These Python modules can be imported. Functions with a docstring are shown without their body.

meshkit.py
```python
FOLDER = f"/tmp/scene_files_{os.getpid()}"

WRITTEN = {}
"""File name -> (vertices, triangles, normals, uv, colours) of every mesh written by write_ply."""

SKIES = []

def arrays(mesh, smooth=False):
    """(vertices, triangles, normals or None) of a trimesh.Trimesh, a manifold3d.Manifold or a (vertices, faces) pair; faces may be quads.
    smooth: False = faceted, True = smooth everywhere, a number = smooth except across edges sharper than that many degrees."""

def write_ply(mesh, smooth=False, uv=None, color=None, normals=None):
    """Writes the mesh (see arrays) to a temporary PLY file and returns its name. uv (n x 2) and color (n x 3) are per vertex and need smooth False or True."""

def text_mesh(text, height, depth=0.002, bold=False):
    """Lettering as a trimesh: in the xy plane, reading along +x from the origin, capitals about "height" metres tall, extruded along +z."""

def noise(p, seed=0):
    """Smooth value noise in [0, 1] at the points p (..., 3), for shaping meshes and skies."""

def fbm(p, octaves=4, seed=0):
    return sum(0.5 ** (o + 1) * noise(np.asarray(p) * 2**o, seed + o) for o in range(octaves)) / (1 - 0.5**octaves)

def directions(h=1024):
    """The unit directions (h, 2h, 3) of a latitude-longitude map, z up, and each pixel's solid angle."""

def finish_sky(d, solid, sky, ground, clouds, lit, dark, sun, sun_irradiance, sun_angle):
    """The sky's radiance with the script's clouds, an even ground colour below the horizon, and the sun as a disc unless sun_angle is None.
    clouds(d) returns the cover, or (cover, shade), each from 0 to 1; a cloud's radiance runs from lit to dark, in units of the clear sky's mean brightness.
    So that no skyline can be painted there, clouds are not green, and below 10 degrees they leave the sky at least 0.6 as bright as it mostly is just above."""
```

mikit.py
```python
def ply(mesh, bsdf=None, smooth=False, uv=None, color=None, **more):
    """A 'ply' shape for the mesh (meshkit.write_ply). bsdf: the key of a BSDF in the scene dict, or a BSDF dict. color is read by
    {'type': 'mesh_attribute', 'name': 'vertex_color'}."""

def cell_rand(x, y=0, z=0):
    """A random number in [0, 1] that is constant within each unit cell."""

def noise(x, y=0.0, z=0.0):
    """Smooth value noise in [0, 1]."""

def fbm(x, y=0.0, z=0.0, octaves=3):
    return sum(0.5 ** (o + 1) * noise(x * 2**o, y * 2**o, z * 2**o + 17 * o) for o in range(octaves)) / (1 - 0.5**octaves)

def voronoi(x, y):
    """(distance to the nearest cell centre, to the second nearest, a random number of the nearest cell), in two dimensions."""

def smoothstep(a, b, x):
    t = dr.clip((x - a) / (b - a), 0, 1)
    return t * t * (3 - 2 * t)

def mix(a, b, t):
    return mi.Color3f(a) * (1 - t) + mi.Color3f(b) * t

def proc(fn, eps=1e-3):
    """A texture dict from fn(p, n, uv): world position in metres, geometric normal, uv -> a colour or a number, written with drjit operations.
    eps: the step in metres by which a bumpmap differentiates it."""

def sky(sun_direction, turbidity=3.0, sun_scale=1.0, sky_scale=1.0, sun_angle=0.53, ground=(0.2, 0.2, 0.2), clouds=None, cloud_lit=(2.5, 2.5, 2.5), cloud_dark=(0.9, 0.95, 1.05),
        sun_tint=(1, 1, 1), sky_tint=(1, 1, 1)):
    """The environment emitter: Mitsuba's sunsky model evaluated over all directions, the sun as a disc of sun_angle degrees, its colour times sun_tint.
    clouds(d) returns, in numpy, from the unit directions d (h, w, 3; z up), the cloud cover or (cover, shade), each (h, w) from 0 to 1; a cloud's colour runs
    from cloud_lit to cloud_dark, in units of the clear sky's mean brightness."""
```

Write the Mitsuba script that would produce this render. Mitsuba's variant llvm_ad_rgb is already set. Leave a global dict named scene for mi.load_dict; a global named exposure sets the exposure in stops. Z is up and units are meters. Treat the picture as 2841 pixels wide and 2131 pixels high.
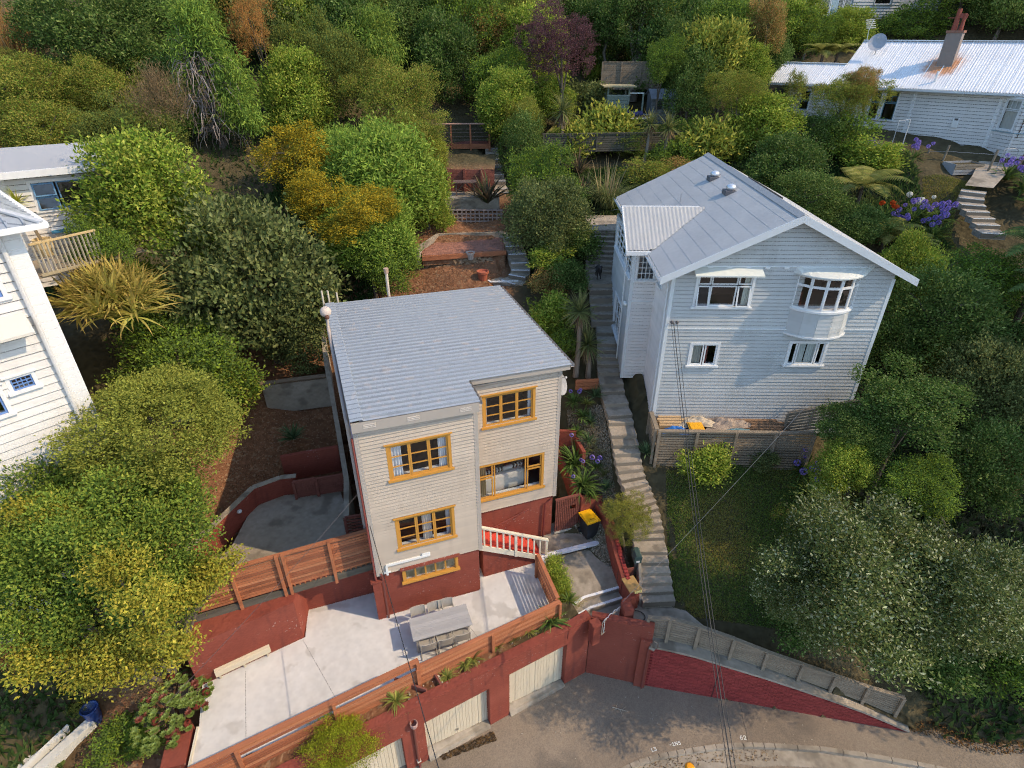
import math, random
import numpy as np
import trimesh, manifold3d as m3, shapely
from shapely.geometry import Polygon, box as sbox
from scipy.interpolate import RBFInterpolator
import drjit as dr
import mitsuba as mi
import mikit, meshkit
from mikit import proc, noise, fbm, voronoi, cell_rand, smoothstep, mix

T = mi.ScalarTransform4f
scene, labels = {}, {}
PI = math.pi

# ---------------------------------------------------------------- camera, sky and sun, exposure
PITCH = math.radians(30.7468)
scene['camera'] = {'type': 'perspective', 'fov': 82.327, 'fov_axis': 'x', 'near_clip': 0.1, 'far_clip': 1000.0,
    'to_world': T().look_at(origin=[0, 0, 17], target=[0, math.cos(PITCH), 17 - math.sin(PITCH)], up=[0, 0, 1])}
scene['sky'] = mikit.sky([0.74, -0.19, 0.75], turbidity=3.0, sun_scale=0.82, sky_scale=3.3, sky_tint=(1.0, 0.92, 0.82), sun_tint=(1.0, 0.96, 0.89))
exposure = 1.72

# ---------------------------------------------------------------- materials
def principled(col, rough=0.7, spec=0.5, **k):
    c = {'type': 'rgb', 'value': list(col)} if not isinstance(col, dict) else col
    return {'type': 'principled', 'base_color': c, 'roughness': rough, 'specular': spec, **k}
def two(b): return {'type': 'twosided', 'bsdf': b}
def bump(b, fn, scale, eps=0.004): return {'type': 'bumpmap', 'arbitrary': proc(fn, eps), 'scale': scale, 'bsdf': b}
VC = {'type': 'mesh_attribute', 'name': 'vertex_color'}
scene['mat_paint'] = two(principled(VC, 0.62, 0.4))
scene['mat_gloss'] = two(principled(VC, 0.3, 0.5))
scene['mat_metal'] = two(principled(VC, 0.42, 0.5, metallic=0.75))
scene['mat_leaf'] = {'type': 'principledthin', 'base_color': VC, 'roughness': 0.42, 'diff_trans': 0.65, 'eta': 1.45}
scene['mat_glass'] = {'type': 'thindielectric'}

def streaks(p, sx=0.5, sz=0.25):
    return fbm(p.x * sx * 8, p.y * sx * 8, p.z * sz * 3, 4)
def painted(base, dirt, amount=0.35, pitch=8.0):
    def fn(p, n, uv):
        a = smoothstep(0.45, 0.8, streaks(p)) * amount
        b = fbm(p.x * 0.6 + 9, p.y * 0.6, p.z * 0.6, 3)
        c = 0.95 + 0.10 * cell_rand(p.z * pitch, dr.floor(p.x * 0.37 + p.y * 0.21))
        return mix(base, dirt, a) * (0.9 + 0.2 * b) * c
    return fn
scene['board_cream'] = two(principled(proc(painted((0.455, 0.38, 0.305), (0.33, 0.27, 0.21), 0.25)), 0.6, 0.35))
scene['board_gap_shade'] = two(principled((0.17, 0.15, 0.13), 0.8, 0.2))  # dark core behind the boards paints in the shade of their gaps
scene['board_blue'] = two(principled(proc(painted((0.445, 0.45, 0.44), (0.32, 0.32, 0.295), 0.3)), 0.6, 0.35))
scene['board_white'] = two(principled(proc(painted((0.66, 0.63, 0.60), (0.46, 0.43, 0.40), 0.25)), 0.6, 0.35))
def red_fn(p, n, uv):
    a = fbm(p.x * 1.3, p.y * 1.3, p.z * 1.3, 4)
    s = noise(p.x * 22, p.y * 22, p.z * 22)
    w = smoothstep(0.80, 0.86, noise(p.x * 17 + 5, p.y * 17, p.z * 17)) * smoothstep(0.5, 0.7, a)
    c = mix((0.18, 0.040, 0.026), (0.24, 0.058, 0.038), a) * (0.85 + 0.3 * s)
    st = smoothstep(0.55, 0.8, fbm(p.x * 5 + p.y * 5, p.y * 5 - p.x * 5, p.z * 0.5, 4))
    fade = smoothstep(0.35, 0.75, fbm(p.x * 0.45 + 3, p.y * 0.45, p.z * 0.8, 4))
    c = mix(mix(c, (0.11, 0.032, 0.026), st * 0.5), (0.30, 0.09, 0.06), fade * 0.35)
    return mix(c, (0.45, 0.36, 0.32), w * 0.5)
def rough_fn(p, n, uv): return fbm(p.x * 18, p.y * 18, p.z * 18, 3)
scene['red_stucco'] = two(bump(principled(proc(red_fn), 0.75, 0.3), rough_fn, 0.03))
def brickpaint_fn(p, n, uv):
    a = fbm(p.x * 1.1, p.y * 1.1, p.z * 1.1, 4)
    c = cell_rand(p.x * 4.2, p.y * 4.2, p.z * 12)
    return mix((0.22, 0.028, 0.028), (0.30, 0.048, 0.042), a) * (0.8 + 0.4 * c)
scene['red_brick'] = two(principled(proc(brickpaint_fn), 0.6, 0.4))
def zinc_fn(p, n, uv):
    a = fbm(p.x * 0.8, p.y * 0.8, 0, 4)
    b = fbm(p.x * 9, p.y * 9, 3, 2)
    y = ((p.x + 4.319) * -0.3355 + (p.y - 13.086) * 0.9421 + 0.19) / 0.25
    y = y - dr.floor(y)
    rib_shade = smoothstep(0.34, 0.52, y) * smoothstep(0.66, 0.6, y) * (0.55 + 0.45 * a)  # dark line beside each rib: rib shade painted in, with some dirt
    return mix(mix((0.325, 0.35, 0.38), (0.40, 0.425, 0.45), a) * (0.96 + 0.08 * b), (0.13, 0.145, 0.17), rib_shade * 0.8) * (1 - 0.10 * smoothstep(0.66, 0.80, fbm(p.x * 3, p.y * 3, 8, 4))) + mi.Color3f(0.10, 0.045, 0.0) * smoothstep(0.80, 0.90, noise(p.x * 5.3, p.y * 5.3, 3)) * a
scene['roof_zinc'] = two(principled(proc(zinc_fn), 0.45, 0.5, metallic=0.25))
def whiteroof_fn(p, n, uv):
    a = fbm(p.x * 0.7, p.y * 0.7, 0, 4)
    d = dr.sqrt(dr.square(p.x - 27.5) + dr.square((p.y - 42.5) * 1.1)) + 0.6 * (fbm(p.x * 4, p.y * 4, 1, 3) - 0.5)
    return mix(mix((0.60, 0.60, 0.62), (0.74, 0.74, 0.75), a), (0.45, 0.17, 0.04), smoothstep(1.5, 0.6, d) * 0.9)
scene['roof_white'] = two(principled(proc(whiteroof_fn), 0.5, 0.5))
def greyroof_fn(p, n, uv):
    a = fbm(p.x * 1.2, p.y * 1.2, 2, 4)
    b = fbm(p.x * 14, p.y * 14, 5, 2)
    return mix((0.325, 0.325, 0.325), (0.395, 0.395, 0.39), a) * (0.93 + 0.14 * b)
scene['roof_grey'] = two(principled(proc(greyroof_fn), 0.55, 0.45))
def deck_fn(p, n, uv):
    a = fbm(p.x * 0.9, p.y * 0.9, 0, 5)
    b = fbm(p.x * 6, p.y * 6, 4, 3)
    s = smoothstep(0.64, 0.76, fbm(p.x * 1.7 + 40, p.y * 1.7, 7, 4))
    c = mix((0.53, 0.52, 0.505), (0.65, 0.64, 0.625), a) * (0.9 + 0.2 * b)
    return mix(c, (0.36, 0.34, 0.31), s * 0.45)
scene['concrete_pale'] = two(principled(proc(deck_fn), 0.7, 0.35))
def old_fn(p, n, uv):
    a = fbm(p.x * 1.1, p.y * 1.1, p.z, 5)
    b = fbm(p.x * 9, p.y * 9, p.z * 9, 3)
    s = smoothstep(0.5, 0.72, fbm(p.x * 1.9 + 13, p.y * 1.9, p.z * 2, 4))
    c = mix((0.25, 0.205, 0.155), (0.38, 0.33, 0.27), a) * (0.75 + 0.5 * b)
    return mix(c, (0.12, 0.10, 0.075), s * 0.6)
scene['concrete_old'] = two(bump(principled(proc(old_fn), 0.85, 0.25), rough_fn, 0.02))
def asphalt_fn(p, n, uv):
    a = fbm(p.x * 0.7, p.y * 0.7, 0, 5)
    b = noise(p.x * 40, p.y * 40, 1)
    c = mix((0.185, 0.145, 0.108), (0.25, 0.20, 0.15), a) * (0.8 + 0.4 * b)
    crack = smoothstep(0.02, 0.006, abs(p.x - 7.6 + 0.05 * noise(p.y * 3, 2) - 0.12 * (p.y - 10)))
    c = mix(c, (0.10, 0.085, 0.07), smoothstep(0.60, 0.74, fbm(p.x * 0.55 + 21, p.y * 0.55, 4, 4)) * 0.55)
    patch = smoothstep(7.62, 7.66, p.x - 0.12 * (p.y - 10)) * smoothstep(9.3, 9.26, p.x) * smoothstep(9.9, 9.94, p.y)
    c = c * (1 - 0.10 * patch)
    return mix(c, (0.05, 0.045, 0.04), crack * 0.7)
scene['asphalt'] = two(principled(proc(asphalt_fn), 0.85, 0.3))
def soil_fn(p, n, uv):
    red = smoothstep(-13.5, -11.5, p.x) * smoothstep(0.8, -0.8, p.x) * smoothstep(37.0, 33.5, p.y)
    return mix(litter_fn(p), dirt_fn(p), red)
def litter_fn(p):
    a = fbm(p.x * 0.5, p.y * 0.5, 0, 4); b = fbm(p.x * 6, p.y * 6, p.z * 6, 4)
    return mix((0.055, 0.048, 0.026), (0.10, 0.08, 0.045), a) * (0.5 + b)
def dirt_fn(p):
    a = fbm(p.x * 0.5, p.y * 0.5, 0, 4)
    b = fbm(p.x * 7, p.y * 7, p.z * 7, 4)
    c = mix((0.16, 0.075, 0.04), (0.235, 0.115, 0.062), a) * (0.5 + b)
    return mix(c, (0.30, 0.20, 0.12), smoothstep(0.62, 0.75, noise(p.x * 15, p.y * 15, p.z * 15)) * 0.6)
scene['soil'] = two(bump(principled(proc(soil_fn), 0.95, 0.1), lambda p, n, uv: fbm(p.x * 6, p.y * 6, p.z * 6, 4), 0.12, 0.01))
def lawn_fn(p, n, uv):
    a = fbm(p.x * 0.7, p.y * 0.7, 0, 4)
    b = fbm(p.x * 12, p.y * 12, 2, 3)
    return mix((0.045, 0.075, 0.018), (0.16, 0.145, 0.04), smoothstep(0.4, 0.7, a)) * (0.5 + b)
scene['lawn_ground'] = two(principled(proc(lawn_fn), 0.9, 0.15))
def grain(c0, c1, k=1.0):
    def fn(p, n, uv):
        h = p.x * 0.88 + p.y * 0.47
        a = fbm(h * 1.5, p.z * 40, (p.y * 0.88 - p.x * 0.47) * 30, 3)
        b = fbm(p.x * 0.9, p.y * 0.9, p.z * 6, 3)
        return mix(c0, c1, a) * (0.72 + 0.56 * b)
    return fn
scene['timber_red'] = two(principled(proc(grain((0.27, 0.085, 0.04), (0.42, 0.165, 0.075))), 0.6, 0.35))
scene['timber_red_pale'] = two(principled(proc(grain((0.33, 0.13, 0.065), (0.46, 0.20, 0.10))), 0.6, 0.35))
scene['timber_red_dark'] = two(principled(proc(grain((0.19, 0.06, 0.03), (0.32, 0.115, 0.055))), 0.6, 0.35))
scene['timber_grey'] = two(principled(proc(grain((0.18, 0.14, 0.10), (0.30, 0.245, 0.18))), 0.8, 0.25))
scene['timber_dark'] = two(principled(proc(grain((0.06, 0.055, 0.045), (0.13, 0.115, 0.09))), 0.8, 0.25))
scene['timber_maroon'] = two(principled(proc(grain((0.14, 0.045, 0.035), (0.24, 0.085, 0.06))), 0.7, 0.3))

# ---------------------------------------------------------------- mesh helpers
class Fr:
    """A frame: origin o, ex to the right, ey away, ez up."""
    def __init__(s, o, deg=0.0, ex=None, ey=None, ez=None):
        a = math.radians(deg)
        s.o = np.array(o, float)
        s.ex = np.array([math.cos(a), math.sin(a), 0]) if ex is None else np.array(ex, float)
        s.ey = np.array([-math.sin(a), math.cos(a), 0]) if ey is None else np.array(ey, float)
        s.ez = np.array([0, 0, 1.0]) if ez is None else np.array(ez, float)
    def __call__(s, x, y, z): return s.o + s.ex * x + s.ey * y + s.ez * z
    def pts(s, a): a = np.asarray(a, float); return s.o + a[:, :1] * s.ex + a[:, 1:2] * s.ey + a[:, 2:3] * s.ez
W0 = Fr((0, 0, 0))
BQ = np.array([[0, 2, 3, 1], [4, 5, 7, 6], [0, 1, 5, 4], [2, 6, 7, 3], [0, 4, 6, 2], [1, 3, 7, 5]])
BT = np.vstack([BQ[:, [0, 1, 2]], BQ[:, [0, 2, 3]]])
def unit(v): v = np.asarray(v, float); return v / (np.linalg.norm(v) + 1e-12)
jit = np.random.default_rng(5)

class M:
    def __init__(s, col=(0.5, 0.5, 0.5)): s.v, s.f, s.c, s.n, s.col = [], [], [], 0, col
    def add(s, v, f, col=None):
        v = np.asarray(v, float).reshape(-1, 3)
        s.v.append(v); s.f.append(np.asarray(f, int).reshape(-1, 3) + s.n); s.n += len(v)
        c = np.asarray(s.col if col is None else col, float)
        s.c.append(np.broadcast_to(c, (len(v), 3)))
        return s
    def box(s, fr, x0, x1, y0, y1, z0, z1, col=None):
        v = np.array([[x, y, z] for x in (x0, x1) for y in (y0, y1) for z in (z0, z1)], float)
        return s.add(fr.pts(v), BT, col)
    def beam(s, p, q, w, h, up=(0, 0, 1), col=None):
        p, q = np.array(p, float), np.array(q, float)
        d = unit(q - p); sd = np.cross(d, up)
        sd = unit(sd if np.linalg.norm(sd) > 1e-6 else np.cross(d, (1, 0, 0))); u = np.cross(sd, d)
        v = np.array([e + a * sd * w / 2 + b * u * h / 2 for e in (p, q) for a in (-1, 1) for b in (-1, 1)])
        return s.add(v, BT, col)
    def tube(s, pts, r, sides=6, col=None, cap=True):
        p = np.asarray(pts, float); n = len(p); r = np.broadcast_to(np.asarray(r, float), (n,))
        t = np.gradient(p, axis=0); t /= np.linalg.norm(t, axis=1, keepdims=True) + 1e-12
        ref = np.where(np.abs(t[:, 2:]) < 0.95, [[0, 0, 1.0]], [[1.0, 0, 0]])
        a = np.cross(t, ref); a /= np.linalg.norm(a, axis=1, keepdims=True) + 1e-12
        b = np.cross(t, a); k = np.arange(sides) * 2 * PI / sides
        v = (p[:, None] + r[:, None, None] * (np.cos(k)[None, :, None] * a[:, None] + np.sin(k)[None, :, None] * b[:, None])).reshape(-1, 3)
        i, j = np.meshgrid(np.arange(n - 1), np.arange(sides), indexing='ij')
        A, B, C, D = i * sides + j, i * sides + (j + 1) % sides, (i + 1) * sides + (j + 1) % sides, (i + 1) * sides + j
        f = np.vstack([np.stack([A, C, B], -1).reshape(-1, 3), np.stack([A, D, C], -1).reshape(-1, 3)])
        if cap:
            f = np.vstack([f] + [[[e, e + x, e + x + 1]] if e == 0 else [[e, e + x + 1, e + x]] for e in (0, (n - 1) * sides) for x in range(1, sides - 1)])
        return s.add(v, f, col)
    def lathe(s, o, prof, sides=14, col=None):
        prof = np.asarray(prof, float); k = np.arange(sides) * 2 * PI / sides
        v = np.array([[o[0] + r * math.cos(a), o[1] + r * math.sin(a), o[2] + z] for r, z in prof for a in k])
        f = []
        for i in range(len(prof) - 1):
            for j in range(sides):
                a, b = i * sides + j, i * sides + (j + 1) % sides
                f += [[a, b, b + sides], [a, b + sides, a + sides]]
        return s.add(v, f, col)
    def poly(s, fr, shape, d0, d1, col=None, plane='xz'):
        """A shapely polygon in the frame's xz plane (or xy) extruded from d0 to d1 along its third axis."""
        for g in getattr(shape, 'geoms', [shape]):
            if g.is_empty or g.geom_type != 'Polygon' or g.area < 1e-6: continue
            g = shapely.geometry.polygon.orient(g)
            rings = [np.array(g.exterior.coords)[:-1]] + [np.array(i.coords)[:-1] for i in g.interiors]
            m = m3.CrossSection([np.ascontiguousarray(x) for x in rings], m3.FillRule.EvenOdd).extrude(1.0).to_mesh()
            v, f = np.array(m.vert_properties)[:, :3].astype(float), np.array(m.tri_verts)
            d = d0 + (d1 - d0) * v[:, 2]
            if plane == 'xz': s.add(fr.pts(np.stack([v[:, 0], d, v[:, 1]], 1)), f[:, ::-1], col)
            else: s.add(fr.pts(np.stack([v[:, 0], v[:, 1], d], 1)), f, col)
        return s
    def fan(s, pts, col=None):
        n = len(pts); return s.add(pts, [[0, i, i + 1] for i in range(1, n - 1)], col)
    def grid(s, P, col=None, close=False):
        """P: (a, b, 3) array of points joined as a sheet."""
        a, b = P.shape[:2]
        i, j = np.meshgrid(np.arange(a - 1), np.arange(b if close else b - 1), indexing='ij')
        A, B, C, D = i * b + j, i * b + (j + 1) % b, (i + 1) * b + (j + 1) % b, (i + 1) * b + j
        return s.add(P.reshape(-1, 3), np.vstack([np.stack([A, B, C], -1).reshape(-1, 3), np.stack([A, C, D], -1).reshape(-1, 3)]), None if col is None else np.asarray(col).reshape(-1, 3) if np.ndim(col) > 1 else col)
    def sphere(s, c, r, sub=2, col=None, sc=(1, 1, 1)):
        m = trimesh.creation.icosphere(subdivisions=sub, radius=1.0)
        return s.add(np.array(m.vertices) * np.array(sc) * r + np.array(c), m.faces, col)
    def mesh(s): return np.vstack(s.v), np.vstack(s.f)
    def ply(s, bsdf, smooth=False, vary=0.0):
        v, f = s.mesh(); c = np.vstack(s.c)
        if vary: c = c * (1 + jit.uniform(-vary, vary))
        if bsdf in ('mat_paint', 'mat_gloss', 'mat_metal', 'mat_leaf'): return mikit.ply((v, f), bsdf, smooth=bool(smooth), color=np.clip(c, 0, 1))
        return mikit.ply((v, f), bsdf, smooth=smooth)

used = {}
def name_key(name, parent=None):
    base = (parent + '__' if parent else '') + name
    n = used.get(base, -1) + 1; used[base] = n
    return base if n == 0 else f'{base}_{n:03d}'
def thing(name, label, cat, group=None, kind=None):
    k = name_key(name); labels[k] = {'label': label, 'category': cat}
    if group: labels[k]['group'] = group
    if kind: labels[k]['kind'] = kind
    return k
def part(name, parent, m, bsdf, label=None, kind=None, smooth=False, vary=0.0):
    k = name_key(name, parent); scene[k] = m.ply(bsdf, smooth, vary) if isinstance(m, M) else m
    d = {}
    if label: d['label'] = label
    if kind: d['kind'] = kind
    if d: labels[k] = d
    return k
def solo(name, label, cat, m, bsdf, group=None, kind=None, smooth=False):
    k = thing(name, label, cat, group, kind); scene[k] = m.ply(bsdf, smooth); return k
def struct(name, m, bsdf, label=None, smooth=False):
    k = name_key(name); scene[k] = m.ply(bsdf, smooth); labels[k] = {'kind': 'structure'}
    if label: labels[k]['label'] = label
    return k
def inst(group, m4): return {'type': 'instance', 'to_world': m4, 'shapegroup': {'type': 'ref', 'id': group}}
def place(x, y, z, rz=0, sx=1, sy=None, sz=None, tilt=0):
    sy = sx if sy is None else sy; sz = sx if sz is None else sz
    return T().translate([x, y, z]).rotate([0, 0, 1], rz).rotate([1, 0, 0], tilt).scale([sx, sy, sz])

# colours
OCHRE, CREAM, WHITE, OFFW, MAROON = (0.50, 0.245, 0.045), (0.42, 0.37, 0.315), (0.72, 0.72, 0.72), (0.62, 0.56, 0.44), (0.17, 0.045, 0.035)

# ================================================================ THE SETTING
CTRL = np.array([
 (5.28,13.76,-.3),(5,15.7,.75),(4.7,17,2.0),(4.4,18.6,3.3),(4.44,19.7,3.9),(4.2,20.8,4.4),(4.4,23.6,5.4),(4.2,26,7.0),(5.3,31.3,8.0),
 (2.7,16.3,.0),(1.6,16.0,.0),(2.2,14.6,-.3),(3.2,15.6,.1),(3.2,14.2,-.3),(3,18,1.9),(2.8,20,3.2),(2,23,4.9),(-3,24,5.3),(-3,27,6.8),(-2.5,29,7.3),(-3,32,8.1),(-2.9,35.3,8.9),(-3,37,9.9),(-3.2,41,10.5),(-3,46,12.5),(-2,60,18),(0,85,27),(0,110,34),
 (-9.2,15,1.1),(-6.6,17.7,1.15),(-10.4,13.4,1.1),(-10.8,16.5,2.5),(-10,19,2.7),(-9.5,23,3.5),(-8,24,4.5),(-14,16,3.6),(-14,11,1.2),(-16,20,6.0),(-18,26,8.5),(-12,28,7.5),(-13,36,11),(-22,34,12),(-30,40,16),(-28,30,12),(-40,50,24),(-20,55,20),(-35,70,30),(-60,60,32),
 (-12.7,10,-.8),(-13.5,9,-1),(-10,8,-1.2),(-10,5,-2),(-16,8,-.5),(-30,10,2),(-30,20,7),(-50,30,16),
 (6.7,16.2,1.7),(5.7,17.4,2.5),(8,14,.2),(8,18.5,3.2),(12,18,3.0),(11.2,11.6,-1),(15,12,-1.2),(16,17,2.5),(14,20,3.6),(18,20,4.5),(16,24,5.5),(20,26,6.5),(14,28,7.6),(10,28,7.6),(8,31,8.1),(21,33,8.3),(21.5,37,9.3),(24,34,8.9),(24.7,33.9,9.5),(23.5,36.9,10.7),(26.8,33.6,8.6),(23,31,7.5),(27,28,7),(24,22,5),(22,15,1),(18,9,-2),(30,20,5),(30,34,10),(30,45,12.5),
 (8,40,10.1),(8,46,10.9),(16,46,11.4),(12,55,14.5),(25,55,15.5),(40,60,19),(10,80,25),(40,90,32),(60,60,22),(50,30,10),
 (5,13,-.4),(8.5,11.9,-1.0),(12.5,11.2,-2.3),(14,11,-2.5),(16,10,-2.5),(30,8,-2.2),(-60,100,45),(70,100,36),(-80,30,24),(90,30,16),(-80,0,10),(90,0,0)], float)
RBF = RBFInterpolator(CTRL[:, :2], CTRL[:, 2], kernel='linear', smoothing=0.02)
LOW = Polygon([(-9.0, -20), (-9.0, 9.0), (-7.3, 12.0), (-6.6, 12.4), (-4.3, 13.4), (1.2, 13.8), (2.7, 13.2), (4.7, 12.65), (8.6, 11.75), (12.8, 11.0), (13.4, 10.3), (95, 9.0), (95, -20)])
HOUSE_A = Polygon([(-4.2, 13.2), (-1.0, 14.2), (2.0, 16.8), (-.4, 22.7), (-7.0, 20.6)])
HOUSE_B = Polygon([(5.7, 19.3), (12.8, 19.2), (13.0, 28.4), (5.9, 28.6)])
HOUSE_D = Polygon([(29.3, 38.9), (20.6, 46.9), (24.5, 51.5), (38, 49), (36, 41)])
CL = np.array([(5.12, 13.6), (5.08, 14.2), (5.05, 14.8), (5.06, 15.3), (5.06, 15.8), (4.93, 16.3), (4.72, 16.75), (4.52, 17.2), (4.44, 17.7), (4.40, 18.3), (4.37, 19.2), (4.28, 20.0), (4.2, 20.7), (4.16, 21.5), (4.2, 22.5), (4.3, 23.3), (4.36, 24.7)])
ZY = [(13.6, .0), (13.77, .1), (14.2, .4), (14.8, .74), (15.1, .90), (15.6, 1.05), (16.9, 2.5), (17.6, 2.98), (18.45, 3.48), (19.15, 3.62), (19.65, 3.96), (20.6, 4.12), (21.2, 4.46), (21.9, 4.60), (23.3, 5.40), (24.7, 5.5)]
TRACKS = [(CL[:, 1], CL[:, 0], [y for y, _ in ZY], [z for _, z in ZY], .95), ([24.5, 27, 31], [4.3, 4.22, 4.6], [24.4, 26, 27, 31], [5.4, 6.9, 7.0, 8.2], 1.0), ([26.7, 28.1, 31.4], [-.2, .4, -.1], [26.7, 29.5, 31.4], [6.6, 7.5, 8.0], .9), ([35.5, 41.9], [-.55, -1.35], [35.5, 41.9], [8.8, 10.6], .8)]
def ground_raw(x, y):
    p = np.stack([np.ravel(x), np.ravel(y)], 1).astype(float)
    z = RBF(p)
    z += 0.10 * np.sin(p[:, 0] * 1.7 + 1.3 * np.sin(p[:, 1] * 0.9)) * np.sin(p[:, 1] * 1.9) * np.clip(z / 3, 0, 1)
    for ys_, xs_, yz_, zz_, wd in TRACKS:
        near = (np.abs(p[:, 0] - np.interp(p[:, 1], ys_, xs_)) < wd) & (p[:, 1] > yz_[0]) & (p[:, 1] < yz_[-1])
        z[near] = np.minimum(z[near], np.interp(p[near, 1], yz_, zz_) - .28)
    for shp, lv in ((LOW, -2.75), (HOUSE_A, -0.3), (HOUSE_B, 3.9), (HOUSE_D, 10.0)):
        z[shapely.contains_xy(shp, p[:, 0], p[:, 1])] = lv
    return z
def ground(x, y): return float(ground_raw([x], [y])[0])
xs = np.concatenate([np.arange(-90, -20, 2.0), np.arange(-20, 28, 0.3), np.arange(28, 96, 2.0)])
ys = np.concatenate([np.arange(-18, 3, 2.0), np.arange(3, 42, 0.3), np.arange(42, 60, 0.8), np.arange(60, 125, 3.0)])
gx, gy = np.meshgrid(xs, ys, indexing='xy')
gz = ground_raw(gx, gy).reshape(gx.shape)
hill = M(); hill.grid(np.stack([gx, gy, gz], -1))
struct('hillside', hill, 'soil', 'brown soil hillside rising behind the houses', smooth=35)

# street level: footpath sheet, kerb, gutter, road
KERB = [(3.371, 9.546), (3.981, 9.803), (4.646, 9.983), (5.244, 10.081), (5.768, 10.166), (6.539, 10.266), (7.119, 10.309), (7.751, 10.323), (8.442, 10.295), (9.865, 10.209), (11.248, 10.011), (12.712, 9.749), (13.727, 9.519), (15.541, 9.023)]
KERB = np.array(KERB).reshape(-1, 2)
KERB = np.vstack([[[-20.0, 0.0]], [[2.0, 8.9]], KERB, [[40.0, 5.0]]])
fp = Polygon([*KERB.tolist(), (60, 5), (60, 14), (13.2, 12.2), (2.6, 14.2), (-12, 6.5), (-25, 0)])
foot = M(); foot.poly(W0, fp, -2.66, -2.6, plane='xy'); struct('footpath', foot, 'asphalt', 'brown asphalt footpath and garage forecourt')
KS = KERB[2:-1]
def offset_line(L, d):
    t = np.gradient(L, axis=0); t /= np.linalg.norm(t, axis=1, keepdims=True)
    return L + np.stack([t[:, 1], -t[:, 0]], 1) * d
K0 = struct('kerb', M().box(W0, -40, -39.9, -20, -19.9, -2.74, -2.6), 'concrete_old', 'curved concrete kerb along the road')
for a in range(len(KS) - 1):
    for t in range(2):
        p0 = KS[a] * (1 - t / 2) + KS[a + 1] * t / 2; p1 = KS[a] * (0.5 - t / 2) + KS[a + 1] * (0.5 + t / 2)
        g = unit(p1 - p0) * 0.012; q = offset_line(np.array([p0 + g, p1 - g]), 0.14)
        part('kerb_stone', K0, M().poly(W0, Polygon([p0 + g, p1 - g, q[1], q[0]]), -2.8, -2.585 + jit.uniform(-.008, .008), plane='xy'), 'concrete_old')
gut = M(); o1, o2 = offset_line(KS, 0.142), offset_line(KS, 0.62)
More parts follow.
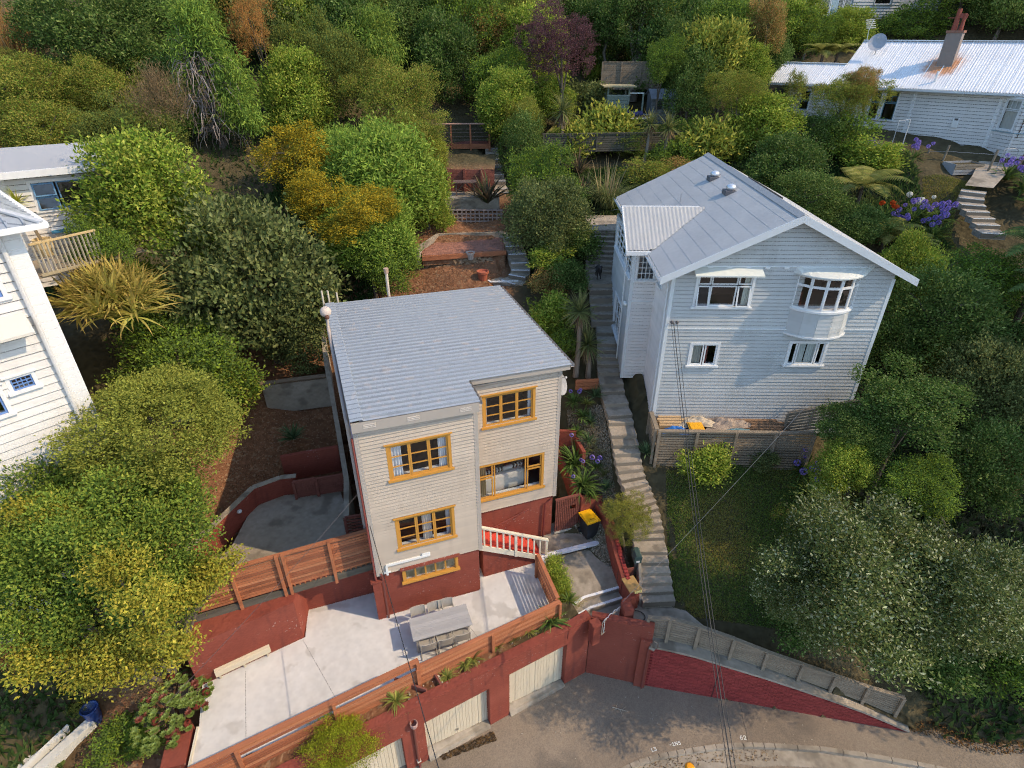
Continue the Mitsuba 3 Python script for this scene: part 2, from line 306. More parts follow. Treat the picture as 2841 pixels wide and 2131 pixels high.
o2 = o2 + np.stack([np.zeros(len(o2)), 0.06 * np.sin(np.arange(len(o2)) * 2.4)], 1)
gut.poly(W0, Polygon(np.vstack([o1, o2[::-1]])), -2.80, -2.725, plane='xy'); struct('gutter', gut, 'concrete_old', 'concrete gutter channel below the kerb')
road = M(); road.poly(W0, Polygon(np.vstack([[[-25, -2]], offset_line(KERB, 0.3)[1:-1], [[60, 4]], [[60, -20], [-25, -20]]])), -2.80, -2.735, plane='xy')
struct('road', road, 'asphalt', 'asphalt road at the lower edge')
for txt, x, y, z, rot, h in (('L3', *(4.451, 10.036, -2.594), 12, .11), ('-1N5', *(5.047, 10.192, -2.594), 10, .11), ('62', *(7.380, 10.421, -2.594), -4, .13)):
    t = meshkit.text_mesh(txt, h, 0.003, True); v = np.array(t.vertices); fr = Fr((x, y, z), rot)
    solo('paint_mark', 'white utility paint mark ' + {'L3': 'reading L3, leftmost of three', '-1N5': 'reading 1N5, middle of three', '62': 'reading 62, rightmost of three'}[txt] + ' by the kerb', 'paint mark', M((0.6, 0.6, 0.57)).add(fr.pts(v), t.faces), 'mat_paint', 'white paint marks on the footpath')
tw = M((0.45, 0.38, 0.30))
for a, b, r in (((0, 0), (.5, -.16), .014), ((.12, -.04), (.2, .12), .008), ((.26, -.08), (.3, -.3), .008), ((.34, -.1), (.48, .03), .006)):
    x, y = (3.395, 11.475); tw.tube([(x + a[0], y + a[1], -2.58), (x + b[0], y + b[1], -2.57)], [r, r * .5], 5)
solo('fallen_twig', 'pale broken twig lying on the asphalt in front of the garages', 'twig', tw, 'mat_paint')

# garden terrace (the pale concrete deck) and the garage front below it
deck = Polygon([(-8.720, 8.303), (-8.956, 9.388), (-9.432, 10.639), (-6.80, 12.30), (-7.05, 13.5), (-4.5, 14.35), (-4.1, 13.2), (-1.15, 14.2), (-1.6, 15.6), (1.5, 16.6), (1.15, 15.5), (0.95, 14.95), (1.66, 12.82), (-2.85, 10.44), (-9.3, 6.85)])
struct('terrace', M().poly(W0, deck, -0.3, 0.0, plane='xy'), 'concrete_pale', 'pale concrete terrace in front of the red foundation')
GA = np.array([2.62, 12.75]); gd = unit([-5.23, -2.93])
GF = Fr((*GA, -2.6), ex=(*gd, 0), ey=(gd[1], -gd[0], 0))     # x runs left along the garage front, y into the hill
GFi = Fr((*GA, -2.6), ex=(*gd, 0), ey=(-gd[1], gd[0], 0))

for x0, y0, x1, y1 in ((-6.85, 12.2, -5.0, 9.9), (-2.2, 13.7, -.9, 12.0), (-8.3, 11.1, -7.3, 8.6)):
    solo('terrace_joint', 'thin dark joint across the pale terrace, ' + {-6.85: 'near the red block', -2.2: 'beside the dining table', -8.3: 'near the bench'}[x0], 'joint', M((.28, .27, .26)).beam((x0, y0, .0005), (x1, y1, .0005), .014, .004), 'mat_paint')

def litter(name, lab, poly_, n, z, size, pal, seed, cat='leaf litter'):
    g_ = np.random.default_rng(seed); b_ = poly_.bounds; q = g_.uniform((b_[0], b_[1]), (b_[2], b_[3]), (n * 3, 2)); q = q[shapely.contains_xy(poly_, q[:, 0], q[:, 1])][:n]; k_ = len(q)
    c0 = np.column_stack([q, np.full(k_, z) + g_.uniform(.004, .035, k_)]); a = g_.normal(size=(k_, 3)) * [1, 1, .35]; a /= np.linalg.norm(a, axis=1, keepdims=True); s_ = np.cross(a, [0, 0, 1.0] + g_.normal(size=(k_, 3)) * .3); s_ /= np.linalg.norm(s_, axis=1, keepdims=True)
    l = size * g_.uniform(.5, 1.3, (k_, 1)); v = np.stack([c0 - a * l, c0 + s_ * l * .5, c0 + a * l, c0 - s_ * l * .5], 1).reshape(-1, 3); i = np.arange(k_) * 4
    c = np.repeat(np.asarray(pal)[g_.integers(0, len(pal), k_)] * g_.uniform(.7, 1.25, (k_, 1)), 4, 0)
    key = thing(name, lab, cat, kind='stuff'); scene[key] = mikit.ply((v, np.vstack([np.stack([i, i + 1, i + 2], 1), np.stack([i, i + 2, i + 3], 1)])), 'mat_leaf', smooth=False, color=np.clip(c, 0, 1))
BRN = ((.12, .075, .04), (.08, .055, .035), (.20, .12, .05), (.06, .045, .03))
litter('leaf_debris', 'dark leaf debris swept against the sill of the middle garage door', Polygon([GF(3.85, -.55, 0)[:2], GF(5.6, -.25, 0)[:2], GF(5.7, -.08, 0)[:2], GF(3.85, -.22, 0)[:2]]), 900, -2.6, .035, BRN, 1)
litter('leaf_debris', 'thin scatter of dry leaves in the gutter below the kerb', Polygon([*offset_line(KS, .15)[1:9].tolist(), *offset_line(KS, .5)[1:9][::-1].tolist()]), 420, -2.725, .028, BRN + ((.34, .20, .07),), 2)
litter('leaf_debris', 'brown leaf mulch on the bank at the right end of the brick wall', Polygon([(12.8, 10.7), (13.2, 11.4), (17, 11.5), (18, 10.0), (15, 9.9)]), 2600, -2.5, .04, BRN + ((.30, .14, .05),), 3)
litter('leaf_debris', 'specks of pale litter scattered over the forecourt', Polygon([GF(6, -.6, 0)[:2], GF(.6, -.4, 0)[:2], (5, 11.8), (11, 10.6), (9, 10.2), (2, 9.6)]), 160, -2.6, .016, ((.6, .58, .52), (.3, .26, .2)), 4)
litter('leaf_debris', 'fallen leaves and dirt along the foot of the terrace fence', Polygon([(1.4, 12.9), (-2.9, 10.6), (-8.6, 7.5), (-8.7, 7.75), (-3.0, 10.9), (1.3, 13.1)]), 240, 0.0, .022, BRN, 5)

# ---------------------------------------------------------------- generic builders
def wall_line(m, p, q, z0, z1, th, col=None, z1b=None, side=0.5):
    """A straight wall from p to q (xy) between heights; th to the sides."""
    p, q = np.array(p[:2], float), np.array(q[:2], float); d = unit(q - p); n = np.array([-d[1], d[0]]); L = np.linalg.norm(q - p)
    fr = Fr((*(p + n * th * (side - 0.5)), 0), ex=(*d, 0), ey=(*n, 0))
    return m.poly(fr, Polygon([(0, z0), (L, z0), (L, z1 if z1b is None else z1b), (0, z1)]), -th / 2, th / 2, col)
def slat_fence(key, p, q, zb, zt, bays, n, slat_h, mat, cap=(0.13, 0.035), post=(0.09, 0.09), th=0.02, face=1, zbq=None, ztq=None, post_over=0.0, cap_mat=None, post_side=-1, skip=(), drop=0.0):
    """Horizontal slats on posts between two ends, every slat its own piece. p, q: xy ends; z at p (zb, zt) and at q."""
    p, q = np.array(p, float), np.array(q, float); d = unit(q - p); nrm = np.array([-d[1], d[0]]); L = np.linalg.norm(q - p)
    zbq = zb if zbq is None else zbq; ztq = zt if ztq is None else ztq
    at = lambda t, o, z: np.array([*(p + (q - p) * t + nrm * o), z])
    r = np.random.default_rng(int(abs(p[0] * 91 + q[1] * 37)) + n)
    for i in range(bays + 1):
        t = min(max(i / bays, 0.004), 0.996); a, b = zb + (zbq - zb) * t, zt + (ztq - zt) * t
        part('post', key, M().beam(at(t, post_side * (post[1] / 2 + th / 2), a - drop), at(t, post_side * (post[1] / 2 + th / 2), b + post_over), post[0], post[1], (*nrm, 0)), mat)
    for i in range(bays):
        for k in range(n):
            if (i, k) in skip: continue
            f = (k + 0.5) / n; e = r.uniform(-.003, .003)
            pts = []
            for t in ((i + 0.006) / bays, (i + 0.994) / bays):
                a, b = zb + (zbq - zb) * t, zt + (ztq - zt) * t
                pts.append(at(t, e, a + (b - a) * f + r.uniform(-.003, .003)))
            part('slat', key, M().beam(pts[0], pts[1], th, slat_h, (0, 0, 1)), mat if mat != 'timber_red' else ('timber_red', 'timber_red_pale', 'timber_red_dark', 'timber_red')[int(r.integers(4))])
    if cap: part('top_rail', key, M().beam(at(-0.003, 0, zt + cap[1] / 2 + .002), at(1.003, 0, ztq + cap[1] / 2 + .002), cap[0], cap[1]), cap_mat or mat)
def steps(name, label, pts, width, mat, nose=None, riser=0.16):
    """A flight: pts = list of (x, y, z) of the front edge of each tread, in climbing order."""
    k = struct(name, M().box(W0, pts[0][0] - .02, pts[0][0] + .02, pts[0][1] + .3, pts[0][1] + .34, pts[0][2] - .35, pts[0][2] - .3), mat, label)
    for i in range(len(pts) - 1):
        p, q = np.array(pts[i]), np.array(pts[i + 1]); w = width if np.isscalar(width) else width[i]
        p_, q_ = np.array(pts[max(i - 1, 0)]), np.array(pts[min(i + 2, len(pts) - 1)]); d = unit((q_ - p_)[:2]); fr = Fr(p, ex=(d[1], -d[0], 0), ey=(*d, 0)); L = np.linalg.norm((q - p)[:2])
        jx = jit.uniform(-.008, .008)
        part('tread', k, M().box(fr, -w / 2 + jx, w / 2 + jx, 0, L + 0.03, -riser - .14, 0), mat)
        part('riser', k, M((0.21, 0.175, 0.135)).box(fr, -w / 2 + jx + .01, w / 2 + jx - .01, -.004, .02, -riser - .1, -.028), 'mat_paint', vary=.25)  # strip coloured darker than the treads: riser shade painted in
        if nose: part('nosing', k, M(nose).box(fr, -w / 2 + jx + .03, w / 2 + jx - .03, -.006, .05, -.03, 0.004), 'mat_paint')
    return k

# ================================================================ GARAGE FRONT
g = thing('garage_wall', 'long red rendered garage front below the planter strip with three door openings', 'wall')
prof = Polygon([(-.0, -.15), (14, -.15), (14, 2.95), (0.93, 2.95), (0.0, 3.07)])
for x0, x1, z1 in ((0.9, 3.1, 2.2), (3.82, 6.0, 2.02), (6.7, 8.95, 1.88), (9.7, 12, 1.8)): prof = prof.difference(sbox(x0, -.5, x1, z1))
part('face', g, M().poly(GF, prof, 0, 0.28), 'red_stucco')
part('band', g, M().poly(GF, Polygon([(0.0, 2.53), (0.9, 2.51), (0.9, 2.93), (0, 3.03)]), -0.025, 0.0), 'red_stucco')
part('coping', g, M().box(GF, 0.9, 14, -.012, .30, 2.951, 2.985), 'red_stucco', 'worn top of the garage wall')
for x0, x1 in ((3.1, 3.82), (6.0, 6.7), (8.95, 9.7)): part('pier', g, M().box(GF, x0, x1, .281, .95, -.15, 2.4), 'red_stucco')
for i, (x0, x1, z1, za, zb) in enumerate(((0.9, 3.1, 2.2, .06, .28), (3.82, 6.0, 2.02, .06, .34), (6.7, 8.95, 1.88, .02, .25))):
    k = thing('garage_door', 'cream vertical board garage door, ' + ('the one nearest the corner wall' if i == 0 else 'middle of the three along the front' if i == 1 else 'half hidden by the bright green conifer'), 'door', 'cream garage doors')
    nb = 20
    for j in range(nb):
        a, b = x0 + (x1 - x0) * j / nb, x0 + (x1 - x0) * (j + 1) / nb
        zs = za + (zb - za) * j / nb
        part('board', k, M((0.53, 0.455, 0.34)).box(GF, a + .004, b - .004, .20 + (0.012 if j % 7 == 3 else 0), .24, zs - .05, z1 - .005), 'mat_paint', vary=0.04)
    part('backing', k, M((0.25, 0.21, 0.16)).box(GF, x0, x1, .241, .27, -.05, z1), 'mat_paint')
    if i == 1: part('handle', k, M((0.3, 0.28, 0.25)).box(GF, x0 + 1.05, x0 + 1.15, .16, .2, zs + .1, zs + .13), 'mat_metal')
    sl = M(); pr_ = lambda z: [(-.10, -.1), (.26, -.1), (.26, z), (.16, z), (-.02, z * .6), (-.10, .01)]
    sl.add([GF(x, y, z) for x, zz in ((x0 + .01, za), (x1 - .01, zb)) for y, z in pr_(zz)], [t for q in range(6) for t in ([q, (q + 1) % 6, 6 + (q + 1) % 6], [q, 6 + (q + 1) % 6, 6 + q])] + [[0, q, q + 1] for q in range(1, 5)] + [[6, 6 + q + 1, 6 + q] for q in range(1, 5)])
    struct('door_sill', sl, 'concrete_old', 'sloped concrete sill under a garage door')
dp = thing('downpipe', 'red downpipe with a pale rain hopper on the garage pillar', 'pipe')
part('pipe', dp, M(MAROON).tube([GF(6.33, -.06, 2.2), GF(6.33, -.06, 0.15), GF(6.33, -.1, .05)], .045, 8), 'mat_gloss', smooth=False)
part('hopper', dp, M((0.38, 0.24, 0.21)).tube([GF(6.33, -.09, 2.2), GF(6.33, -.09, 2.28), GF(6.33, -.1, 2.46), GF(6.33, -.1, 2.47)], [.05, .1, .12, .10], 8, cap=False), 'mat_paint')
part('bracket', dp, M((0.5, 0.45, 0.4)).box(GF, 6.27, 6.39, -.11, 0, .32, .36), 'mat_paint')
# planter strip between garage front and terrace fence
soilp = M(); xs_ = np.linspace(0.2, 13, 90); ys_ = np.linspace(.22, 1.02, 10)
PP = np.array([[GF(x, y, 2.86 + .05 * math.sin(x * 7 + y * 9) * math.sin(x * 3.1) + .05 * (y - .3)) for y in ys_] for x in xs_])
struct('planter_soil', soilp.grid(PP), 'soil', 'dark soil of the planter strip above the garages', smooth=True)
pk = thing('planter_divider', 'red timber dividers set at an angle in the planter strip above the middle garage door', 'planter')
for x0, y0, x1, y1 in ((5.35, 1.12, 5.28, .28), (6.42, 1.1, 5.72, .3)):
    part('board', pk, M().beam(GF(x0, y0, 2.92), GF(x1, y1, 2.92), .06, .30), 'timber_maroon')
part('pebble_edge', pk, M((0.6, 0.55, 0.45)).beam(GF(5.26, 1.0, 2.93), GF(5.2, .35, 2.93), .05, .06), 'mat_paint')
peb = M()
for i in range(70):
    x, y = jit.uniform(.5, 6.5), jit.uniform(.3, .8); peb.sphere(GF(x, y, 2.9), jit.uniform(.012, .03), 0, jit.choice([.25, .4, .6]) * np.array([1, .9, .75]))
solo('planter_pebbles', 'scattered pale pebbles on the planter soil', 'pebbles', peb, 'mat_paint', kind='stuff')

# dark corner wall and the painted brick wall with its fence
DW = Fr((2.62, 12.75, -2.6), ex=(*unit([2.0, -.48]), 0), ey=(*unit([.48, 2.0]), 0))
c = thing('corner_wall', 'maroon rendered wall in shade closing the forecourt beside the garages', 'wall')
part('face', c, M().poly(DW, Polygon([(0.02, -.15), (2.06, -.15), (2.06, 3.1), (0.02, 3.07)]), 0, .22), 'red_stucco')
part('band', c, M().poly(DW, Polygon([(0.0, 2.55), (1.68, 2.58), (1.68, 3.06), (0.0, 3.04)]), -.03, 0), 'red_stucco')
part('pier', c, M().box(DW, 1.70, 2.07, -.10, 0.0, -.15, 2.5), 'red_stucco')
part('pipe', c, M(MAROON).tube([DW(1.98, -.14, -.1), DW(1.98, -.14, 2.2)], .03, 6), 'mat_paint')
BW = Fr((4.62, 12.27, -2.6), ex=(*unit([8.13, -1.57]), 0), ey=(*unit([1.57, 8.13]), 0))
TOP = [(-.02, 2.13), (.65, 2.10), (1.46, 2.0), (2.6, 1.75), (3.66, 1.53), (4.84, 1.24), (5.92, .95), (7.01, .62), (7.96, .26), (8.45, .05)]
tz = lambda x: float(np.interp(x, *zip(*TOP)))
b = thing('brick_wall', 'red painted brick retaining wall tapering down along the footpath', 'wall')
part('core', b, M().poly(BW, Polygon([(0, -.15), (8.45, -.15)] + [(x, z - .01) for x, z in TOP[::-1]]), .03, .25), 'red_brick')
br = M(); brs = []
for row in range(29):
    z = -.05 + row * .076; off = .115 * (row % 2)
    for kx in range(38):
        x0 = kx * .23 - off
        if x0 < 0.0 or z + .066 > min(tz(x0), tz(x0 + .22)) - .02 or x0 > 8.3: continue
        brs.append((x0, z))
for x0, z in brs: br.box(BW, x0, x0 + .220, jit.uniform(-.006, .0), .031, z, z + .066)
part('brick', b, br, 'red_brick', 'courses of red painted bricks', kind='stuff')
cp = M(); n_ = 40
xa = np.linspace(-.05, 8.5, n_)
for u0, u1 in zip(xa[:-1], xa[1:]):
    cp.add([BW(x, y, tz(x) + zz) for x in (u0, u1) for y in (-.05, .42) for zz in (0.0, .09)], BT)
part('coping', b, cp, 'concrete_old', 'grey concrete coping along the top')
part('joint', b, M((0.06, 0.02, 0.02)).box(BW, 2.28, 2.31, -.009, 0.02, -.1, 1.8), 'mat_paint')
F2 = [(-.2, 3.22), (.48, 3.33), (1.42, 3.19), (2.56, 2.86), (3.66, 2.48), (4.82, 2.16), (5.88, 1.86), (6.94, 1.58), (8.05, 1.36)]
f = thing('paling_fence', 'weathered grey slat fence stepping down on top of the red brick wall', 'fence')
for i in range(len(F2) - 1):
    (xa_, za), (xb, zb_) = F2[i], F2[i + 1]
    for x, z in ((xa_, za),) + (((xb, zb_),) if i == len(F2) - 2 else ()):
        part('post', f, M().beam(BW(x, .22, tz(max(x, 0)) + .02), BW(x, .22, z + .0), .10, .08, BW.ey), 'timber_grey')
    for k in range(9):
        t = (k + .7) / 9.6
        zA, zB = tz(max(xa_, 0)) + .13 + (za - tz(max(xa_, 0)) - .15) * t, tz(xb) + .13 + (zb_ - tz(xb) - .15) * t
        part('slat', f, M().beam(BW(xa_ + .06, .27, zA), BW(xb - .06, .27, zB), .018, .072), 'timber_grey')
    part('rail', f, M().beam(BW(xa_ - .02, .26, za + .02), BW(xb + .02, .26, zb_ + .02), .13, .035), 'timber_grey')
mb = thing('pipe_fitting', 'rusty metal pipe fitting on the end of the grey fence above the corner wall', 'fitting')
part('body', mb, M((0.3, 0.26, 0.22)).tube([BW(-.08, -.12, 2.25), BW(.1, -.14, 2.2)], .06, 8).tube([BW(.0, -.12, 2.2), BW(-.02, -.12, 2.45)], .035, 6), 'mat_metal')
part('elbow', mb, M((0.25, 0.2, 0.17)).tube([BW(.1, -.14, 2.2), BW(.2, -.12, 2.3), BW(.17, -.1, 2.5), BW(.05, -.08, 2.55)], .022, 6), 'mat_metal')

# ================================================================ TERRACE FENCES
k = thing('slat_fence', 'red stained low slat fence along the terrace edge from the corner to the step', 'fence')
slat_fence(k, (1.56, 12.78), (-2.80, 10.44), 0.30, 1.13, 2, 8, .074, 'timber_red', cap=(.15, .04), post_side=1)
k = thing('slat_fence', 'red stained taller slat fence running to the lower left beyond the step', 'fence')
slat_fence(k, (-2.74, 10.50), (-9.2, 6.85), 0.02, 1.40, 3, 11, .092, 'timber_red', cap=(.15, .04), post_side=1, skip={(0, 8), (1, 7)})
k = thing('slat_fence', 'red slat fence side panel along the path beside the clipped shrub', 'fence')
slat_fence(k, (0.93, 14.78), (1.50, 12.92), 0.02, 1.13, 1, 8, .088, 'timber_red', cap=(.13, .04), post_side=-1)
k = thing('slat_fence', 'tall red slat balustrade with posts on the red retaining wall left of the house', 'fence')
P0, P1 = np.array([-4.58, 13.66]), np.array([-9.6, 11.58])
slat_fence(k, P0, P1, 2.04, 3.42, 2, 13, .078, 'timber_red', cap=(.14, .05), post=(.02, .02), post_side=1)
dd_ = unit(P1 - P0); nn_ = np.array([dd_[1], -dd_[0]])
if nn_[1] > 0: nn_ = -nn_
for t in (1.25, 2.62, 2.80, 4.1):
    xy = P0 + dd_ * t + nn_ * .06
    part('post', k, M().beam((*xy, 1.66), (*xy, 3.5), .10, .09, (*dd_, 0)), 'timber_red')
part('bearer', k, M().beam((*(P0 + nn_ * .02), 1.86), (*(P1 + nn_ * .02), 1.86), .06, .26), 'timber_dark')
for t in np.arange(0.1, 2.6, .16): part('baluster', k, M().beam((*(P0 + dd_ * t + nn_ * .005), 1.94), (*(P0 + dd_ * t + nn_ * .005), 2.06), .05, .03), 'timber_red')
rw = thing('retaining_wall', 'red rendered retaining wall stepping out under the tall slat balustrade', 'wall')
blk = Polygon([(-6.85, 12.28), (-9.5, 10.6), (-9.9, 11.2), (-9.7, 12.4), (-7.0, 13.4)])
part('block', rw, M().poly(W0, blk, -.1, 1.74, plane='xy'), 'red_stucco')
part('back', rw, M().poly(W0, Polygon([(-7.02, 13.35), (-4.45, 14.25), (-4.5, 14.45), (-7.1, 13.6)]), -.1, 1.74, plane='xy'), 'red_stucco')
bn = thing('bench', 'cream plank bench fixed along the foot of the red retaining wall', 'bench')
fb = Fr((-9.0, 10.75, 0), math.degrees(math.atan2(.66, 1.04)))
for i in range(3): part('plank', bn, M((0.58, 0.51, 0.38)).box(fb, 0, 1.62, .02 + i * .125, .14 + i * .125, .39, .43), 'mat_paint', vary=.03)
part('front_board', bn, M((0.55, 0.48, 0.36)).box(fb, 0, 1.62, .0, .019, .2, .39), 'mat_paint')
for x in (.1, .8, 1.5): part('leg', bn, M((0.5, 0.44, 0.33)).box(fb, x - .03, x + .03, .05, .36, 0, .39), 'mat_paint')
ew = thing('edge_wall', 'low red wall closing the left end of the terrace', 'wall')
m = M(); wall_line(m, (-8.720, 8.303), (-8.971, 9.362), -2.5, .06, .06); part('trim', ew, M(OFFW).add(*m.mesh()), 'mat_paint')
m = M(); wall_line(m, (-9.183, 8.303), (-9.460, 9.388), -2.5, .03, .62); part('top', ew, m, 'red_stucco')

# ================================================================ UPPER PATIO, left of the house
pt = Polygon([(-9.95, 12.2), (-9.9, 13.6), (-9.454, 13.970), (-9.490, 16.095), (-8.602, 16.722), (-6.499, 16.981), (-5.6, 15.0), (-5.05, 14.1), (-4.7, 13.75)])
struct('patio', M().poly(W0, pt, 1.75, 2.2, plane='xy'), 'concrete_old', 'grey concrete patio left of the house')
cw = thing('curved_wall', 'low red curved retaining wall round the upper patio', 'wall')
cpts = [(-10.45, 13.0), (-9.95, 14.3), (-9.62, 15.4), (-9.35, 16.25), (-8.55, 16.8), (-8.0, 16.9)]
m, mc = M(), M()
for a, b_ in zip(cpts[:-1], cpts[1:]): wall_line(m, a, b_, 2.0, 2.98, .14); wall_line(mc, a, b_, 2.981, 3.02, .20)
part('face', cw, m, 'red_stucco'); part('coping', cw, mc, 'concrete_old')
part('wall_lamp', cw, M((0.5, 0.5, 0.5)).sphere((-9.52, 15.3, 2.72), .09, 1, sc=(1, 1, .7)), 'mat_gloss')
sg = thing('slat_screen', 'pair of dusty red slat screens in shade between patio and passage', 'fence')
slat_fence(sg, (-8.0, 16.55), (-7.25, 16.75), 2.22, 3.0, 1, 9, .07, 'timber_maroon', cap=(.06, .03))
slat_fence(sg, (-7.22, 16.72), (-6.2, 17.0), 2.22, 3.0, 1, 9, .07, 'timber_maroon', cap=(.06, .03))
pl = thing('planter_wall', 'dusty red rendered planter wall below the small cordyline', 'wall')
m = M(); wall_line(m, (-8.75, 17.6), (-6.75, 18.25), 2.2, 3.35, .16); part('face', pl, m, 'red_stucco')
lw = thing('side_wall', 'long pale rough concrete wall along the passage left of the house', 'wall')
LP = [(-1.839, 9.783, 2.900), (-2.319, 11.253, 3.000), (-2.655, 12.132, 3.250), (-2.842, 12.935, 4.200), (-3.022, 13.032, 5.000), (-2.974, 12.943, 6.200)]
LP = [(-5.62, 14.75, 2.95), (-6.05, 16.6, 3.1), (-6.75, 18.6, 3.3), (-7.45, 20.6, 4.3), (-7.85, 21.7, 5.0), (-8.35, 23.4, 6.0)]
m = M()
for a, b_ in zip(LP[:-1], LP[1:]): wall_line(m, a[:2], b_[:2], .6, a[2], .18, z1b=b_[2])
part('face', lw, m, 'concrete_old')
pw = thing('pale_wall', 'stained whitish concrete wall with a timber log cap across the garden slope', 'wall')
m = M((0.42, 0.40, 0.36)); wall_line(m, (-10.4, 20.9), (-7.75, 21.6), 3.1, 4.5, .16); part('face', pw, m, 'concrete_old')
part('log', pw, M((0.17, 0.12, 0.08)).tube([(-10.6, 20.85, 4.58), (-7.7, 21.55, 4.62)], .10, 8), 'mat_paint')
gs = thing('slat_gate', 'small maroon slat gate closing the passage beside the house front', 'gate')
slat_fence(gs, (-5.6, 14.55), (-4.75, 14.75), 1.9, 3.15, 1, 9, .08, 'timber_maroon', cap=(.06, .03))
struct('passage', M().poly(W0, Polygon([(-5.6, 14.7), (-4.7, 14.4), (-7.2, 21.5), (-8.2, 21.2)]), 0.4, 0.9, plane='xy'), 'concrete_old', 'shaded concrete passage beside the house')

# ================================================================ HOUSES: builders
def clad(house, fr, shape, holes, pitch, mat, z0, lip=0.022, groove=.04, name='wall', core_mat=None, label=None, pieces=True, th=.12):
    """A wall of lapped boards: core behind, every board its own piece. shape: polygon in (x, z) of the frame, holes: rects."""
    for h in holes: shape = shape.difference(sbox(h[0], h[2], h[1], h[3]))
    w = part(name, house, M().poly(fr, shape, 0.0, th), core_mat or mat, label)
    x0, a, x1, b = shape.bounds; k = 0; stuff = M()
    while z0 + k * pitch < b:
        lo, hi = z0 + k * pitch, z0 + (k + 1) * pitch; k += 1
        cut = shape.intersection(sbox(x0 - 1, lo, x1 + 1, hi - groove * pitch))
        for g in getattr(cut, 'geoms', [cut]):
            if g.is_empty or g.geom_type != 'Polygon' or g.area < 1e-4: continue
            g = shapely.geometry.polygon.orient(g)
            m = m3.CrossSection([np.array(g.exterior.coords)[:-1]], m3.FillRule.EvenOdd).extrude(1.0).to_mesh()
            v, f = np.array(m.vert_properties)[:, :3].astype(float), np.array(m.tri_verts)
            d = np.where(v[:, 2] > .5, -((0.003 if groove < .08 else .5 * lip) + lip * np.clip((hi - v[:, 1]) / pitch, 0, 1)), -.0005)
            bm = (stuff if not pieces else M()).add(fr.pts(np.stack([v[:, 0], d, v[:, 1]], 1)), f)
            if pieces: part('weatherboard', w, bm, mat)
    if not pieces: part('weatherboard', w, stuff, mat, kind='stuff')
    return w
def window(house, fr, x0, x1, z0, z1, lights, col, cas=.09, out=.045, sill=.07, over=.05, head=True, depth=.05, sash=.045, room=True, curt=None, frame_col=None, label=None, hood=None):
    """lights: list of (xa, xb, za, zb, columns, rows, open) in fractions of the clear opening."""
    w = name_key('window', house)
    if label: labels[w] = {'label': label}
    fc = frame_col or col
    m = M(fc)
    m.box(fr, x0, x0 + cas, -out, depth, z0, z1 - cas * .8).box(fr, x1 - cas, x1, -out, depth, z0, z1 - cas * .8)
    m.box(fr, x0 - .0, x1 + .0, -out - .004, depth, z1 - cas * .8 + .001, z1 + .001)
    part('frame', w, m, 'mat_paint')
    if head: part('head', w, M(fc).box(fr, x0 - over, x1 + over, -out - .05, 0, z1 + .002, z1 + .035), 'mat_paint')
    if sill: part('sill', w, M(fc).box(fr, x0 - over, x1 + over, -out - .06, .03, z0 - sill, z0 - .001), 'mat_paint')
    cx0, cx1, cz0, cz1 = x0 + cas + .001, x1 - cas - .001, z0 + .001, z1 - cas * .8 - .001
    W_, H_ = cx1 - cx0, cz1 - cz0
    mull = sorted({round(l[1], 4) for l in lights if l[1] < .99})
    for xa, xb, za, zb, nc, nr, *op in lights:
        a, b, c, d = cx0 + W_ * xa + .003, cx0 + W_ * xb - .003, cz0 + H_ * za + .003, cz0 + H_ * zb - .003
        f2 = fr
        if op and op[0]:
            o = fr(a, -.01, d); an = math.radians(op[0]) 
            f2 = Fr(o - fr.ex * a - (fr.ez * math.cos(an) - (-fr.ey) * -math.sin(an)) * 0, ex=fr.ex, ey=fr.ey, ez=fr.ez)
            ez = fr.ez * math.cos(an) + fr.ey * math.sin(an); ey = fr.ey * math.cos(an) - fr.ez * math.sin(an)
            f2 = Fr(o - fr.ex * a - ez * d, ex=fr.ex, ey=ey, ez=ez)
        s = M(col); t = sash
        s.box(f2, a, a + t, -.012, .03, c, d).box(f2, b - t, b, -.012, .03, c, d).box(f2, a + t, b - t, -.012, .03, c, c + t).box(f2, a + t, b - t, -.012, .03, d - t, d)
        for i in range(1, nc): xm = a + t + (b - a - 2 * t) * i / nc; s.box(f2, xm - .011, xm + .011, -.010, .025, c + t, d - t)
        for i in range(1, nr): zm = c + t + (d - c - 2 * t) * i / nr; s.box(f2, a + t, b - t, -.011, .026, zm - .012, zm + .012)
        part('sash', w, s, 'mat_paint')
        for i in range(nc):
            for j in range(nr):
                p0, p1 = a + t + (b - a - 2 * t) * i / nc, a + t + (b - a - 2 * t) * (i + 1) / nc
                q0, q1 = c + t + (d - c - 2 * t) * j / nr, c + t + (d - c - 2 * t) * (j + 1) / nr
                part('pane', w, M().add(f2.pts([(p0, .01, q0), (p1, .01, q0), (p1, .01, q1), (p0, .01, q1)]), [[0, 1, 2], [0, 2, 3]]), 'mat_glass')
    if room:
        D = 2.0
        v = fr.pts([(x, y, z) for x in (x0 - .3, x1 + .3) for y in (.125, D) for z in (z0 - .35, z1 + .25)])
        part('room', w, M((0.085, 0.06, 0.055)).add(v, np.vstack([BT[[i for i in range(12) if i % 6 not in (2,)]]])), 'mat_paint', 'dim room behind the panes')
        part('inner_sill', w, M((0.62, 0.62, 0.62)).box(fr, x0 + .02, x1 - .02, .055, .22, z0 - .03, z0 + .0), 'mat_paint')
    for (xa, xb, cc) in curt or ():
        n = 14; X = np.linspace(cx0 + W_ * xa, cx0 + W_ * xb, n); Y = .10 + .022 * np.sin(np.arange(n) * 1.9)
        P_ = np.array([[fr(x, y + .0 * z, z) for z in (cz0 - .02, cz1)] for x, y in zip(X, Y)])
        part('curtain', w, M(cc).grid(P_), 'mat_paint', smooth=True)
    return w
def casements(n=3, nr=3): return [(i / n, (i + 1) / n, 0, 1, 1, nr) for i in range(n)]

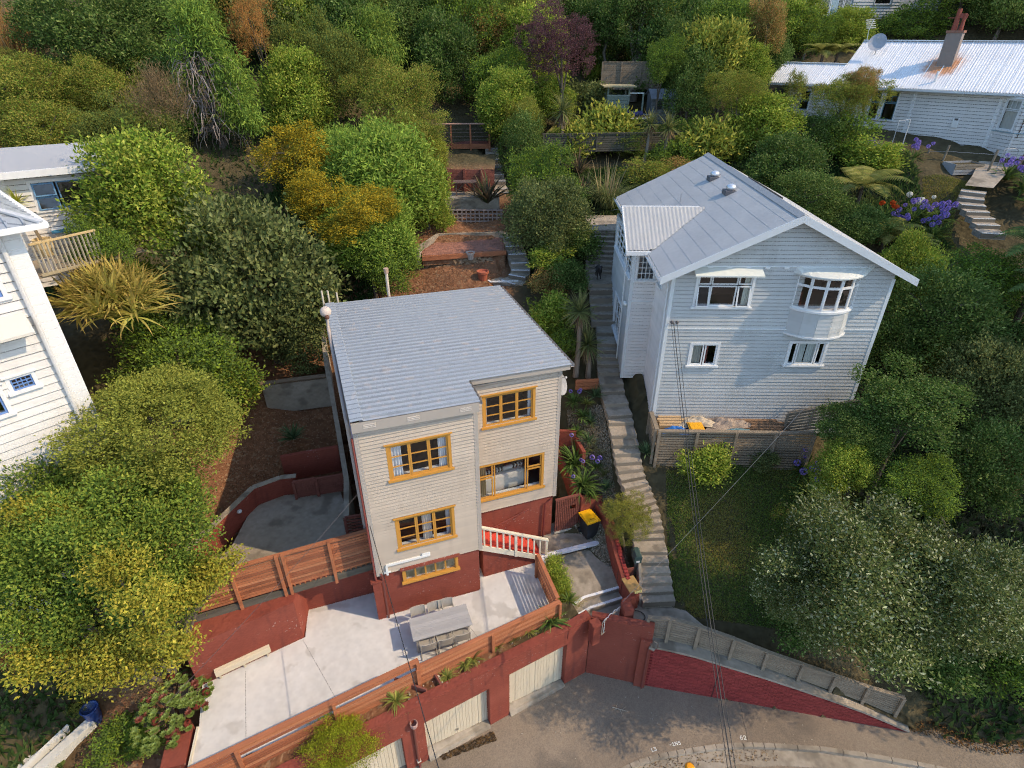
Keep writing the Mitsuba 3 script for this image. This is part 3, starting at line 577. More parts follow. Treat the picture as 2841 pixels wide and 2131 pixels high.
# ================================================================ HOUSE A: the cream house with the zinc roof
A0, AD = np.array([-4.319, 13.086, 0]), 19.6
FA = Fr(A0, AD); FA2 = Fr(FA(0, 1.35, 0), AD)
ha = thing('house', 'cream weatherboard house with a blue-grey ribbed roof, ochre windows and red base', 'house')
w1, w2, w3 = (.77, 2.66, 5.80, 7.05), (.74, 2.62, 2.99, 4.25), (.76, 2.64, 1.46, 2.03)
r1, r2 = (4.04, 5.87, 6.02, 7.22), (3.76, 6.26, 2.95, 4.46)
clad(ha, FA, Polygon([(.0, 2.06), (3.42, 2.06), (3.42, 7.70), (.0, 7.78)]), [w1, w2], .125, 'board_cream', 2.06, lip=.036, groove=.22, core_mat='board_gap_shade')
clad(ha, FA2, Polygon([(3.42, 2.35), (6.72, 2.35), (6.72, 7.72), (3.42, 7.76)]), [r1, r2], .125, 'board_cream', 2.35, lip=.036, groove=.22, core_mat='board_gap_shade')
base = M(); base.poly(FA, sbox(.03, -.3, 3.39, 2.05).difference(sbox(w3[0], w3[2], w3[1], w3[3])), .02, .2); part('foundation', ha, base, 'red_stucco')
part('foundation', ha, M().poly(FA2, sbox(3.2, -.5, 6.68, 2.34), .02, .2), 'red_stucco')
bx = M()
bx.box(FA, 3.30, 3.418, .121, 1.36, -.3, 7.7); part('side_wall', ha, bx, 'board_cream')
part('side_wall', ha, M().box(FA, .005, .12, .121, 8.2, -.3, 7.75), 'board_cream')
part('side_wall', ha, M().box(FA, 6.60, 6.718, 1.48, 8.2, -.3, 7.7), 'board_cream')
part('back_wall', ha, M().box(FA, .121, 6.6, 8.06, 8.2, -.3, 7.7), 'board_cream')
part('ceiling', ha, M((.3, .28, .26)).box(FA, .13, 3.29, .13, 8.0, 7.45, 7.5).box(FA, 3.3, 6.59, 1.49, 8.0, 7.45, 7.5), 'mat_paint')
tr = (0.37, .33, .29)
for fr, x, z0, z1 in ((FA, -.045, 2.02, 7.76), (FA, 3.375, 2.02, 7.72), (FA2, 6.66, 2.3, 7.72)):
    part('corner_board', ha, M(tr).box(fr, x, x + .13, -.05, -.0, z0, z1), 'mat_paint')
part('corner_board', ha, M(tr).box(FA, -.047, -.0, -.05, .14, 2.02, 7.76), 'mat_paint')
part('corner_board', ha, M(tr).box(FA, 3.42, 3.47, -.05, .10, 2.02, 7.72), 'mat_paint')
slope = lambda x: 8.09 - .022 * x
def fascia(fr, x0, x1, y0, y1, dz=.33): return M(tr).add(fr.pts([(x, y, slope(x) - d) for x in (x0, x1) for y in (y0, y1) for d in (dz, .012)]), BT)
part('fascia', ha, fascia(FA, -.06, 3.52, -.19, -.15), 'mat_paint')
part('fascia', ha, fascia(FA, 3.50, 6.98, 1.12, 1.16, .20), 'mat_paint')
part('fascia', ha, fascia(FA, 3.48, 3.52, -.148, 1.118, .2), 'mat_paint')
part('fascia', ha, M((0.16, .06, .05)).add(FA.pts([(x, y, slope(x) - d) for x in (-.06, -.02) for y in (-.145, 8.35) for d in (.3, .012)]), BT), 'mat_paint')
part('soffit', ha, M(tr).box(FA, -.02, 3.47, -.148, -.0, 7.70, 7.72).box(FA, 3.53, 6.9, 1.17, 1.34, 7.72, 7.74), 'mat_paint')
for x in (.25, 1.45, 2.95):
    part('vent', ha, M((.55, .5, .45)).box(FA, x, x + .34, -.205, -.191, slope(x) - .22, slope(x) - .20).box(FA, x, x + .34, -.205, -.191, slope(x) - .17, slope(x) - .15).box(FA, x, x + .34, -.205, -.191, slope(x) - .12, slope(x) - .10), 'mat_paint')
# ribbed roof: profile along y, extruded along x
def rib_profile(y0, y1, pitch=.25):
    ys, n = [], int((y1 - y0) / pitch)
    for i in range(n):
        b = y0 + i * pitch
        ys += [(b, 0), (b + pitch * .52, 0), (b + pitch * .62, .045), (b + pitch * .9, .045)]
    return ys + [(y1, 0)]
rf = M()
for x0, x1, y0, y1 in ((.17, 3.56, -.19, 1.06), (.17, 7.0, 1.06, 8.36)):
    pr = rib_profile(y0, y1); seg = np.linspace(x0, x1, 5)
    rf.grid(np.array([[FA(x, y, slope(x) + z + .02) for y, z in pr] for x in seg]))
    rf.add(np.array([FA(x1, y, slope(x1) + z + .02) for y, z in pr] + [FA(x1, y, slope(x1) - .0) for y, z in pr]), [t for i in range(len(pr) - 1) for t in ([i, i + 1, i + 1 + len(pr)], [i, i + 1 + len(pr), i + len(pr)])])
rk = part('roof', ha, rf, 'roof_zinc')
part('flashing', rk, M().add(FA.pts([(x, y, z) for y in (-.2, 8.38) for x, z in ((-.08, 8.08), (-.07, 8.15), (.26, 8.155), (.28, 8.11))]), [[0, 4, 5], [0, 5, 1], [1, 5, 6], [1, 6, 2], [2, 6, 7], [2, 7, 3]]), 'roof_zinc')
gt = M((0.42, .38, .34))
gt.add(FA.pts([(7.0 + dx, y, slope(7) - .10 + dz) for y in (1.1, 8.36) for dx, dz in ((.0, .08), (.0, 0), (.11, 0), (.11, .11))]), [[0, 4, 5], [0, 5, 1], [1, 5, 6], [1, 6, 2], [2, 6, 7], [2, 7, 3]])
part('gutter', ha, gt, 'mat_paint')
gt = M((0.42, .38, .34)); gt.add(FA.pts([(3.53 + dx, y, slope(3.5) - .10 + dz) for y in (-.17, 1.1) for dx, dz in ((.0, .08), (.0, 0), (.10, 0), (.10, .10))]), [[0, 4, 5], [0, 5, 1], [1, 5, 6], [1, 6, 2], [2, 6, 7], [2, 7, 3]])
part('gutter', ha, gt, 'mat_paint')
wc, lc = (.52, .56, .60), (.42, .40, .34)
window(ha, FA, *w1[:2], w1[2], w1[3], casements(), OCHRE, curt=[(0, .2, wc), (.84, 1, wc)])
window(ha, FA, *w2[:2], w2[2], w2[3], casements(), OCHRE, curt=[(.45, .62, (.45, .42, .38)), (.9, 1, (.4, .4, .42))])
window(ha, FA, *w3[:2], w3[2], w3[3], [(i / 5, (i + 1) / 5, 0, 1, 1, 1) for i in range(5)], OCHRE, curt=[(0, 1, (.17, .16, .10))], sash=.022, head=False)
part('hood', ha, M().box(FA, .70, 2.70, -.12, .02, 2.04, 2.12), 'red_stucco')
window(ha, FA2, *r1[:2], r1[2], r1[3], casements(), OCHRE, curt=[(0, .06, wc), (.92, 1, wc)])
window(ha, FA2, *r2[:2], r2[2], r2[3], [(0, .22, 0, .62, 1, 1), (0, .22, .66, 1, 1, 1), (.235, .75, 0, 1, 1, 1), (.765, 1, 0, .62, 1, 1), (.765, 1, .66, 1, 1, 1)], OCHRE, head=False, curt=[(0, .12, (.22, .18, .10))], room=True)
# living room seen through the big pane
sofa = thing('sofa', 'pale grey sofa seen through the large ochre window', 'sofa')
SF = Fr(FA2(3.98, .35, 2.62), AD + 4)
lin = (.50, .49, .45)
def rbox(fr, x0, x1, y0, y1, z0, z1, r=.05):
    s = [m3.Manifold.sphere(r, 12).translate([x, y, z]) for x in (x0 + r, x1 - r) for y in (y0 + r, y1 - r) for z in (z0 + r, z1 - r)]
    m = m3.Manifold.batch_hull(s).to_mesh(); return fr.pts(np.array(m.vert_properties)[:, :3]), np.array(m.tri_verts)
part('seat', sofa, M(lin).add(*rbox(SF, .0, 1.75, .25, .95, .1, .52)), 'mat_paint')
part('backrest', sofa, M(lin).add(*rbox(SF, .0, 1.75, .0, .27, .1, .86, .1)), 'mat_paint', smooth=True)
part('arm', sofa, M(lin).add(*rbox(SF, -.18, .02, .0, .95, .1, .66, .08)), 'mat_paint', smooth=True)
part('arm', sofa, M(lin).add(*rbox(SF, 1.73, 1.93, .0, .95, .1, .66, .08)), 'mat_paint', smooth=True)
for i, (x, lab) in enumerate(((.12, 'striped cushion at the left end of the sofa'), (.55, 'striped cushion in the middle of the sofa'), (.98, 'plain pale cushion on the sofa between striped ones'), (1.38, 'striped cushion at the right end of the sofa'))):
    ck = thing('cushion', lab, 'cushion', 'cushions on the sofa')
    fc = Fr(SF(x, .30, .62), AD + 4, ey=unit(SF.ey + np.array([0, 0, .35])), ez=unit(np.array([0, 0, 1.]) - .35 * SF.ey))
    if i == 2: part('cover', ck, M((.55, .53, .48)).add(*rbox(fc, 0, .4, 0, .13, 0, .36, .05)), 'mat_paint')
    else:
        for j in range(7): part('stripe', ck, M((.58, .55, .48) if j % 2 else (.05, .045, .05)).add(*rbox(fc, j * .06, j * .06 + .064, .0 + .01 * abs(j - 3), .13 - .01 * abs(j - 3), 0, .36, .02)), 'mat_paint')
# pipes, dish, services
pp = thing('waste_pipe', 'white waste pipe running along the bottom of the cream front wall', 'pipe')
part('pipe', pp, M((.72, .71, .68)).box(FA, .28, 1.72, -.10, -.03, 2.40, 2.47).box(FA, .26, .33, -.10, -.03, 2.02, 2.42), 'mat_gloss')
part('bracket', pp, M((.7, .7, .68)).box(FA, 1.45, 1.72, -.09, -.028, 2.47, 2.55).box(FA, .2, .4, -.095, -.0, 2.12, 2.16), 'mat_gloss')
pier = thing('drain_pier', 'red rendered pier with a downpipe at the front left corner of the house', 'pier')
part('pier', pier, M().box(FA, -.22, .05, -.06, .3, -.1, 1.78), 'red_stucco'); part('cap', pier, M().box(FA, -.27, .10, -.10, .34, 1.781, 1.84), 'red_stucco')
part('pipe', pier, M((.16, .05, .04)).tube([FA(.12, -.07, 0), FA(.12, -.07, 2.0), FA(.08, -.05, 2.12)], .035, 6), 'mat_gloss')
part('pipe', pier, M((.22, .06, .05)).tube([FA(-.09, -.02, 1.85), FA(-.09, -.02, 7.5)], .035, 6), 'mat_gloss')
vp = thing('vent_pipe', 'cream soil vent pipe with a round cowl on the left wall of the house', 'pipe')
L = lambda y, z, o=-.13: FA(o, y, z)
part('pipe', vp, M((.40, .33, .29)).tube([L(.9, 1.5), L(.9, 7.3), L(1.0, 7.55), L(5.6, 8.1), L(5.8, 8.2), L(5.85, 8.75)], .065, 8), 'mat_paint', smooth=35)
part('cowl', vp, M((.55, .45, .38)).sphere(L(5.85, 8.85), .19, 2), 'mat_paint', smooth=True)
part('mouth', vp, M((.12, .05, .03)).sphere(L(5.80, 8.74) + np.array([.06, -.12, -.02]), .085, 1), 'mat_paint')
fl = thing('flue', 'thin cream flue standing behind the ribbed roof', 'flue')
q = FA(2.4, 8.55, 0)
part('pipe', fl, M((.55, .45, .36)).tube([(q[0], q[1], 4), (q[0], q[1], 9.0)], .06, 8), 'mat_paint'); part('cap', fl, M((.42, .28, .2)).tube([(q[0], q[1], 9.0), (q[0], q[1], 9.2)], [.09, .10], 8), 'mat_paint')
for dx, y, z in ((-.12, 8.4, 8.65), (.1, 8.5, 8.6), (.42, 8.55, 8.45)):
    solo('roof_peg', 'thin cream post at the far left corner of the ribbed roof, ' + {-.12: 'the left one', .1: 'the middle one', .42: 'the right one'}[dx], 'post', M((.55, .47, .36)).tube([FA(dx, y, 6.5), FA(dx, y, z)], .035, 6), 'mat_paint', 'posts at the far left roof corner')
for y, z0, z1, lab in ((1.9, 5.0, 6.4, 'lilac wall panel high on the left side of the house'), (.55, .9, 2.6, 'lilac meter cover low on the left side of the house')):
    solo('wall_panel', lab, 'panel', M((.42, .34, .42)).box(FA, -.10, .0, y, y + .55, z0, z1), 'mat_paint')
sd = thing('satellite_dish', 'grey satellite dish on the right side wall of the cream house', 'satellite dish')
dc = FA(6.95, 1.9, 6.75)
m = M((.32, .31, .31)); ax = unit([.75, -.5, .45]); u1 = unit(np.cross(ax, [0, 0, 1])); u2 = np.cross(ax, u1)
rr = np.linspace(0, .36, 6); m.grid(np.array([[dc + u1 * r * math.cos(t) + u2 * r * 1.1 * math.sin(t) + ax * (r * r * .7) for t in np.linspace(0, 2 * PI, 21)] for r in rr])); part('dish', sd, m, 'mat_paint', smooth=True)
part('arm', sd, M((.25, .25, .25)).tube([dc - u2 * .3, dc + ax * .4 - u2 * .2], .014, 5).tube([dc, FA(6.74, 2.0, 6.5)], .02, 5), 'mat_paint'); part('receiver', sd, M((.5, .5, .5)).sphere(dc + ax * .4 - u2 * .2, .045, 1), 'mat_paint')
# recess foundation trims
part('pipe', ha, M((.24, .06, .045)).tube([FA2(3.9, -.03, 1.35), FA2(5.7, -.03, 1.95)], .018, 6), 'mat_paint')
part('pipe', ha, M((.15, .035, .03)).tube([FA2(6.62, -.04, 2.2), FA2(6.35, -.06, 2.05), FA2(6.3, -.06, .35)], .035, 6), 'mat_gloss')

# ================================================================ ENTRY STEPS, PATHS
st = thing('entry_stairs', 'bright red entry stairs with a cream balustrade climbing beside the house', 'stairs')
SA = FA(3.5, .42, 0); SB = FA(6.0, .42, 0)
REDB = (.62, .075, .05)
n = 9
for i in range(n):
    x1 = 6.10 - i * .27
    part('step', st, M(REDB).box(FA, x1 - .29, x1, .47, 1.30, .12 + i * .155, .27 + i * .155), 'mat_paint')
    part('infill', st, M().box(FA, x1 - .27, x1 - .002, .5, 1.28, -.05, .118 + i * .155), 'red_stucco')
sl_ = .155 / .27
zl = lambda x: .30 + (6.1 - x) * sl_
def rake(x0, x1, dz, h, y0, y1, col): return M(col).add(FA.pts([(x, y, zl(x) + dz + d) for x in (x0, x1) for y in (y0, y1) for d in (0, h)]), BT)
BAL = (.60, .545, .44)
part('stringer', st, rake(3.5, 6.05, -.26, .24, .39, .44, BAL), 'mat_paint')
part('handrail', st, rake(3.46, 6.15, .80, .07, .35, .47, BAL), 'mat_paint')
for i in range(10):
    x = 3.68 + i * .235
    if i in (5,): continue
    part('baluster', st, M(BAL).box(FA, x, x + .055, .39, .44, zl(x) - .02, zl(x) + .80), 'mat_paint')
for x in (4.83, 6.03): part('newel', st, M(BAL).box(FA, x, x + .09, .37, .46, zl(x) - .30, zl(x) + .80), 'mat_paint')
pth = [(1.146, 15.625), (3.271, 16.233), (3.597, 17.592), (2.161, 17.726)]
wl = np.array(pth).reshape(-1, 2)
upper = Polygon([(1.02, 15.55), wl[1], (3.35, 15.9), (3.3, 16.9), (2.75, 17.3), (1.6, 17.2), FA(6.0, 1.36, 0)[:2], FA(5.9, .45, 0)[:2]])
struct('entry_path', M().poly(W0, upper, -.2, .34, plane='xy'), 'concrete_old', 'upper landing of the entry path by the red gate')
low1 = Polygon([(1.0, 15.45), wl[1] + [.1, -.05], (4.007, 14.291), (2.526, 13.751), (1.999, 13.271), (1.15, 14.7)])
struct('entry_path', M().poly(W0, low1, -.4, .10, plane='xy'), 'concrete_old', 'stained middle landing of the entry path')
low2 = Polygon([(2.001, 13.201), (2.544, 13.833), (4.069, 14.376), (4.199, 13.971), (2.710, 13.427), (2.086, 12.743)])
struct('entry_path', M().poly(W0, low2, -.4, -.07, plane='xy'), 'concrete_old', 'narrow step of the entry path between white nosings')
low3 = Polygon([(2.073, 12.855), (2.733, 13.544), (4.286, 14.094), (4.825, 13.895), (5.925, 13.699), (6.633, 12.765), (5.761, 12.412), (4.436, 12.729), (2.691, 13.037)])
struct('entry_path', M().poly(W0, low3, -.6, -.24, plane='xy'), 'concrete_old', 'concrete apron at the iron gate')
ramp = M()
rp = [(*(6.158, 12.712), -.25), (5.9, 13.2, -.35), (6.5, 12.9, -.5), (8.6, 12.35, -.95), (11.2, 11.75, -1.75), (13.2, 11.2, -2.45)]
ramp.grid(np.array([[(x, y - .55, z), (x + .1, y + .55, z)] for x, y, z in rp])); struct('ramp_path', ramp, 'soil', 'narrow earth path running down behind the grey fence')
wn = thing('step_nosing', 'thick white painted edge across the entry path below the stairs', 'step edge')
part('edge', wn, M((.66, .66, .72)).beam((*(1.068, 15.439), .33), (*(3.295, 16.156), .33), .17, .09), 'mat_paint')
part('return', wn, M((.66, .66, .72)).beam((*(1.102, 15.399), .30), (*(1.282, 14.873), .25), .14, .08), 'mat_paint')
for lab, pts in (('thin white step edge bending across the entry path, the upper of two', [(2.043, 13.440, 0.100), (2.529, 13.808, 0.100), (4.075, 14.331, 0.100)]), ('thin white step edge bending across the entry path, the lower of two', [(2.086, 13.103, -0.070), (2.734, 13.517, -0.070), (4.140, 14.027, -0.070)])):
    m = M((.72, .72, .74))
    for a, b_ in zip(pts[:-1], pts[1:]): m.beam(a, b_, .09, .03)
    solo('step_edge', lab, 'step edge', m, 'mat_paint')
# red wall on the right of the entry path, with piers
er = thing('entry_wall', 'red rendered wall with an ochre capped pier along the right of the entry path', 'wall')
EP = [(3.289, 17.089, 1.500), (3.608, 16.440, 1.300), (3.690, 15.686, 1.100), (3.787, 14.867, 0.900), (3.901, 14.059, 0.750)]
m, mc = M(), M()
for i, (a, b_) in enumerate(zip(EP[:-1], EP[1:])):
    wall_line(m, a[:2], b_[:2], -.4, a[2], .14, z1b=b_[2])
part('face', er, m, 'red_stucco')
ex_, ey_ = EP[-1][:2]
part('pier', er, M().box(Fr((ex_ + .15, ey_ - .1, 0), 18), -.16, .22, -.42, .12, -.4, .72), 'red_stucco')
part('pier_cap', er, M((.34, .21, .08)).box(Fr((ex_ + .15, ey_ - .1, 0), 18), -.2, .26, -.46, .16, .721, .77), 'mat_paint', 'ochre painted pier cap')
part('number_plate', er, M((.7, .55, .2)).box(Fr((ex_ + .15, ey_ - .1, 0), 18), -.02, .24, -.50, -.464, .66, .74), 'mat_paint')
m = M(); wall_line(m, (ex_ + .32, ey_ - .5), (3.746, 13.253), -.4, .55, .16); part('face', er, m, 'red_stucco')
q = np.array((3.695, 13.089, 0.750))
part('pier', er, M().box(Fr((q[0], q[1] - .1, 0), 10), -.02, .30, -.26, .12, -.4, .72), 'red_stucco')
bk = M()
for i in range(26):
    t = i / 25 * (len(EP) - 1); j = min(int(t), len(EP) - 2); p = np.array(EP[j]) * (1 - t + j) + np.array(EP[j + 1]) * (t - j)
    bk.box(Fr((p[0] + .14, p[1], p[2] - .06), 20 + jit.uniform(-15, 15)), -.07, .07, -.05, .05, 0, .11)
part('brick_edging', er, bk, 'red_brick', kind='stuff')
ig = thing('iron_gate', 'small pale wrought iron gate with scroll top between red piers', 'gate')
ga, gb = np.array((2.977, 12.508, 0.450)), np.array((3.701, 13.143, 0.450))
IR = (.42, .33, .24)
m = M(IR)
lo = np.array([0, 0, -.62])
part('rail', ig, M(IR).beam(ga, gb, .03, .035), 'mat_paint'); part('rail', ig, M(IR).beam(ga + lo, gb + lo, .03, .03), 'mat_paint')
for i in range(10):
    p = ga + (gb - ga) * i / 9; part('bar', ig, M((.62, .60, .56) if 0 < i < 9 else IR).tube([p + lo, p], .016 if 0 < i < 9 else .022, 5), 'mat_paint')
for i in range(4):
    p = ga + (gb - ga) * (.15 + .23 * i); s = unit(gb - ga); h = .06 + .05 * (i in (1, 2))
    part('scroll', ig, M((.5, .5, .52)).tube([p + s * .10 * math.cos(t) + np.array([0, 0, h * math.sin(t) + .02]) for t in np.linspace(-.3, PI + .9, 10)], .013, 4), 'mat_paint')
gp = thing('gate_pier', 'short red pier at the hinge side of the iron gate', 'pier')
q = np.array((2.777, 12.433, 0.550)); part('pier', gp, M().box(Fr((q[0] - .05, q[1], 0), 25), -.14, .14, -.14, .14, -.4, .52), 'red_stucco'); part('cap', gp, M().box(Fr((q[0] - .05, q[1], 0), 25), -.16, .16, -.16, .16, .521, .56), 'red_stucco')
rg = thing('red_gate', 'maroon vertical slat gate beside the red foundation of the house', 'gate')
RG = Fr(FA2(6.78, -.05, .42), AD)
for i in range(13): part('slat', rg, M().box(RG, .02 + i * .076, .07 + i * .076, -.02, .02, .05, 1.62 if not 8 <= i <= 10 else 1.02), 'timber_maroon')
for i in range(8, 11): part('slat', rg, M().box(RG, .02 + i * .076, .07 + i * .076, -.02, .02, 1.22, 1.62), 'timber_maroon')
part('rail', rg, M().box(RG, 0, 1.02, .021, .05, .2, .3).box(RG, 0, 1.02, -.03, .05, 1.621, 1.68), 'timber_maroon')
part('sill', rg, M((.5, .45, .36)).box(RG, 0, 1.05, -.06, .06, -.02, .045), 'mat_paint')
rb = thing('bed_wall', 'red rendered wall holding the planted bed behind the wheelie bin', 'wall')
m = M(); wall_line(m, FA2(7.82, -.05, 0)[:2], (3.45, 17.3), 0, 1.95, .16, z1b=1.7); wall_line(m, (3.45, 17.3), (3.289, 17.089, 1.500)[:2], 0, 1.7, .14, z1b=1.5); wall_line(m, FA2(7.80, -.02, 0)[:2], FA2(7.75, 3.2, 0)[:2], 0, 1.95, .14, z1b=3.0)
part('face', rb, m, 'red_stucco')
m = M(); wall_line(m, FA2(7.78, 2.6, 0)[:2], FA2(8.6, 2.2, 0)[:2], 1.4, 3.3, .14); wall_line(m, FA2(8.6, 2.2, 0)[:2], FA2(8.5, 1.2, 0)[:2], 1.4, 3.0, .14); part('face', rb, m, 'red_stucco')

# ================================================================ HOUSE B: the pale blue gabled house
FB = Fr((5.52, 19.05, 0), -1.0)
hb = thing('house', 'pale blue-grey weatherboard house with a grey gabled roof and a bowed bay window', 'house')
gz = lambda u: min(10.05 + .49 * (u + .5), 10.05 + .49 * (7.95 - u)) - .18
b1, b2, b3 = (.78, 2.80, 8.86, 10.08), (.95, 2.05, 6.52, 7.44), (4.50, 5.92, 6.58, 7.54)
shape = Polygon([(0, 3.5), (7.45, 3.5), (7.45, gz(7.45)), (3.72, gz(3.72)), (0, gz(0))])
clad(hb, FB, shape, [b1, b2, b3, (4.45, 6.2, 8.9, 9.95)], .145, 'board_blue', 3.5, groove=.14, core_mat='board_gap_shade')
FBL = Fr(FB(0, 2.4, 0), ex=-FB.ey, ey=FB.ex)            # left wall: x towards the camera
clad(hb, FBL, sbox(0, 3.9, 2.4, 9.95), [(.5, 1.1, 9.0, 9.8)], .145, 'board_white', 3.9, pieces=False)
FBR = Fr(FB(7.45, 0, 0), ex=FB.ey, ey=-FB.ex)
clad(hb, FBR, sbox(0.0, 3.5, 9.4, 9.95), [], .145, 'board_blue', 3.5, pieces=False)
part('back_wall', hb, M().box(FB, 0.12, 7.33, 9.28, 9.4, 3.5, 9.9), 'board_blue')
FP = Fr(FB(-.95, 2.4, 0), -1.0)
clad(hb, FP, sbox(0, 4.55, .95, 10.15), [(.12, .90, 8.92, 10.12)], .145, 'board_white', 4.55, groove=.14, core_mat='board_gap_shade')
FPL = Fr(FB(-.95, 7.2, 0), ex=-FB.ey, ey=FB.ex)
clad(hb, FPL, sbox(0, 4.55, 4.8, 10.2), [(.5, 4.6, 8.9, 10.1), (1.6, 3.6, 5.6, 7.2)], .145, 'board_blue', 4.55, pieces=False)
BT_ = (.60, .62, .62); BWH = (.66, .66, .65)
for fr, x, z0, z1 in ((FB, -.05, 3.5, 9.9), (FB, 7.38, 3.5, 9.9), (FP, -.04, 4.55, 10.15)): part('corner_board', hb, M(BT_).box(fr, x, x + .12, -.04, 0.0, z0, z1), 'mat_paint')
part('corner_board', hb, M(BT_).box(FB, -.05, -.0, -.04, .10, 3.5, 9.9), 'mat_paint')
part('band', hb, M(BT_).box(FB, .0, 7.45, -.05, -.001, 7.98, 8.02), 'mat_paint')
part('band', hb, M(BT_).box(FP, 0, .95, -.05, -.001, 8.0, 8.05), 'mat_paint')
part('gable_band', hb, M(BT_).box(FB, .9, 6.5, -.05, -.001, 10.30, 10.34), 'mat_paint')
for i in range(9): part('dentil', hb, M(BWH).box(FB, 1.1 + i * .64, 1.26 + i * .64, -.06, -.03, 10.24, 10.30), 'mat_paint')
# main roof: lapped sheets
R0, R1 = -.42, 10.9
rk = None
zr = lambda u: min(10.05 + .49 * (u + .5), 10.05 + .49 * (7.95 - u))
for side in (0, 1):
    nS = 9; base = M()
    for k in range(nS):
        ua, ub = (-.5 + 4.225 * k / nS, -.5 + 4.225 * (k + 1) / nS) if side == 0 else (7.95 - 4.225 * k / nS, 7.95 - 4.225 * (k + 1) / nS)
        m = M()
        za, zb = zr(ua) + .012, zr(ub) + .003
        m.add(FB.pts([(u, y, z - d) for u, z in ((ua, za), (ub, zb)) for y in (R0, R1) for d in (.009, 0)]), BT)
        if rk is None: rk = part('roof', hb, M().add(FB.pts([(u, y, zr(u) - d) for u in (-.49, 3.725) for y in (R0 + .01, R1 - .01) for d in (.1, .02)]), BT), 'roof_grey')
        part('sheet', rk, m, 'roof_grey')
part('underlay', rk, M().add(FB.pts([(u, y, zr(u) - d) for u in (7.94, 3.73) for y in (R0 + .01, R1 - .01) for d in (.1, .02)]), BT), 'roof_grey')
part('ridge_cap', rk, M((.30, .305, .31)).add(FB.pts([(u, y, z) for y in (R0 - .02, R1 + .02) for u, z in ((3.53, zr(3.53) + .035), (3.725, zr(3.725) + .06), (3.92, zr(3.92) + .035))]), [[0, 3, 4], [0, 4, 1], [1, 4, 5], [1, 5, 2]]), 'mat_paint')
for ua, ub in ((-.55, 3.725), (8.0, 3.725)):
    part('barge_board', hb, M((.58, .60, .61)).add(FB.pts([(u, y, zr(min(max(u, -.5), 7.95)) - (.025 if u in (-.55, 8.0) else 0) - d) for u in (ua, ub) for y in (R0 - .04, R0 - .002) for d in (.22, -.03)]), BT), 'mat_paint')
    part('soffit', hb, M((.60, .61, .60)).add(FB.pts([(u, y, zr(u) - .125 - d) for u in (ua + (.06 if ua < 0 else -.06), ub) for y in (R0, -.0) for d in (.01, 0)]), BT), 'mat_paint')
gut = M(BWH)
for y0, y1 in ((R0, R1),):
    gut.add(FB.pts([(-.5 - dx, y, 9.94 + dz) for y in (y0, y1) for dx, dz in ((0, .08), (0, 0), (.11, 0), (.11, .10))]), [[0, 4, 5], [0, 5, 1], [1, 5, 6], [1, 6, 2], [2, 6, 7], [2, 7, 3]])
part('gutter', hb, gut, 'mat_paint')
for u, y in ((2.95, 4.55), (3.0, 7.0)):
    k = thing('roof_vent', 'silver dome roof vent on the grey gable, ' + ('the nearer one' if y < 5 else 'the farther one'), 'vent', 'dome vents near the ridge')
    o = FB(u, y, zr(u) + .02)
    part('base', k, M((.10, .10, .11)).box(Fr(o, -1), -.25, .25, -.25, .25, -.12, .06), 'mat_paint'); part('dome', k, M((.75, .76, .78)).sphere(o + np.array([0, 0, .16]), .19, 2, sc=(1, 1, .7)), 'mat_metal', smooth=True)
sk = thing('skylight', 'dark skylight on the far slope of the grey gable', 'skylight'); part('pane', sk, M((.03, .03, .035)).add(FB.pts([(u, y, zr(u) + .07 - d) for u in (4.5, 4.9) for y in (4.2, 7.2) for d in (.06, 0)]), BT), 'mat_gloss')
for x, y in ((1.4, 5.9), (1.46, 6.1)): solo('roof_stub', 'thin pipe stub on the left slope of the grey gable, ' + ('nearer one' if y < 6 else 'farther one'), 'pipe', M((.3, .3, .3)).tube([FB(x, y, zr(x)), FB(x, y, zr(x) + .32)], .012, 5), 'mat_paint', 'pipe stubs on the grey roof')
# porch roof (corrugated), meeting the main roof
pz = lambda y: 10.16 + .60 * (y - 2.2)
pr = M(); us = np.arange(-1.28, 1.9, .0375)
rows = []
for u in us:
    y1 = 4.05; y0 = 2.15 if u < -.42 else 2.2 + max(0, (zr(u) - 10.16) / .60) + .0
    rows.append([FB(u, y0 + (y1 - y0) * t, pz(y0 + (y1 - y0) * t) + .012 * math.sin(u / .075 * PI) + .02) for t in (0, 1)] if y0 < y1 else [FB(u, y1, pz(y1))] * 2)
part('porch_roof', hb, pr.grid(np.array(rows)), 'roof_grey', 'corrugated porch roof', smooth=True)
pb = M(BWH); pb.add(FB.pts([(u, y, pz(y) - d) for u in (-1.31, -1.27) for y in (2.12, 4.05) for d in (.16, -.03)]), BT); pb.box(FB, -1.31, -.40, 2.08, 2.14, 9.97, 10.13)
pb.box(FB, -1.31, 1.7, 4.05, 4.12, 11.05, 11.30); pb.add(FB.pts([(u, y, pz(y) - d) for u in (-1.27, -.6) for y in (4.12, 6.5) for d in (.1, 0)]), BT) if False else None
part('porch_fascia', hb, pb, 'mat_paint')
part('porch_back', hb, M((.5, .5, .5)).add(FB.pts([(-1.28, 4.12, 11.2), (1.7, 4.12, 11.2), (.4, 7.3, 10.5), (-1.28, 7.3, 10.3)]), [[0, 1, 2], [0, 2, 3]]), 'mat_paint')
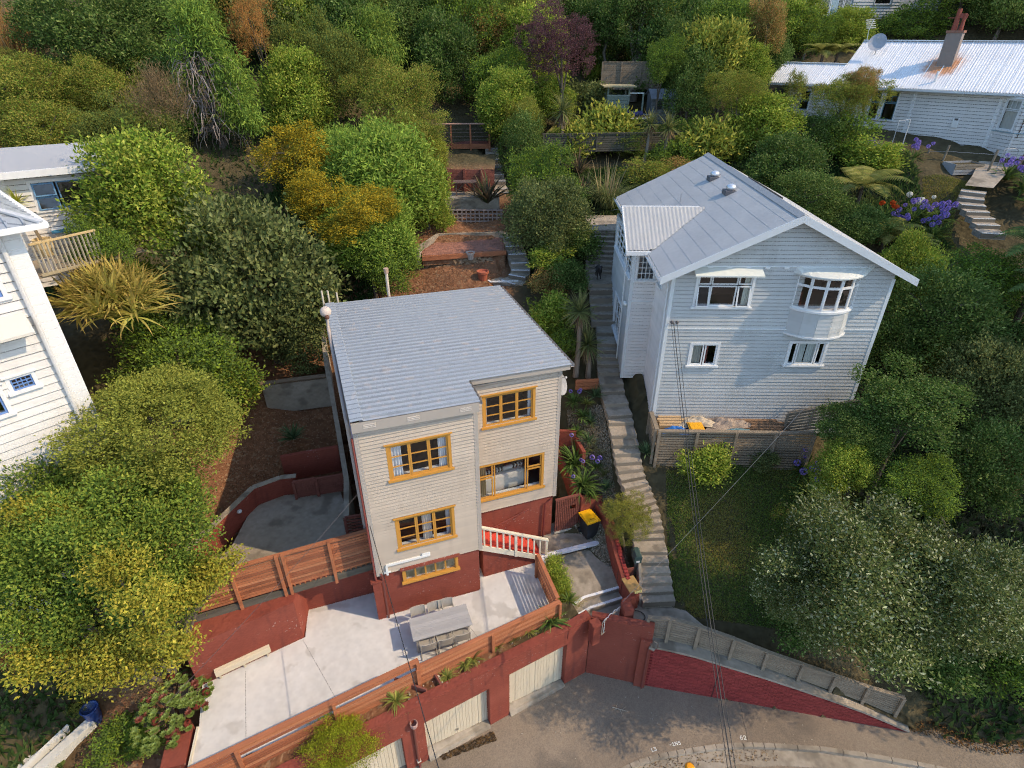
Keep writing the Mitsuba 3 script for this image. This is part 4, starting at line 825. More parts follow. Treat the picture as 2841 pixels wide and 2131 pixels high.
# windows
ld = .60
def transom(n, op=None): return [(i / n, (i + 1) / n, 0, .68, 1, 1) for i in range(n)] + [(i / n, (i + 1) / n, .71, 1, 1, 1) for i in range(n)]
window(hb, FB, b1[0], b1[1], b1[2], b1[3], [(0, .24, 0, .66, 1, 1, 9), (0, .24, .69, 1, 1, 1), (.25, .74, 0, .66, 1, 1), (.25, .74, .69, 1, 1, 1), (.75, 1, 0, .66, 1, 1, 9), (.75, 1, .69, 1, 1, 1)], BWH, curt=[(.88, 1, (.5, .52, .45))])
part('window_hood', hb, M((.60, .61, .56)).add(FB.pts([(u, y, z) for u in (.62, 2.92) for y, z in ((0, 10.30), (0, 10.24), (-.42, 10.12), (-.42, 10.07))]), [[0, 1, 3], [0, 3, 2], [4, 6, 7], [4, 7, 5], [0, 2, 6], [0, 6, 4], [1, 5, 7], [1, 7, 3], [2, 3, 7], [2, 7, 6]]), 'mat_paint')
window(hb, FB, b2[0], b2[1], b2[2], b2[3], [(0, .48, 0, 1, 1, 1), (.52, 1, 0, 1, 1, 1)], BWH, head=False, curt=[(0, .42, (.30, .30, .26)), (.52, .68, (.28, .10, .08))])
window(hb, FB, b3[0], b3[1], b3[2], b3[3], [(0, .2, 0, 1, 1, 1), (.22, .78, 0, 1, 1, 1), (.8, 1, 0, 1, 1, 1)], BWH, head=False, curt=[(.22, .48, (.45, .48, .45)), (.52, .78, (.45, .48, .45))])
window(hb, FP, .12, .90, 8.92, 10.12, [(0, 1, 0, 1, 4, 5)], BWH, head=False, cas=.06, sash=.03, room=False)
window(hb, FBL, .5, 1.1, 9.0, 9.8, [(0, 1, 0, 1, 1, 1)], BWH, head=False, room=False)
window(hb, FPL, .5, 4.6, 8.9, 10.1, [(i / 5, (i + 1) / 5, 0, 1, 1, 4) for i in range(5)], BWH, head=False, cas=.06, sash=.03, room=False)
window(hb, FPL, 1.6, 3.6, 5.6, 7.2, [(i / 3, (i + 1) / 3, 0, 1, 1, 2) for i in range(3)], BWH, head=False, room=False)
# bowed bay
bay = name_key('bay_window', hb); labels[bay] = {'label': 'bowed bay window with five facets under a curved hood'}
a0, a1, sag = 4.22, 6.34, .52
hw = (a1 - a0) / 2; Rb = (hw * hw + sag * sag) / (2 * sag); ca = math.asin(hw / Rb)
bp_ = [(a0 + hw + Rb * math.sin(t), -(Rb * math.cos(t) - (Rb - sag))) for t in np.linspace(-ca, ca, 6)]
bp2 = [(a0 + hw + (Rb + .16) * math.sin(t), -((Rb + .16) * math.cos(t) - (Rb - sag))) for t in np.linspace(-ca * 1.07, ca * 1.07, 11)]
bp3 = [(a0 + hw + (Rb + .05) * math.sin(t), -((Rb + .05) * math.cos(t) - (Rb - sag))) for t in np.linspace(-ca * 1.02, ca * 1.02, 11)]
part('hood', bay, M((.60, .61, .57)).grid(np.array([[FB(u, y, 10.09) for u, y in bp2], [FB(u, y, 10.13) for u, y in bp2], [FB(a0 + hw + (u - a0 - hw) * 1.15, 0, 10.32) for u, y in bp2]])), 'mat_paint')
part('hood_soffit', bay, M((.55, .56, .53)).fan([FB(u, y, 10.085) for u, y in bp2]), 'mat_paint')
part('sill', bay, M(BWH).poly(FB, Polygon(bp3 + [(a1, -.01), (a0, -.01)]), 8.80, 8.87, plane='xy'), 'mat_paint')
part('base', bay, M(BWH).poly(FB, Polygon(bp3 + [(a1, -.01), (a0, -.01)]), 7.84, 7.90, plane='xy'), 'mat_paint')
for i in range(5):
    p, q = bp_[i], bp_[i + 1]; P_, Q_ = FB(*p, 0), FB(*q, 0); d = unit(Q_ - P_); L_ = float(np.linalg.norm(Q_ - P_))
    ff = Fr(P_, ex=d, ey=(-d[1], d[0], 0))
    for k in range(6):
        z = 7.90 + k * .15; part('weatherboard', bay, M().add(ff.pts([(x, y, zz) for x in (0, L_) for y, zz in ((0, z), (-.022, z), (-.003, z + .15), (.0, z + .15))]), [[0, 1, 5], [0, 5, 4], [1, 2, 6], [1, 6, 5], [2, 3, 7], [2, 7, 6]]), 'board_blue')
    fm = M(BWH); fm.box(ff, 0, .05, -.01, .05, 8.87, 10.06).box(ff, L_ - .05, L_, -.01, .05, 8.87, 10.06).box(ff, .05, L_ - .05, -.008, .04, 9.67, 9.75).box(ff, .05, L_ - .05, -.008, .04, 10.0, 10.06).box(ff, .05, L_ - .05, -.009, .05, 8.87, 8.93)
    part('frame', bay, fm, 'mat_paint')
    for za, zb in ((8.93, 9.67), (9.75, 10.0)): part('pane', bay, M().add(ff.pts([(.05, .02, za), (L_ - .05, .02, za), (L_ - .05, .02, zb), (.05, .02, zb)]), [[0, 1, 2], [0, 2, 3]]), 'mat_glass')
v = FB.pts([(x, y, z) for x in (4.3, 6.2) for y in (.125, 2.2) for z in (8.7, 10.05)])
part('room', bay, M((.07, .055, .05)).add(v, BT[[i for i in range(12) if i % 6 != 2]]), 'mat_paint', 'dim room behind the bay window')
v = FB.pts([(x, y, z) for x in (4.23, 6.33) for y in (-.02, .118) for z in (8.881, 8.89)])
ph = thing('drainpipe', 'white downpipe on the front left corner of the pale blue house', 'pipe'); part('pipe', ph, M(BWH).tube([FB(-.09, .35, 9.9), FB(-.09, .2, 9.5), FB(-.09, .12, 8.0), FB(-.09, .12, 4.2)], .035, 6), 'mat_paint')
ph = thing('drainpipe', 'thin white downpipe on the porch corner of the pale blue house', 'pipe'); part('pipe', ph, M(BWH).tube([FB(-1.05, 3.4, 10.5), FB(-1.05, 3.3, 9.5), FB(-1.05, 3.3, 5.0)], .03, 6), 'mat_paint')
ph = thing('cable_bracket', 'cable bracket with insulators on the front corner of the pale blue house', 'bracket')
part('arm', ph, M((.5, .5, .5)).beam(FB(.05, -.05, 8.2), FB(.32, -.22, 8.25), .04, .04), 'mat_paint')
for x in (.12, .30): part('insulator', ph, M((.07, .06, .06)).sphere(FB(x, -.2, 8.32), .06, 1), 'mat_gloss')
ml = thing('wall_light', 'white twin flood light on the porch corner', 'light')
for dx in (0, .14): part('lamp', ml, M((.75, .75, .72)).sphere(FB(-1.0 - .02, 2.75 + dx, 7.75), .08, 1), 'mat_gloss')

# side deck of house B with its screen and the things left on it
dk = thing('timber_deck', 'narrow timber deck along the foot of the pale blue house', 'deck')
for i in range(8): part('board', dk, M().box(FB, -.05, 5.5, -1.22 + i * .152, -1.08 + i * .152, 3.52, 3.56), 'timber_grey')
for x in (.1, 1.9, 3.7, 5.3): part('pile', dk, M().box(FB, x - .07, x + .07, -1.2, -1.06, 1.8, 3.52), 'timber_grey')
part('skirt', dk, M().box(FB, .2, 5.5, -1.04, -1.02, 1.7, 3.5), 'timber_grey')
sf = thing('screen_fence', 'weathered grey slat screen along the deck of the pale blue house', 'fence')
slat_fence(sf, FB(-.05, -1.26, 0)[:2], FB(5.7, -1.30, 0)[:2], 2.6, 4.38, 4, 15, .082, 'timber_grey', cap=(.16, .04), post=(.10, .09), post_side=-1, drop=.5)
slat_fence(sf, FB(-.10, -.05, 0)[:2], FB(-.10, -1.20, 0)[:2], 2.6, 4.40, 1, 15, .082, 'timber_grey', cap=(.16, .04), post_side=-1)
sr = thing('stair_screen', 'dark weathered stair rail in shade at the right end of the deck', 'fence')
slat_fence(sr, FB(5.0, -.35, 0)[:2], FB(7.2, -.9, 0)[:2], 3.7, 4.6, 1, 7, .08, 'timber_grey', cap=(.14, .04), zbq=4.5, ztq=5.6)
ts = thing('timber_stack', 'stack of fresh and old planks lying along the foot of the blue wall', 'timber')
for j in range(4):
    for i in range(4): part('plank', ts, M((.46, .32, .17) if False else (.42, .29, .16)).box(FB, .1 + jit.uniform(-.1, .1), 1.15 + jit.uniform(-.15, .1), -.62 + j * .15 + i * .01, -.49 + j * .15 + i * .01, 3.57 + i * .16 + j * .03, 3.69 + i * .16 + j * .03), 'mat_paint', vary=.15)
for j in range(4):
    for i in range(3): part('plank', ts, M((.24, .145, .085)).box(FB, 1.3 + jit.uniform(-.1, .1), 5.0 + jit.uniform(-.3, .3), -.62 + j * .15, -.49 + j * .15, 3.57 + i * .18 + j * .03, 3.70 + i * .18 + j * .03), 'mat_paint', vary=.2)
def drape(key, lab, cat, cx, cy, z, w, d, h, col, seed):
    r = np.random.default_rng(seed); n = 40; X, Y = np.meshgrid(np.linspace(-1, 1, n), np.linspace(-1, 1, n), indexing='ij')
    H = np.zeros_like(X)
    for _ in range(22):
        a, b_, k = r.uniform(0, 2 * PI), r.uniform(0, 6), r.uniform(3, 10); H += np.abs(np.sin((X * math.cos(a) + Y * math.sin(a)) * k + b_)) * r.uniform(.3, 1) / k
    H = (H / H.max()) ** 1.3 * h * (1 - .75 * np.clip(X ** 2 + Y ** 2, 0, 1)); R = 1 + .25 * np.sin(3 * np.arctan2(Y, X) + seed) * np.hypot(X, Y)
    Pn = np.array([[FB(cx + X[i, j] * w * R[i, j], cy + Y[i, j] * d * R[i, j], z + H[i, j]) for j in range(n)] for i in range(n)])
    solo(key, lab, cat, M(col).grid(Pn), 'mat_paint', smooth=True)
drape('dust_sheet', 'crumpled cream dust sheet thrown over the fresh planks', 'sheet', 1.65, -.38, 4.12, .62, .34, .45, (.48, .39, .28), 3)
drape('tarpaulin', 'crumpled brown grey tarpaulin lying on the old planks', 'tarpaulin', 2.75, -.42, 4.08, .75, .36, .42, (.30, .23, .18), 8)
drape('blue_tarp', 'bright blue plastic sheet in the left corner of the deck', 'sheet',   .70, -.86, 4.05, .5, .2, .35, (.03, .16, .5), 4)
drape('teal_hose_bag', 'pale teal bag lying on the deck behind the slat screen', 'bag', 3.0, -.9, 4.1, .4, .14, .22, (.14, .26, .30), 6)
def wheelie(fr, z, col, lid, lab, h=1.0):
    k = thing('wheelie_bin', lab, 'wheelie bin')
    v = fr.pts([(x * s, y * s, zz) for zz, s in ((.06, .78), (h * .9, 1.0)) for x in (-.27, .27) for y in (-.32, .32)])
    v = v.reshape(2, 2, 2, 3).transpose(1, 2, 0, 3).reshape(-1, 3)
    part('body', k, M(col).add(v, BT), 'mat_gloss'); part('rim', k, M(col).box(fr, -.295, .295, -.345, .345, h * .86, h * .905), 'mat_gloss')
    lm = M(lid).box(fr, -.285, .285, -.335, .335, h * .906, h * .935).add(*rbox(fr, -.25, .25, -.29, .29, h * .90, h * .99, .035)); part('lid', k, lm, 'mat_gloss')
    part('handle', k, M(lid).box(fr, -.26, .26, .336, .40, h * .90, h * .925), 'mat_gloss')
    for x in (-.24, .24): part('wheel', k, M((.02, .02, .02)).tube([fr(x - .03, .30, .1), fr(x + .03, .30, .1)], .1, 10), 'mat_paint')
    part('grip', k, M((.35, .17, .01)).box(fr, -.1, .1, -.20, -.17, h * .992, h * .998), 'mat_paint')
    return k
wheelie(Fr(FB(1.45, -.88, 3.56), 0), 3.56, (.03, .03, .035), (.75, .36, .01), 'wheelie bin with an orange yellow lid behind the grey slat screen', .80)
wheelie(Fr((2.95, 16.55, .34), 25), .34, (.018, .02, .022), (.75, .40, .01), 'black wheelie bin with a yellow lid standing by the red gate', 1.0)

# concrete steps up the right-hand path
yy_ = np.arange(13.6, 24.6, .01); zz_ = np.interp(yy_, *zip(*ZY)); tr_ = []; lv = .1
for y, z in zip(yy_, zz_):
    if z >= lv - .09: tr_.append((float(np.interp(y, CL[:, 1], CL[:, 0])), float(y), lv)); lv += .175
tr_.append((4.36, 24.7, lv))
n_low = 14
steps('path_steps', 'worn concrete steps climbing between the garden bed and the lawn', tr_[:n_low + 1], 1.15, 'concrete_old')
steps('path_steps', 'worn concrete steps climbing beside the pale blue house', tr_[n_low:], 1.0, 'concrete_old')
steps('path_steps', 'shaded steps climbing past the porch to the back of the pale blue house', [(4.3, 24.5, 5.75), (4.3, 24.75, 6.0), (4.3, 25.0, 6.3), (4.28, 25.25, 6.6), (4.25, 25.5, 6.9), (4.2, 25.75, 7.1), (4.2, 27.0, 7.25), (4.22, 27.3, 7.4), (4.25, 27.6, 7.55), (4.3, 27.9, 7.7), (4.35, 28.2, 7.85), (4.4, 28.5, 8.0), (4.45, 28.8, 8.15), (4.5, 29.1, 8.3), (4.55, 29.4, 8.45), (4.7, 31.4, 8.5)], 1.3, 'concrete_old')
struct('landing', M().poly(W0, Polygon([(3.9, 29.5), (7.5, 29.3), (7.6, 32.3), (4.0, 32.4)]), 8.2, 8.52, plane='xy'), 'concrete_old', 'paved landing behind the pale blue house')
cw_ = thing('stair_curb', 'pale concrete kerb beside the bottom steps by the letterbox', 'kerb wall')
m = M(); wall_line(m, (4.55, 14.75), (4.50, 13.72), -.3, 1.0, .09, z1b=.05); part('face', cw_, m, 'concrete_old')
lbx = thing('letterbox', 'dark green letterbox on a post beside the bottom of the concrete steps', 'letterbox')
LB = Fr((4.42, 14.72, 0), 5)
m = M((.045, .075, .07)); m.box(LB, -.13, .13, -.2, .2, 1.0, 1.26); m.add(LB.pts([(x, y, z) for y in (-.22, .22) for x, z in ((-.15, 1.26), (-.08, 1.36), (.08, 1.36), (.15, 1.26))]), [[0, 4, 5], [0, 5, 1], [1, 5, 6], [1, 6, 2], [2, 6, 7], [2, 7, 3], [0, 1, 2], [0, 2, 3], [4, 6, 5], [4, 7, 6]])
part('box', lbx, m, 'mat_gloss'); part('plate', lbx, M((.5, .5, .5)).box(LB, -.06, .06, -.215, -.201, 1.04, 1.12), 'mat_paint'); part('post', lbx, M((.12, .1, .08)).box(LB, -.04, .04, -.04, .04, .2, 1.0), 'mat_paint')
tb = thing('bed_edging', 'dark red timber edging of the bed behind the letterbox', 'edging')
for i in range(3): part('board', tb, M().beam((3.75, 14.45, .35 + i * .15), (4.35, 14.6, .35 + i * .15), .04, .13), 'timber_maroon')
pb_ = thing('planter_box', 'red timber planter at the foot of the two cabbage trees', 'planter')
for i in range(3): part('board', pb_, M().beam((2.65, 21.0, 4.3 + i * .17), (3.62, 21.1, 4.3 + i * .17), .05, .15), 'timber_red')
hs = thing('garden_hose', 'black hose loop lying on the concrete by the red pier', 'hose'); part('loop', hs, M((.03, .03, .03)).tube([(4.25 + .33 * math.cos(t), 13.25 + .25 * math.sin(t), -.2) for t in np.linspace(-1.9, 2.2, 18)], .014, 5), 'mat_paint')
# black dog on the upper landing
dg = thing('dog', 'small black dog standing on the shaded landing of the steps', 'dog')
J = dict(hip=(0, .22, .42, .115), mid=(0, 0, .42, .10), chest=(0, -.2, .42, .135), neck=(0, -.33, .54, .075), head=(0, -.43, .62, .078), muz=(0, -.56, .58, .035), t1=(0, .34, .44, .03), t2=(0, .48, .34, .018))
o = np.array([4.05, 26.2, 7.25]); mans = []
def cap(a, b_): mans.append(m3.Manifold.batch_hull([m3.Manifold.sphere(x[3], 12).translate([float(v) for v in (np.array(x[:3]) + o)]) for x in (a, b_)]))
for a, b_ in (('hip', 'mid'), ('mid', 'chest'), ('chest', 'neck'), ('neck', 'head'), ('head', 'muz'), ('hip', 't1'), ('t1', 't2')): cap(J[a], J[b_])
for s in (-1, 1):
    cap((s * .07, .24, .38, .075), (s * .08, .16, .26, .045)); cap((s * .08, .16, .26, .045), (s * .08, .28, .15, .026)); cap((s * .08, .28, .15, .026), (s * .08, .25, .02, .024)); cap((s * .08, .25, .02, .024), (s * .08, .20, .018, .022))
    cap((s * .07, -.2, .36, .06), (s * .075, -.17, .22, .035)); cap((s * .075, -.17, .22, .035), (s * .075, -.2, .02, .024)); cap((s * .075, -.2, .02, .024), (s * .075, -.25, .018, .022))
    cap((s * .05, -.41, .68, .03), (s * .085, -.42, .63, .016))
dm = m3.Manifold.batch_boolean(mans, m3.OpType.Add).refine_to_length(.03).to_mesh(); tmh = trimesh.Trimesh(np.array(dm.vert_properties)[:, :3], np.array(dm.tri_verts)); trimesh.smoothing.filter_taubin(tmh, iterations=8)
part('body', dg, M((.025, .022, .022)).add(tmh.vertices, tmh.faces), 'mat_paint', smooth=True)
for s in (-1, 1): part('eye', dg, M((.1, .06, .03)).sphere(o + np.array([s * .035, -.495, .645]), .011, 1), 'mat_gloss')

# ================================================================ HOUSE C: white house at the left edge, with the lean-to behind
SC = 1.1; FC = Fr((-12.21, 14.3, -1.7), ex=np.array([.6756, .7373, 0]) * SC, ey=np.array([-.7373, .6756, 0]) * SC, ez=(0, 0, SC))
hc = thing('house', 'white weatherboard house with blue window sashes cut off by the left edge', 'house')
clad(hc, FC, sbox(-7, 1.2, 0, 13.4), [(-1.39, -.80, 9.64, 10.02), (-2.6, -1.50, 9.17, 9.93), (-2.4, -.62, 11.9, 12.75)], .22, 'board_white', 1.2, lip=.035, groove=.12, core_mat='board_gap_shade')
FCR = Fr((-12.21, 14.3, -1.7), ex=FC.ey, ey=-FC.ex, ez=FC.ez)
clad(hc, FCR, sbox(0, 1.2, 8, 13.4), [], .22, 'board_white', 1.2, pieces=False)
CW = (.72, .71, .70)
part('corner_board', hc, M(CW).box(FC, -.30, -.0, -.05, -.001, 1.2, 13.4), 'mat_paint')
part('corner_board', hc, M(CW).box(FC, .0, .05, -.05, .3, 1.2, 13.4), 'mat_paint')
part('band', hc, M(CW).box(FC, -7, -.31, -.06, -.001, 11.32, 11.40), 'mat_paint')
BL = (.12, .22, .46)
window(hc, FC, -1.39, -.80, 9.64, 10.02, [(0, 1, 0, 1, 4, 3)], BL, frame_col=CW, cas=.08, sash=.03, label='small blue leadlight window with a white surround')
window(hc, FC, -2.6, -1.50, 9.17, 9.93, [(0, .48, 0, 1, 1, 1), (.52, 1, 0, 1, 1, 1)], BL, frame_col=CW)
window(hc, FC, -2.4, -.62, 11.9, 12.75, [(0, .48, 0, 1, 1, 1), (.52, 1, 0, 1, 1, 1)], BL, frame_col=CW)
part('window_hood', hc, M((.60, .56, .50)).add(FC.pts([(x, y, z) for x in (-2.6, -.50) for y, z in ((-.0, 11.48), (-.02, 11.42), (-.55, 11.12), (-.55, 11.06))]), [[0, 1, 3], [0, 3, 2], [4, 6, 7], [4, 7, 5], [0, 2, 6], [0, 6, 4], [1, 5, 7], [1, 7, 3], [2, 3, 7], [2, 7, 6]]), 'mat_paint')
dpc = thing('drainpipe', 'fat white downpipe on the corner of the white house at the left edge', 'pipe')
part('pipe', dpc, M((.62, .60, .58)).tube([FC(-.36, -.12, 13.2), FC(-.36, -.12, 6)], .055, 8), 'mat_paint')
# hip roof
ec = [FC(.45, -.45, 13.42), FC(-7, -.45, 13.42), FC(.45, 8, 13.42)]
rg_ = [FC(-3.5, 3.5, 15.3), FC(-7, 3.5, 15.3), FC(-3.5, 8, 15.3)]
rc = part('roof', hc, M().add([ec[0], rg_[0], ec[1], rg_[1]], [[0, 1, 3], [0, 3, 2]]).add([ec[0], rg_[0], ec[2], rg_[2]], [[0, 2, 3], [0, 3, 1]]), 'roof_zinc')
rm = M()
for i in range(24):
    x = .45 - .3 * i; t = min(1, (i * .3) / 3.95) ; rm.beam(FC(x, -.45, 13.45), FC(x, -.45 + 3.95 * t + .01, 13.45 + 1.88 * t), .05, .03)
for i in range(26):
    y = -.45 + .3 * i; t = min(1, (i * .3) / 3.95); rm.beam(FC(.45, y, 13.45), FC(.45 - 3.95 * t - .01, y, 13.45 + 1.88 * t), .05, .03)
part('rib', rc, rm, 'roof_zinc', kind='stuff')
part('hip_cap', rc, M((.45, .46, .48)).beam(ec[0] + [0, 0, .03], rg_[0] + [0, 0, .03], .16, .05), 'mat_paint')
part('gutter', hc, M(CW).beam(FC(.52, -.5, 13.37), FC(-7, -.5, 13.37), .13, .12).beam(FC(.5, -.5, 13.37), FC(.5, 8, 13.37), .13, .12), 'mat_paint')
part('soffit', hc, M(CW).box(FC, -7, .45, -.44, -.0, 13.30, 13.33).box(FC, .001, .44, .0, 8, 13.30, 13.33), 'mat_paint')
# lean-to behind
FE = Fr((-17.47, 22.0, 0), 33)
hl = thing('house', 'low white weatherboard lean-to with a blue framed window behind the white house', 'house')
clad(hl, FE, sbox(-3.5, 8.6, 2.35, 12.72), [(-.12, 1.95, 11.42, 12.46)], .20, 'board_white', 8.6, lip=.04, groove=.15, core_mat='board_gap_shade')
part('side_wall', hl, M().box(FE, 2.23, 2.35, .12, 3.5, 8.6, 12.7), 'board_white')
part('roof', hl, M((.33, .33, .34)).add(FE.pts([(x, y, z - d) for x in (-3.5, 2.75) for y, z in ((-.4, 12.86), (3.6, 13.2)) for d in (.05, 0)]), BT), 'mat_paint')
part('fascia', hl, M(CW).box(FE, -3.5, 2.78, -.46, -.405, 12.66, 12.90), 'mat_paint')
part('corner_board', hl, M(CW).box(FE, -.95, -.72, -.05, -.001, 9.0, 12.7), 'mat_paint')
BL2 = (.13, .27, .44)
window(hl, FE, -.12, 1.95, 11.42, 12.46, [(0, .36, .5, .98, 1, 1, 14), (0, .36, .0, .48, 1, 1, 14), (.39, 1, 0, 1, 1, 1)], BL2, frame_col=CW, curt=[(.40, .98, (.5, .5, .48))] if False else None, label='blue sashed window with two open panes at its left')
lid = thing('storage_box', 'white chest with a blue edge against the lean-to wall', 'chest')
part('body', lid, M((.52, .49, .46)).box(FE, .15, 1.15, -.45, -.06, 10.2, 10.72), 'mat_paint'); part('lid', lid, M((.74, .75, .76)).box(FE, .08, 1.22, -.52, -.04, 10.721, 10.78), 'mat_paint'); part('edge', lid, M((.07, .25, .42)).box(FE, .08, 1.22, -.545, -.522, 10.66, 10.78), 'mat_paint')
yp = thing('potted_yucca', 'bright yellow green yucca on a bare stem in a big cream pot', 'plant')
yo = FE(-.30, -.55, 9.62 + .3)
part('pot', yp, M((.62, .48, .26)).lathe(yo, [(.0, 0), (.22, 0), (.30, .3), (.31, .62), (.27, .62), (.26, .5), (0, .5)], 14), 'mat_paint', smooth=False)
part('stem', yp, M((.22, .17, .11)).tube([yo + [0, 0, .5], yo + [-.15, 0, 1.2], yo + [-.35, .05, 1.95]], [.06, .05, .04], 6), 'mat_paint')
RAILC = (.34, .26, .15)
fcx = thing('deck_railing', 'timber balustrade with pale balusters on the deck between white house and flax', 'railing')
ra, rb_ = np.array([-13.0, 16.35, 0]), np.array([-11.0, 17.35, 0])
ra, rb_ = np.array((-15.319, 18.207, 11.300)), np.array((-14.228, 19.852, 11.300)); 
part('top_rail', fcx, M((.50, .36, .17)).beam(ra, rb_, .12, .05), 'mat_paint'); part('bottom_rail', fcx, M((.34, .28, .18)).beam(ra - [0, 0, 1.02], rb_ - [0, 0, 1.02], .06, .09), 'mat_paint')
for i in range(15):
    p = ra + (rb_ - ra) * (i + .5) / 15; part('baluster', fcx, M((.42, .37, .28)).beam(p - [0, 0, 1.0], p - [0, 0, .03], .035, .045), 'mat_paint', vary=.1)
dd2 = unit((rb_ - ra)[:2]); FDk = Fr((ra[0], ra[1], 0), math.degrees(math.atan2(dd2[1], dd2[0])))
dkc = thing('timber_deck', 'shadowed timber deck floor behind the pale balustrade', 'deck')
for i in range(14): part('board', dkc, M().box(FDk, -.5, 3.4, .02 + i * .15, .16 + i * .15, 10.18, 10.22), 'timber_grey')
sp = thing('grey_pot', 'grey planter with a dark leafy plant beside the cream pot', 'pot'); part('pot', sp, M((.30, .29, .30)).lathe(FDk(.35, .35, 10.22), [(0, 0), (.17, 0), (.2, .4), (.16, .4), (.15, .3), (0, .3)], 12), 'mat_paint')

# ================================================================ HOUSE D: white house with the corrugated roof, upper right
FD = Fr((29.17, 38.45, 0), -43)
hd = thing('house', 'white weatherboard house with a white corrugated roof and a rusty chimney', 'house')
clad(hd, FD, sbox(-12.6, 10.0, 0, 14.08), [(-6.35, -5.45, 12.2, 13.98), (-5.95 - 1.2, -6.45, 12.2, 13.98), (-11.75, -11.0, 12.45, 13.70)], .19, 'board_white', 10.0, lip=.04, groove=.15, core_mat='board_gap_shade')
FDR = Fr((29.17, 38.45, 0), ex=FD.ey, ey=-FD.ex)
clad(hd, FDR, sbox(0, 10.0, 8.5, 14.08), [], .19, 'board_white', 10.0, pieces=False)
part('back_wall', hd, M().box(FD, -12.6, -.13, 8.3, 8.5, 10, 14.0).box(FD, -12.6, -12.4, .13, 8.3, 10, 14.0), 'board_white')
zd = lambda y: 14.12 + .55 * (y + .45)
def corr(fr, x0, x1, y0, y1, zf, pitch, amp):
    xs_ = np.arange(x0, x1 + pitch / 4, pitch / 4)
    return M().grid(np.array([[fr(x, y, zf(y) + amp * math.sin(2 * PI * x / pitch)) for y in (y0, (y0 + y1) / 2, y1)] for x in xs_]))
rd = part('roof', hd, corr(FD, -9.6, 8.6, -.45, 4.2, zd, .15, .018), 'roof_white', smooth=True)
part('roof', hd, corr(FD, -14.0, -9.62, -.45, 1.7, zd, .15, .018), 'roof_white', 'lower corrugated roof at the left end', smooth=True)
part('roof', hd, M().add(FD.pts([(x, y, 16.68 - .55 * (y - 4.2)) for x in (-9.6, 8.6) for y in (4.2, 8.9)]), [[0, 2, 3], [0, 3, 1]]), 'roof_white', 'far slope of the roof')
part('roof', hd, M().add(FD.pts([(x, y, 15.3 - .5 * (y - 1.7)) for x in (-14, -9.62) for y in (1.7, 4.5)]), [[0, 2, 3], [0, 3, 1]]), 'roof_white', 'far slope of the low left roof')
part('ridge_cap', hd, M((.66, .67, .68)).beam(FD(-9.65, 4.2, 16.72), FD(8.6, 4.2, 16.72), .30, .06).beam(FD(-14, 1.7, 15.33), FD(-9.65, 1.7, 15.33), .25, .05), 'mat_paint')
for i in range(18):
    x = -13.3 + i * .78; part('lap_seam', rd, M((.74, .74, .74)).add(FD.pts([(x + dx, y, zd(y) + .022 + dz) for dx in (0, .05) for y in (-.46, 4.15 if x > -9.6 else 1.65) for dz in (0, .012)]), BT), 'mat_paint')
part('gutter', hd, M((.62, .63, .63)).beam(FD(-14.0, -.52, 14.04), FD(8.6, -.52, 14.04), .13, .12), 'mat_paint')
part('verge', hd, M((.60, .60, .58)).add(FD.pts([(x, y, zd(y) - d) for x in (-9.66, -9.605) for y in (1.75, 4.2) for d in (.2, -.03)]), BT).add(FD.pts([(x, y, zd(y) - d) for x in (-14.06, -14.005) for y in (-.45, 1.7) for d in (.18, -.03)]), BT), 'mat_paint')
part('soffit', hd, M((.55, .55, .55)).box(FD, -14, 8.6, -.44, -.0, 13.92, 13.95), 'mat_paint')
for x in (-4.72, -.2): part('corner_board', hd, M(CW).box(FD, x, x + .2, -.05, -.001, 10.0, 14.05), 'mat_paint')
TB = (.10, .20, .26)
window(hd, FD, -6.35, -5.45, 12.2, 13.98, [(0, 1, 0, .58, 1, 1), (0, 1, .60, 1, 2, 2)], TB, frame_col=CW, cas=.08)
window(hd, FD, -7.15, -6.45, 12.2, 13.98, [(0, 1, 0, .58, 1, 1), (0, 1, .60, 1, 2, 2)], TB, frame_col=CW, cas=.08)
window(hd, FD, -11.75, -11.0, 12.45, 13.70, [(0, 1, 0, .48, 1, 1), (0, 1, .50, 1, 1, 1)], TB, frame_col=CW, cas=.07)
mtr = thing('meter_box', 'small white meter box with a dark slot on the white wall', 'meter box'); part('box', mtr, M((.72, .71, .70)).box(FD, -2.15, -1.82, -.14, -.03, 12.05, 12.62), 'mat_paint'); part('window', mtr, M((.05, .05, .06)).box(FD, -2.08, -1.88, -.146, -.139, 12.46, 12.58), 'mat_gloss')
# right-hand bay
for (xa, ya), (xb, yb), win in (((.02, -.05), (1.15, -.95), 1), ((1.15, -.95), (3.2, -.25), 0)):
    a_, b_ = FD(xa, ya, 0), FD(xb, yb, 0); d = unit(b_ - a_); LL = float(np.linalg.norm(b_ - a_)); ff = Fr(a_, ex=d, ey=(-d[1], d[0], 0))
    hl_ = [(.2, LL - .12, 12.2, 13.85)] if win else [(.5, LL - .3, 12.2, 13.85)]
    clad(hd, ff, sbox(0, 10.0, LL, 14.0), hl_, .19, 'board_white', 10.0, lip=.04, groove=.15, core_mat='board_gap_shade')
    window(hd, ff, *hl_[0], [(0, 1, 0, .66, 1, 1), (0, 1, .68, 1, 3, 1)], (.66, .66, .65), frame_col=CW, cas=.08, curt=[(.02, .98, (.42, .43, .40))])
    part('sill_band', hd, M((.25, .36, .42)).box(ff, 0, LL, -.10, -.03, 12.06, 12.11), 'mat_paint')
    part('corner_board', hd, M(CW).box(ff, 0, .1, -.04, -.001, 10, 12.05), 'mat_paint')
ch = thing('chimney', 'brown rendered chimney with tall rusty red pots on the white roof', 'chimney')
CC = Fr(FD(-4.35, 1.75, 0), -43)
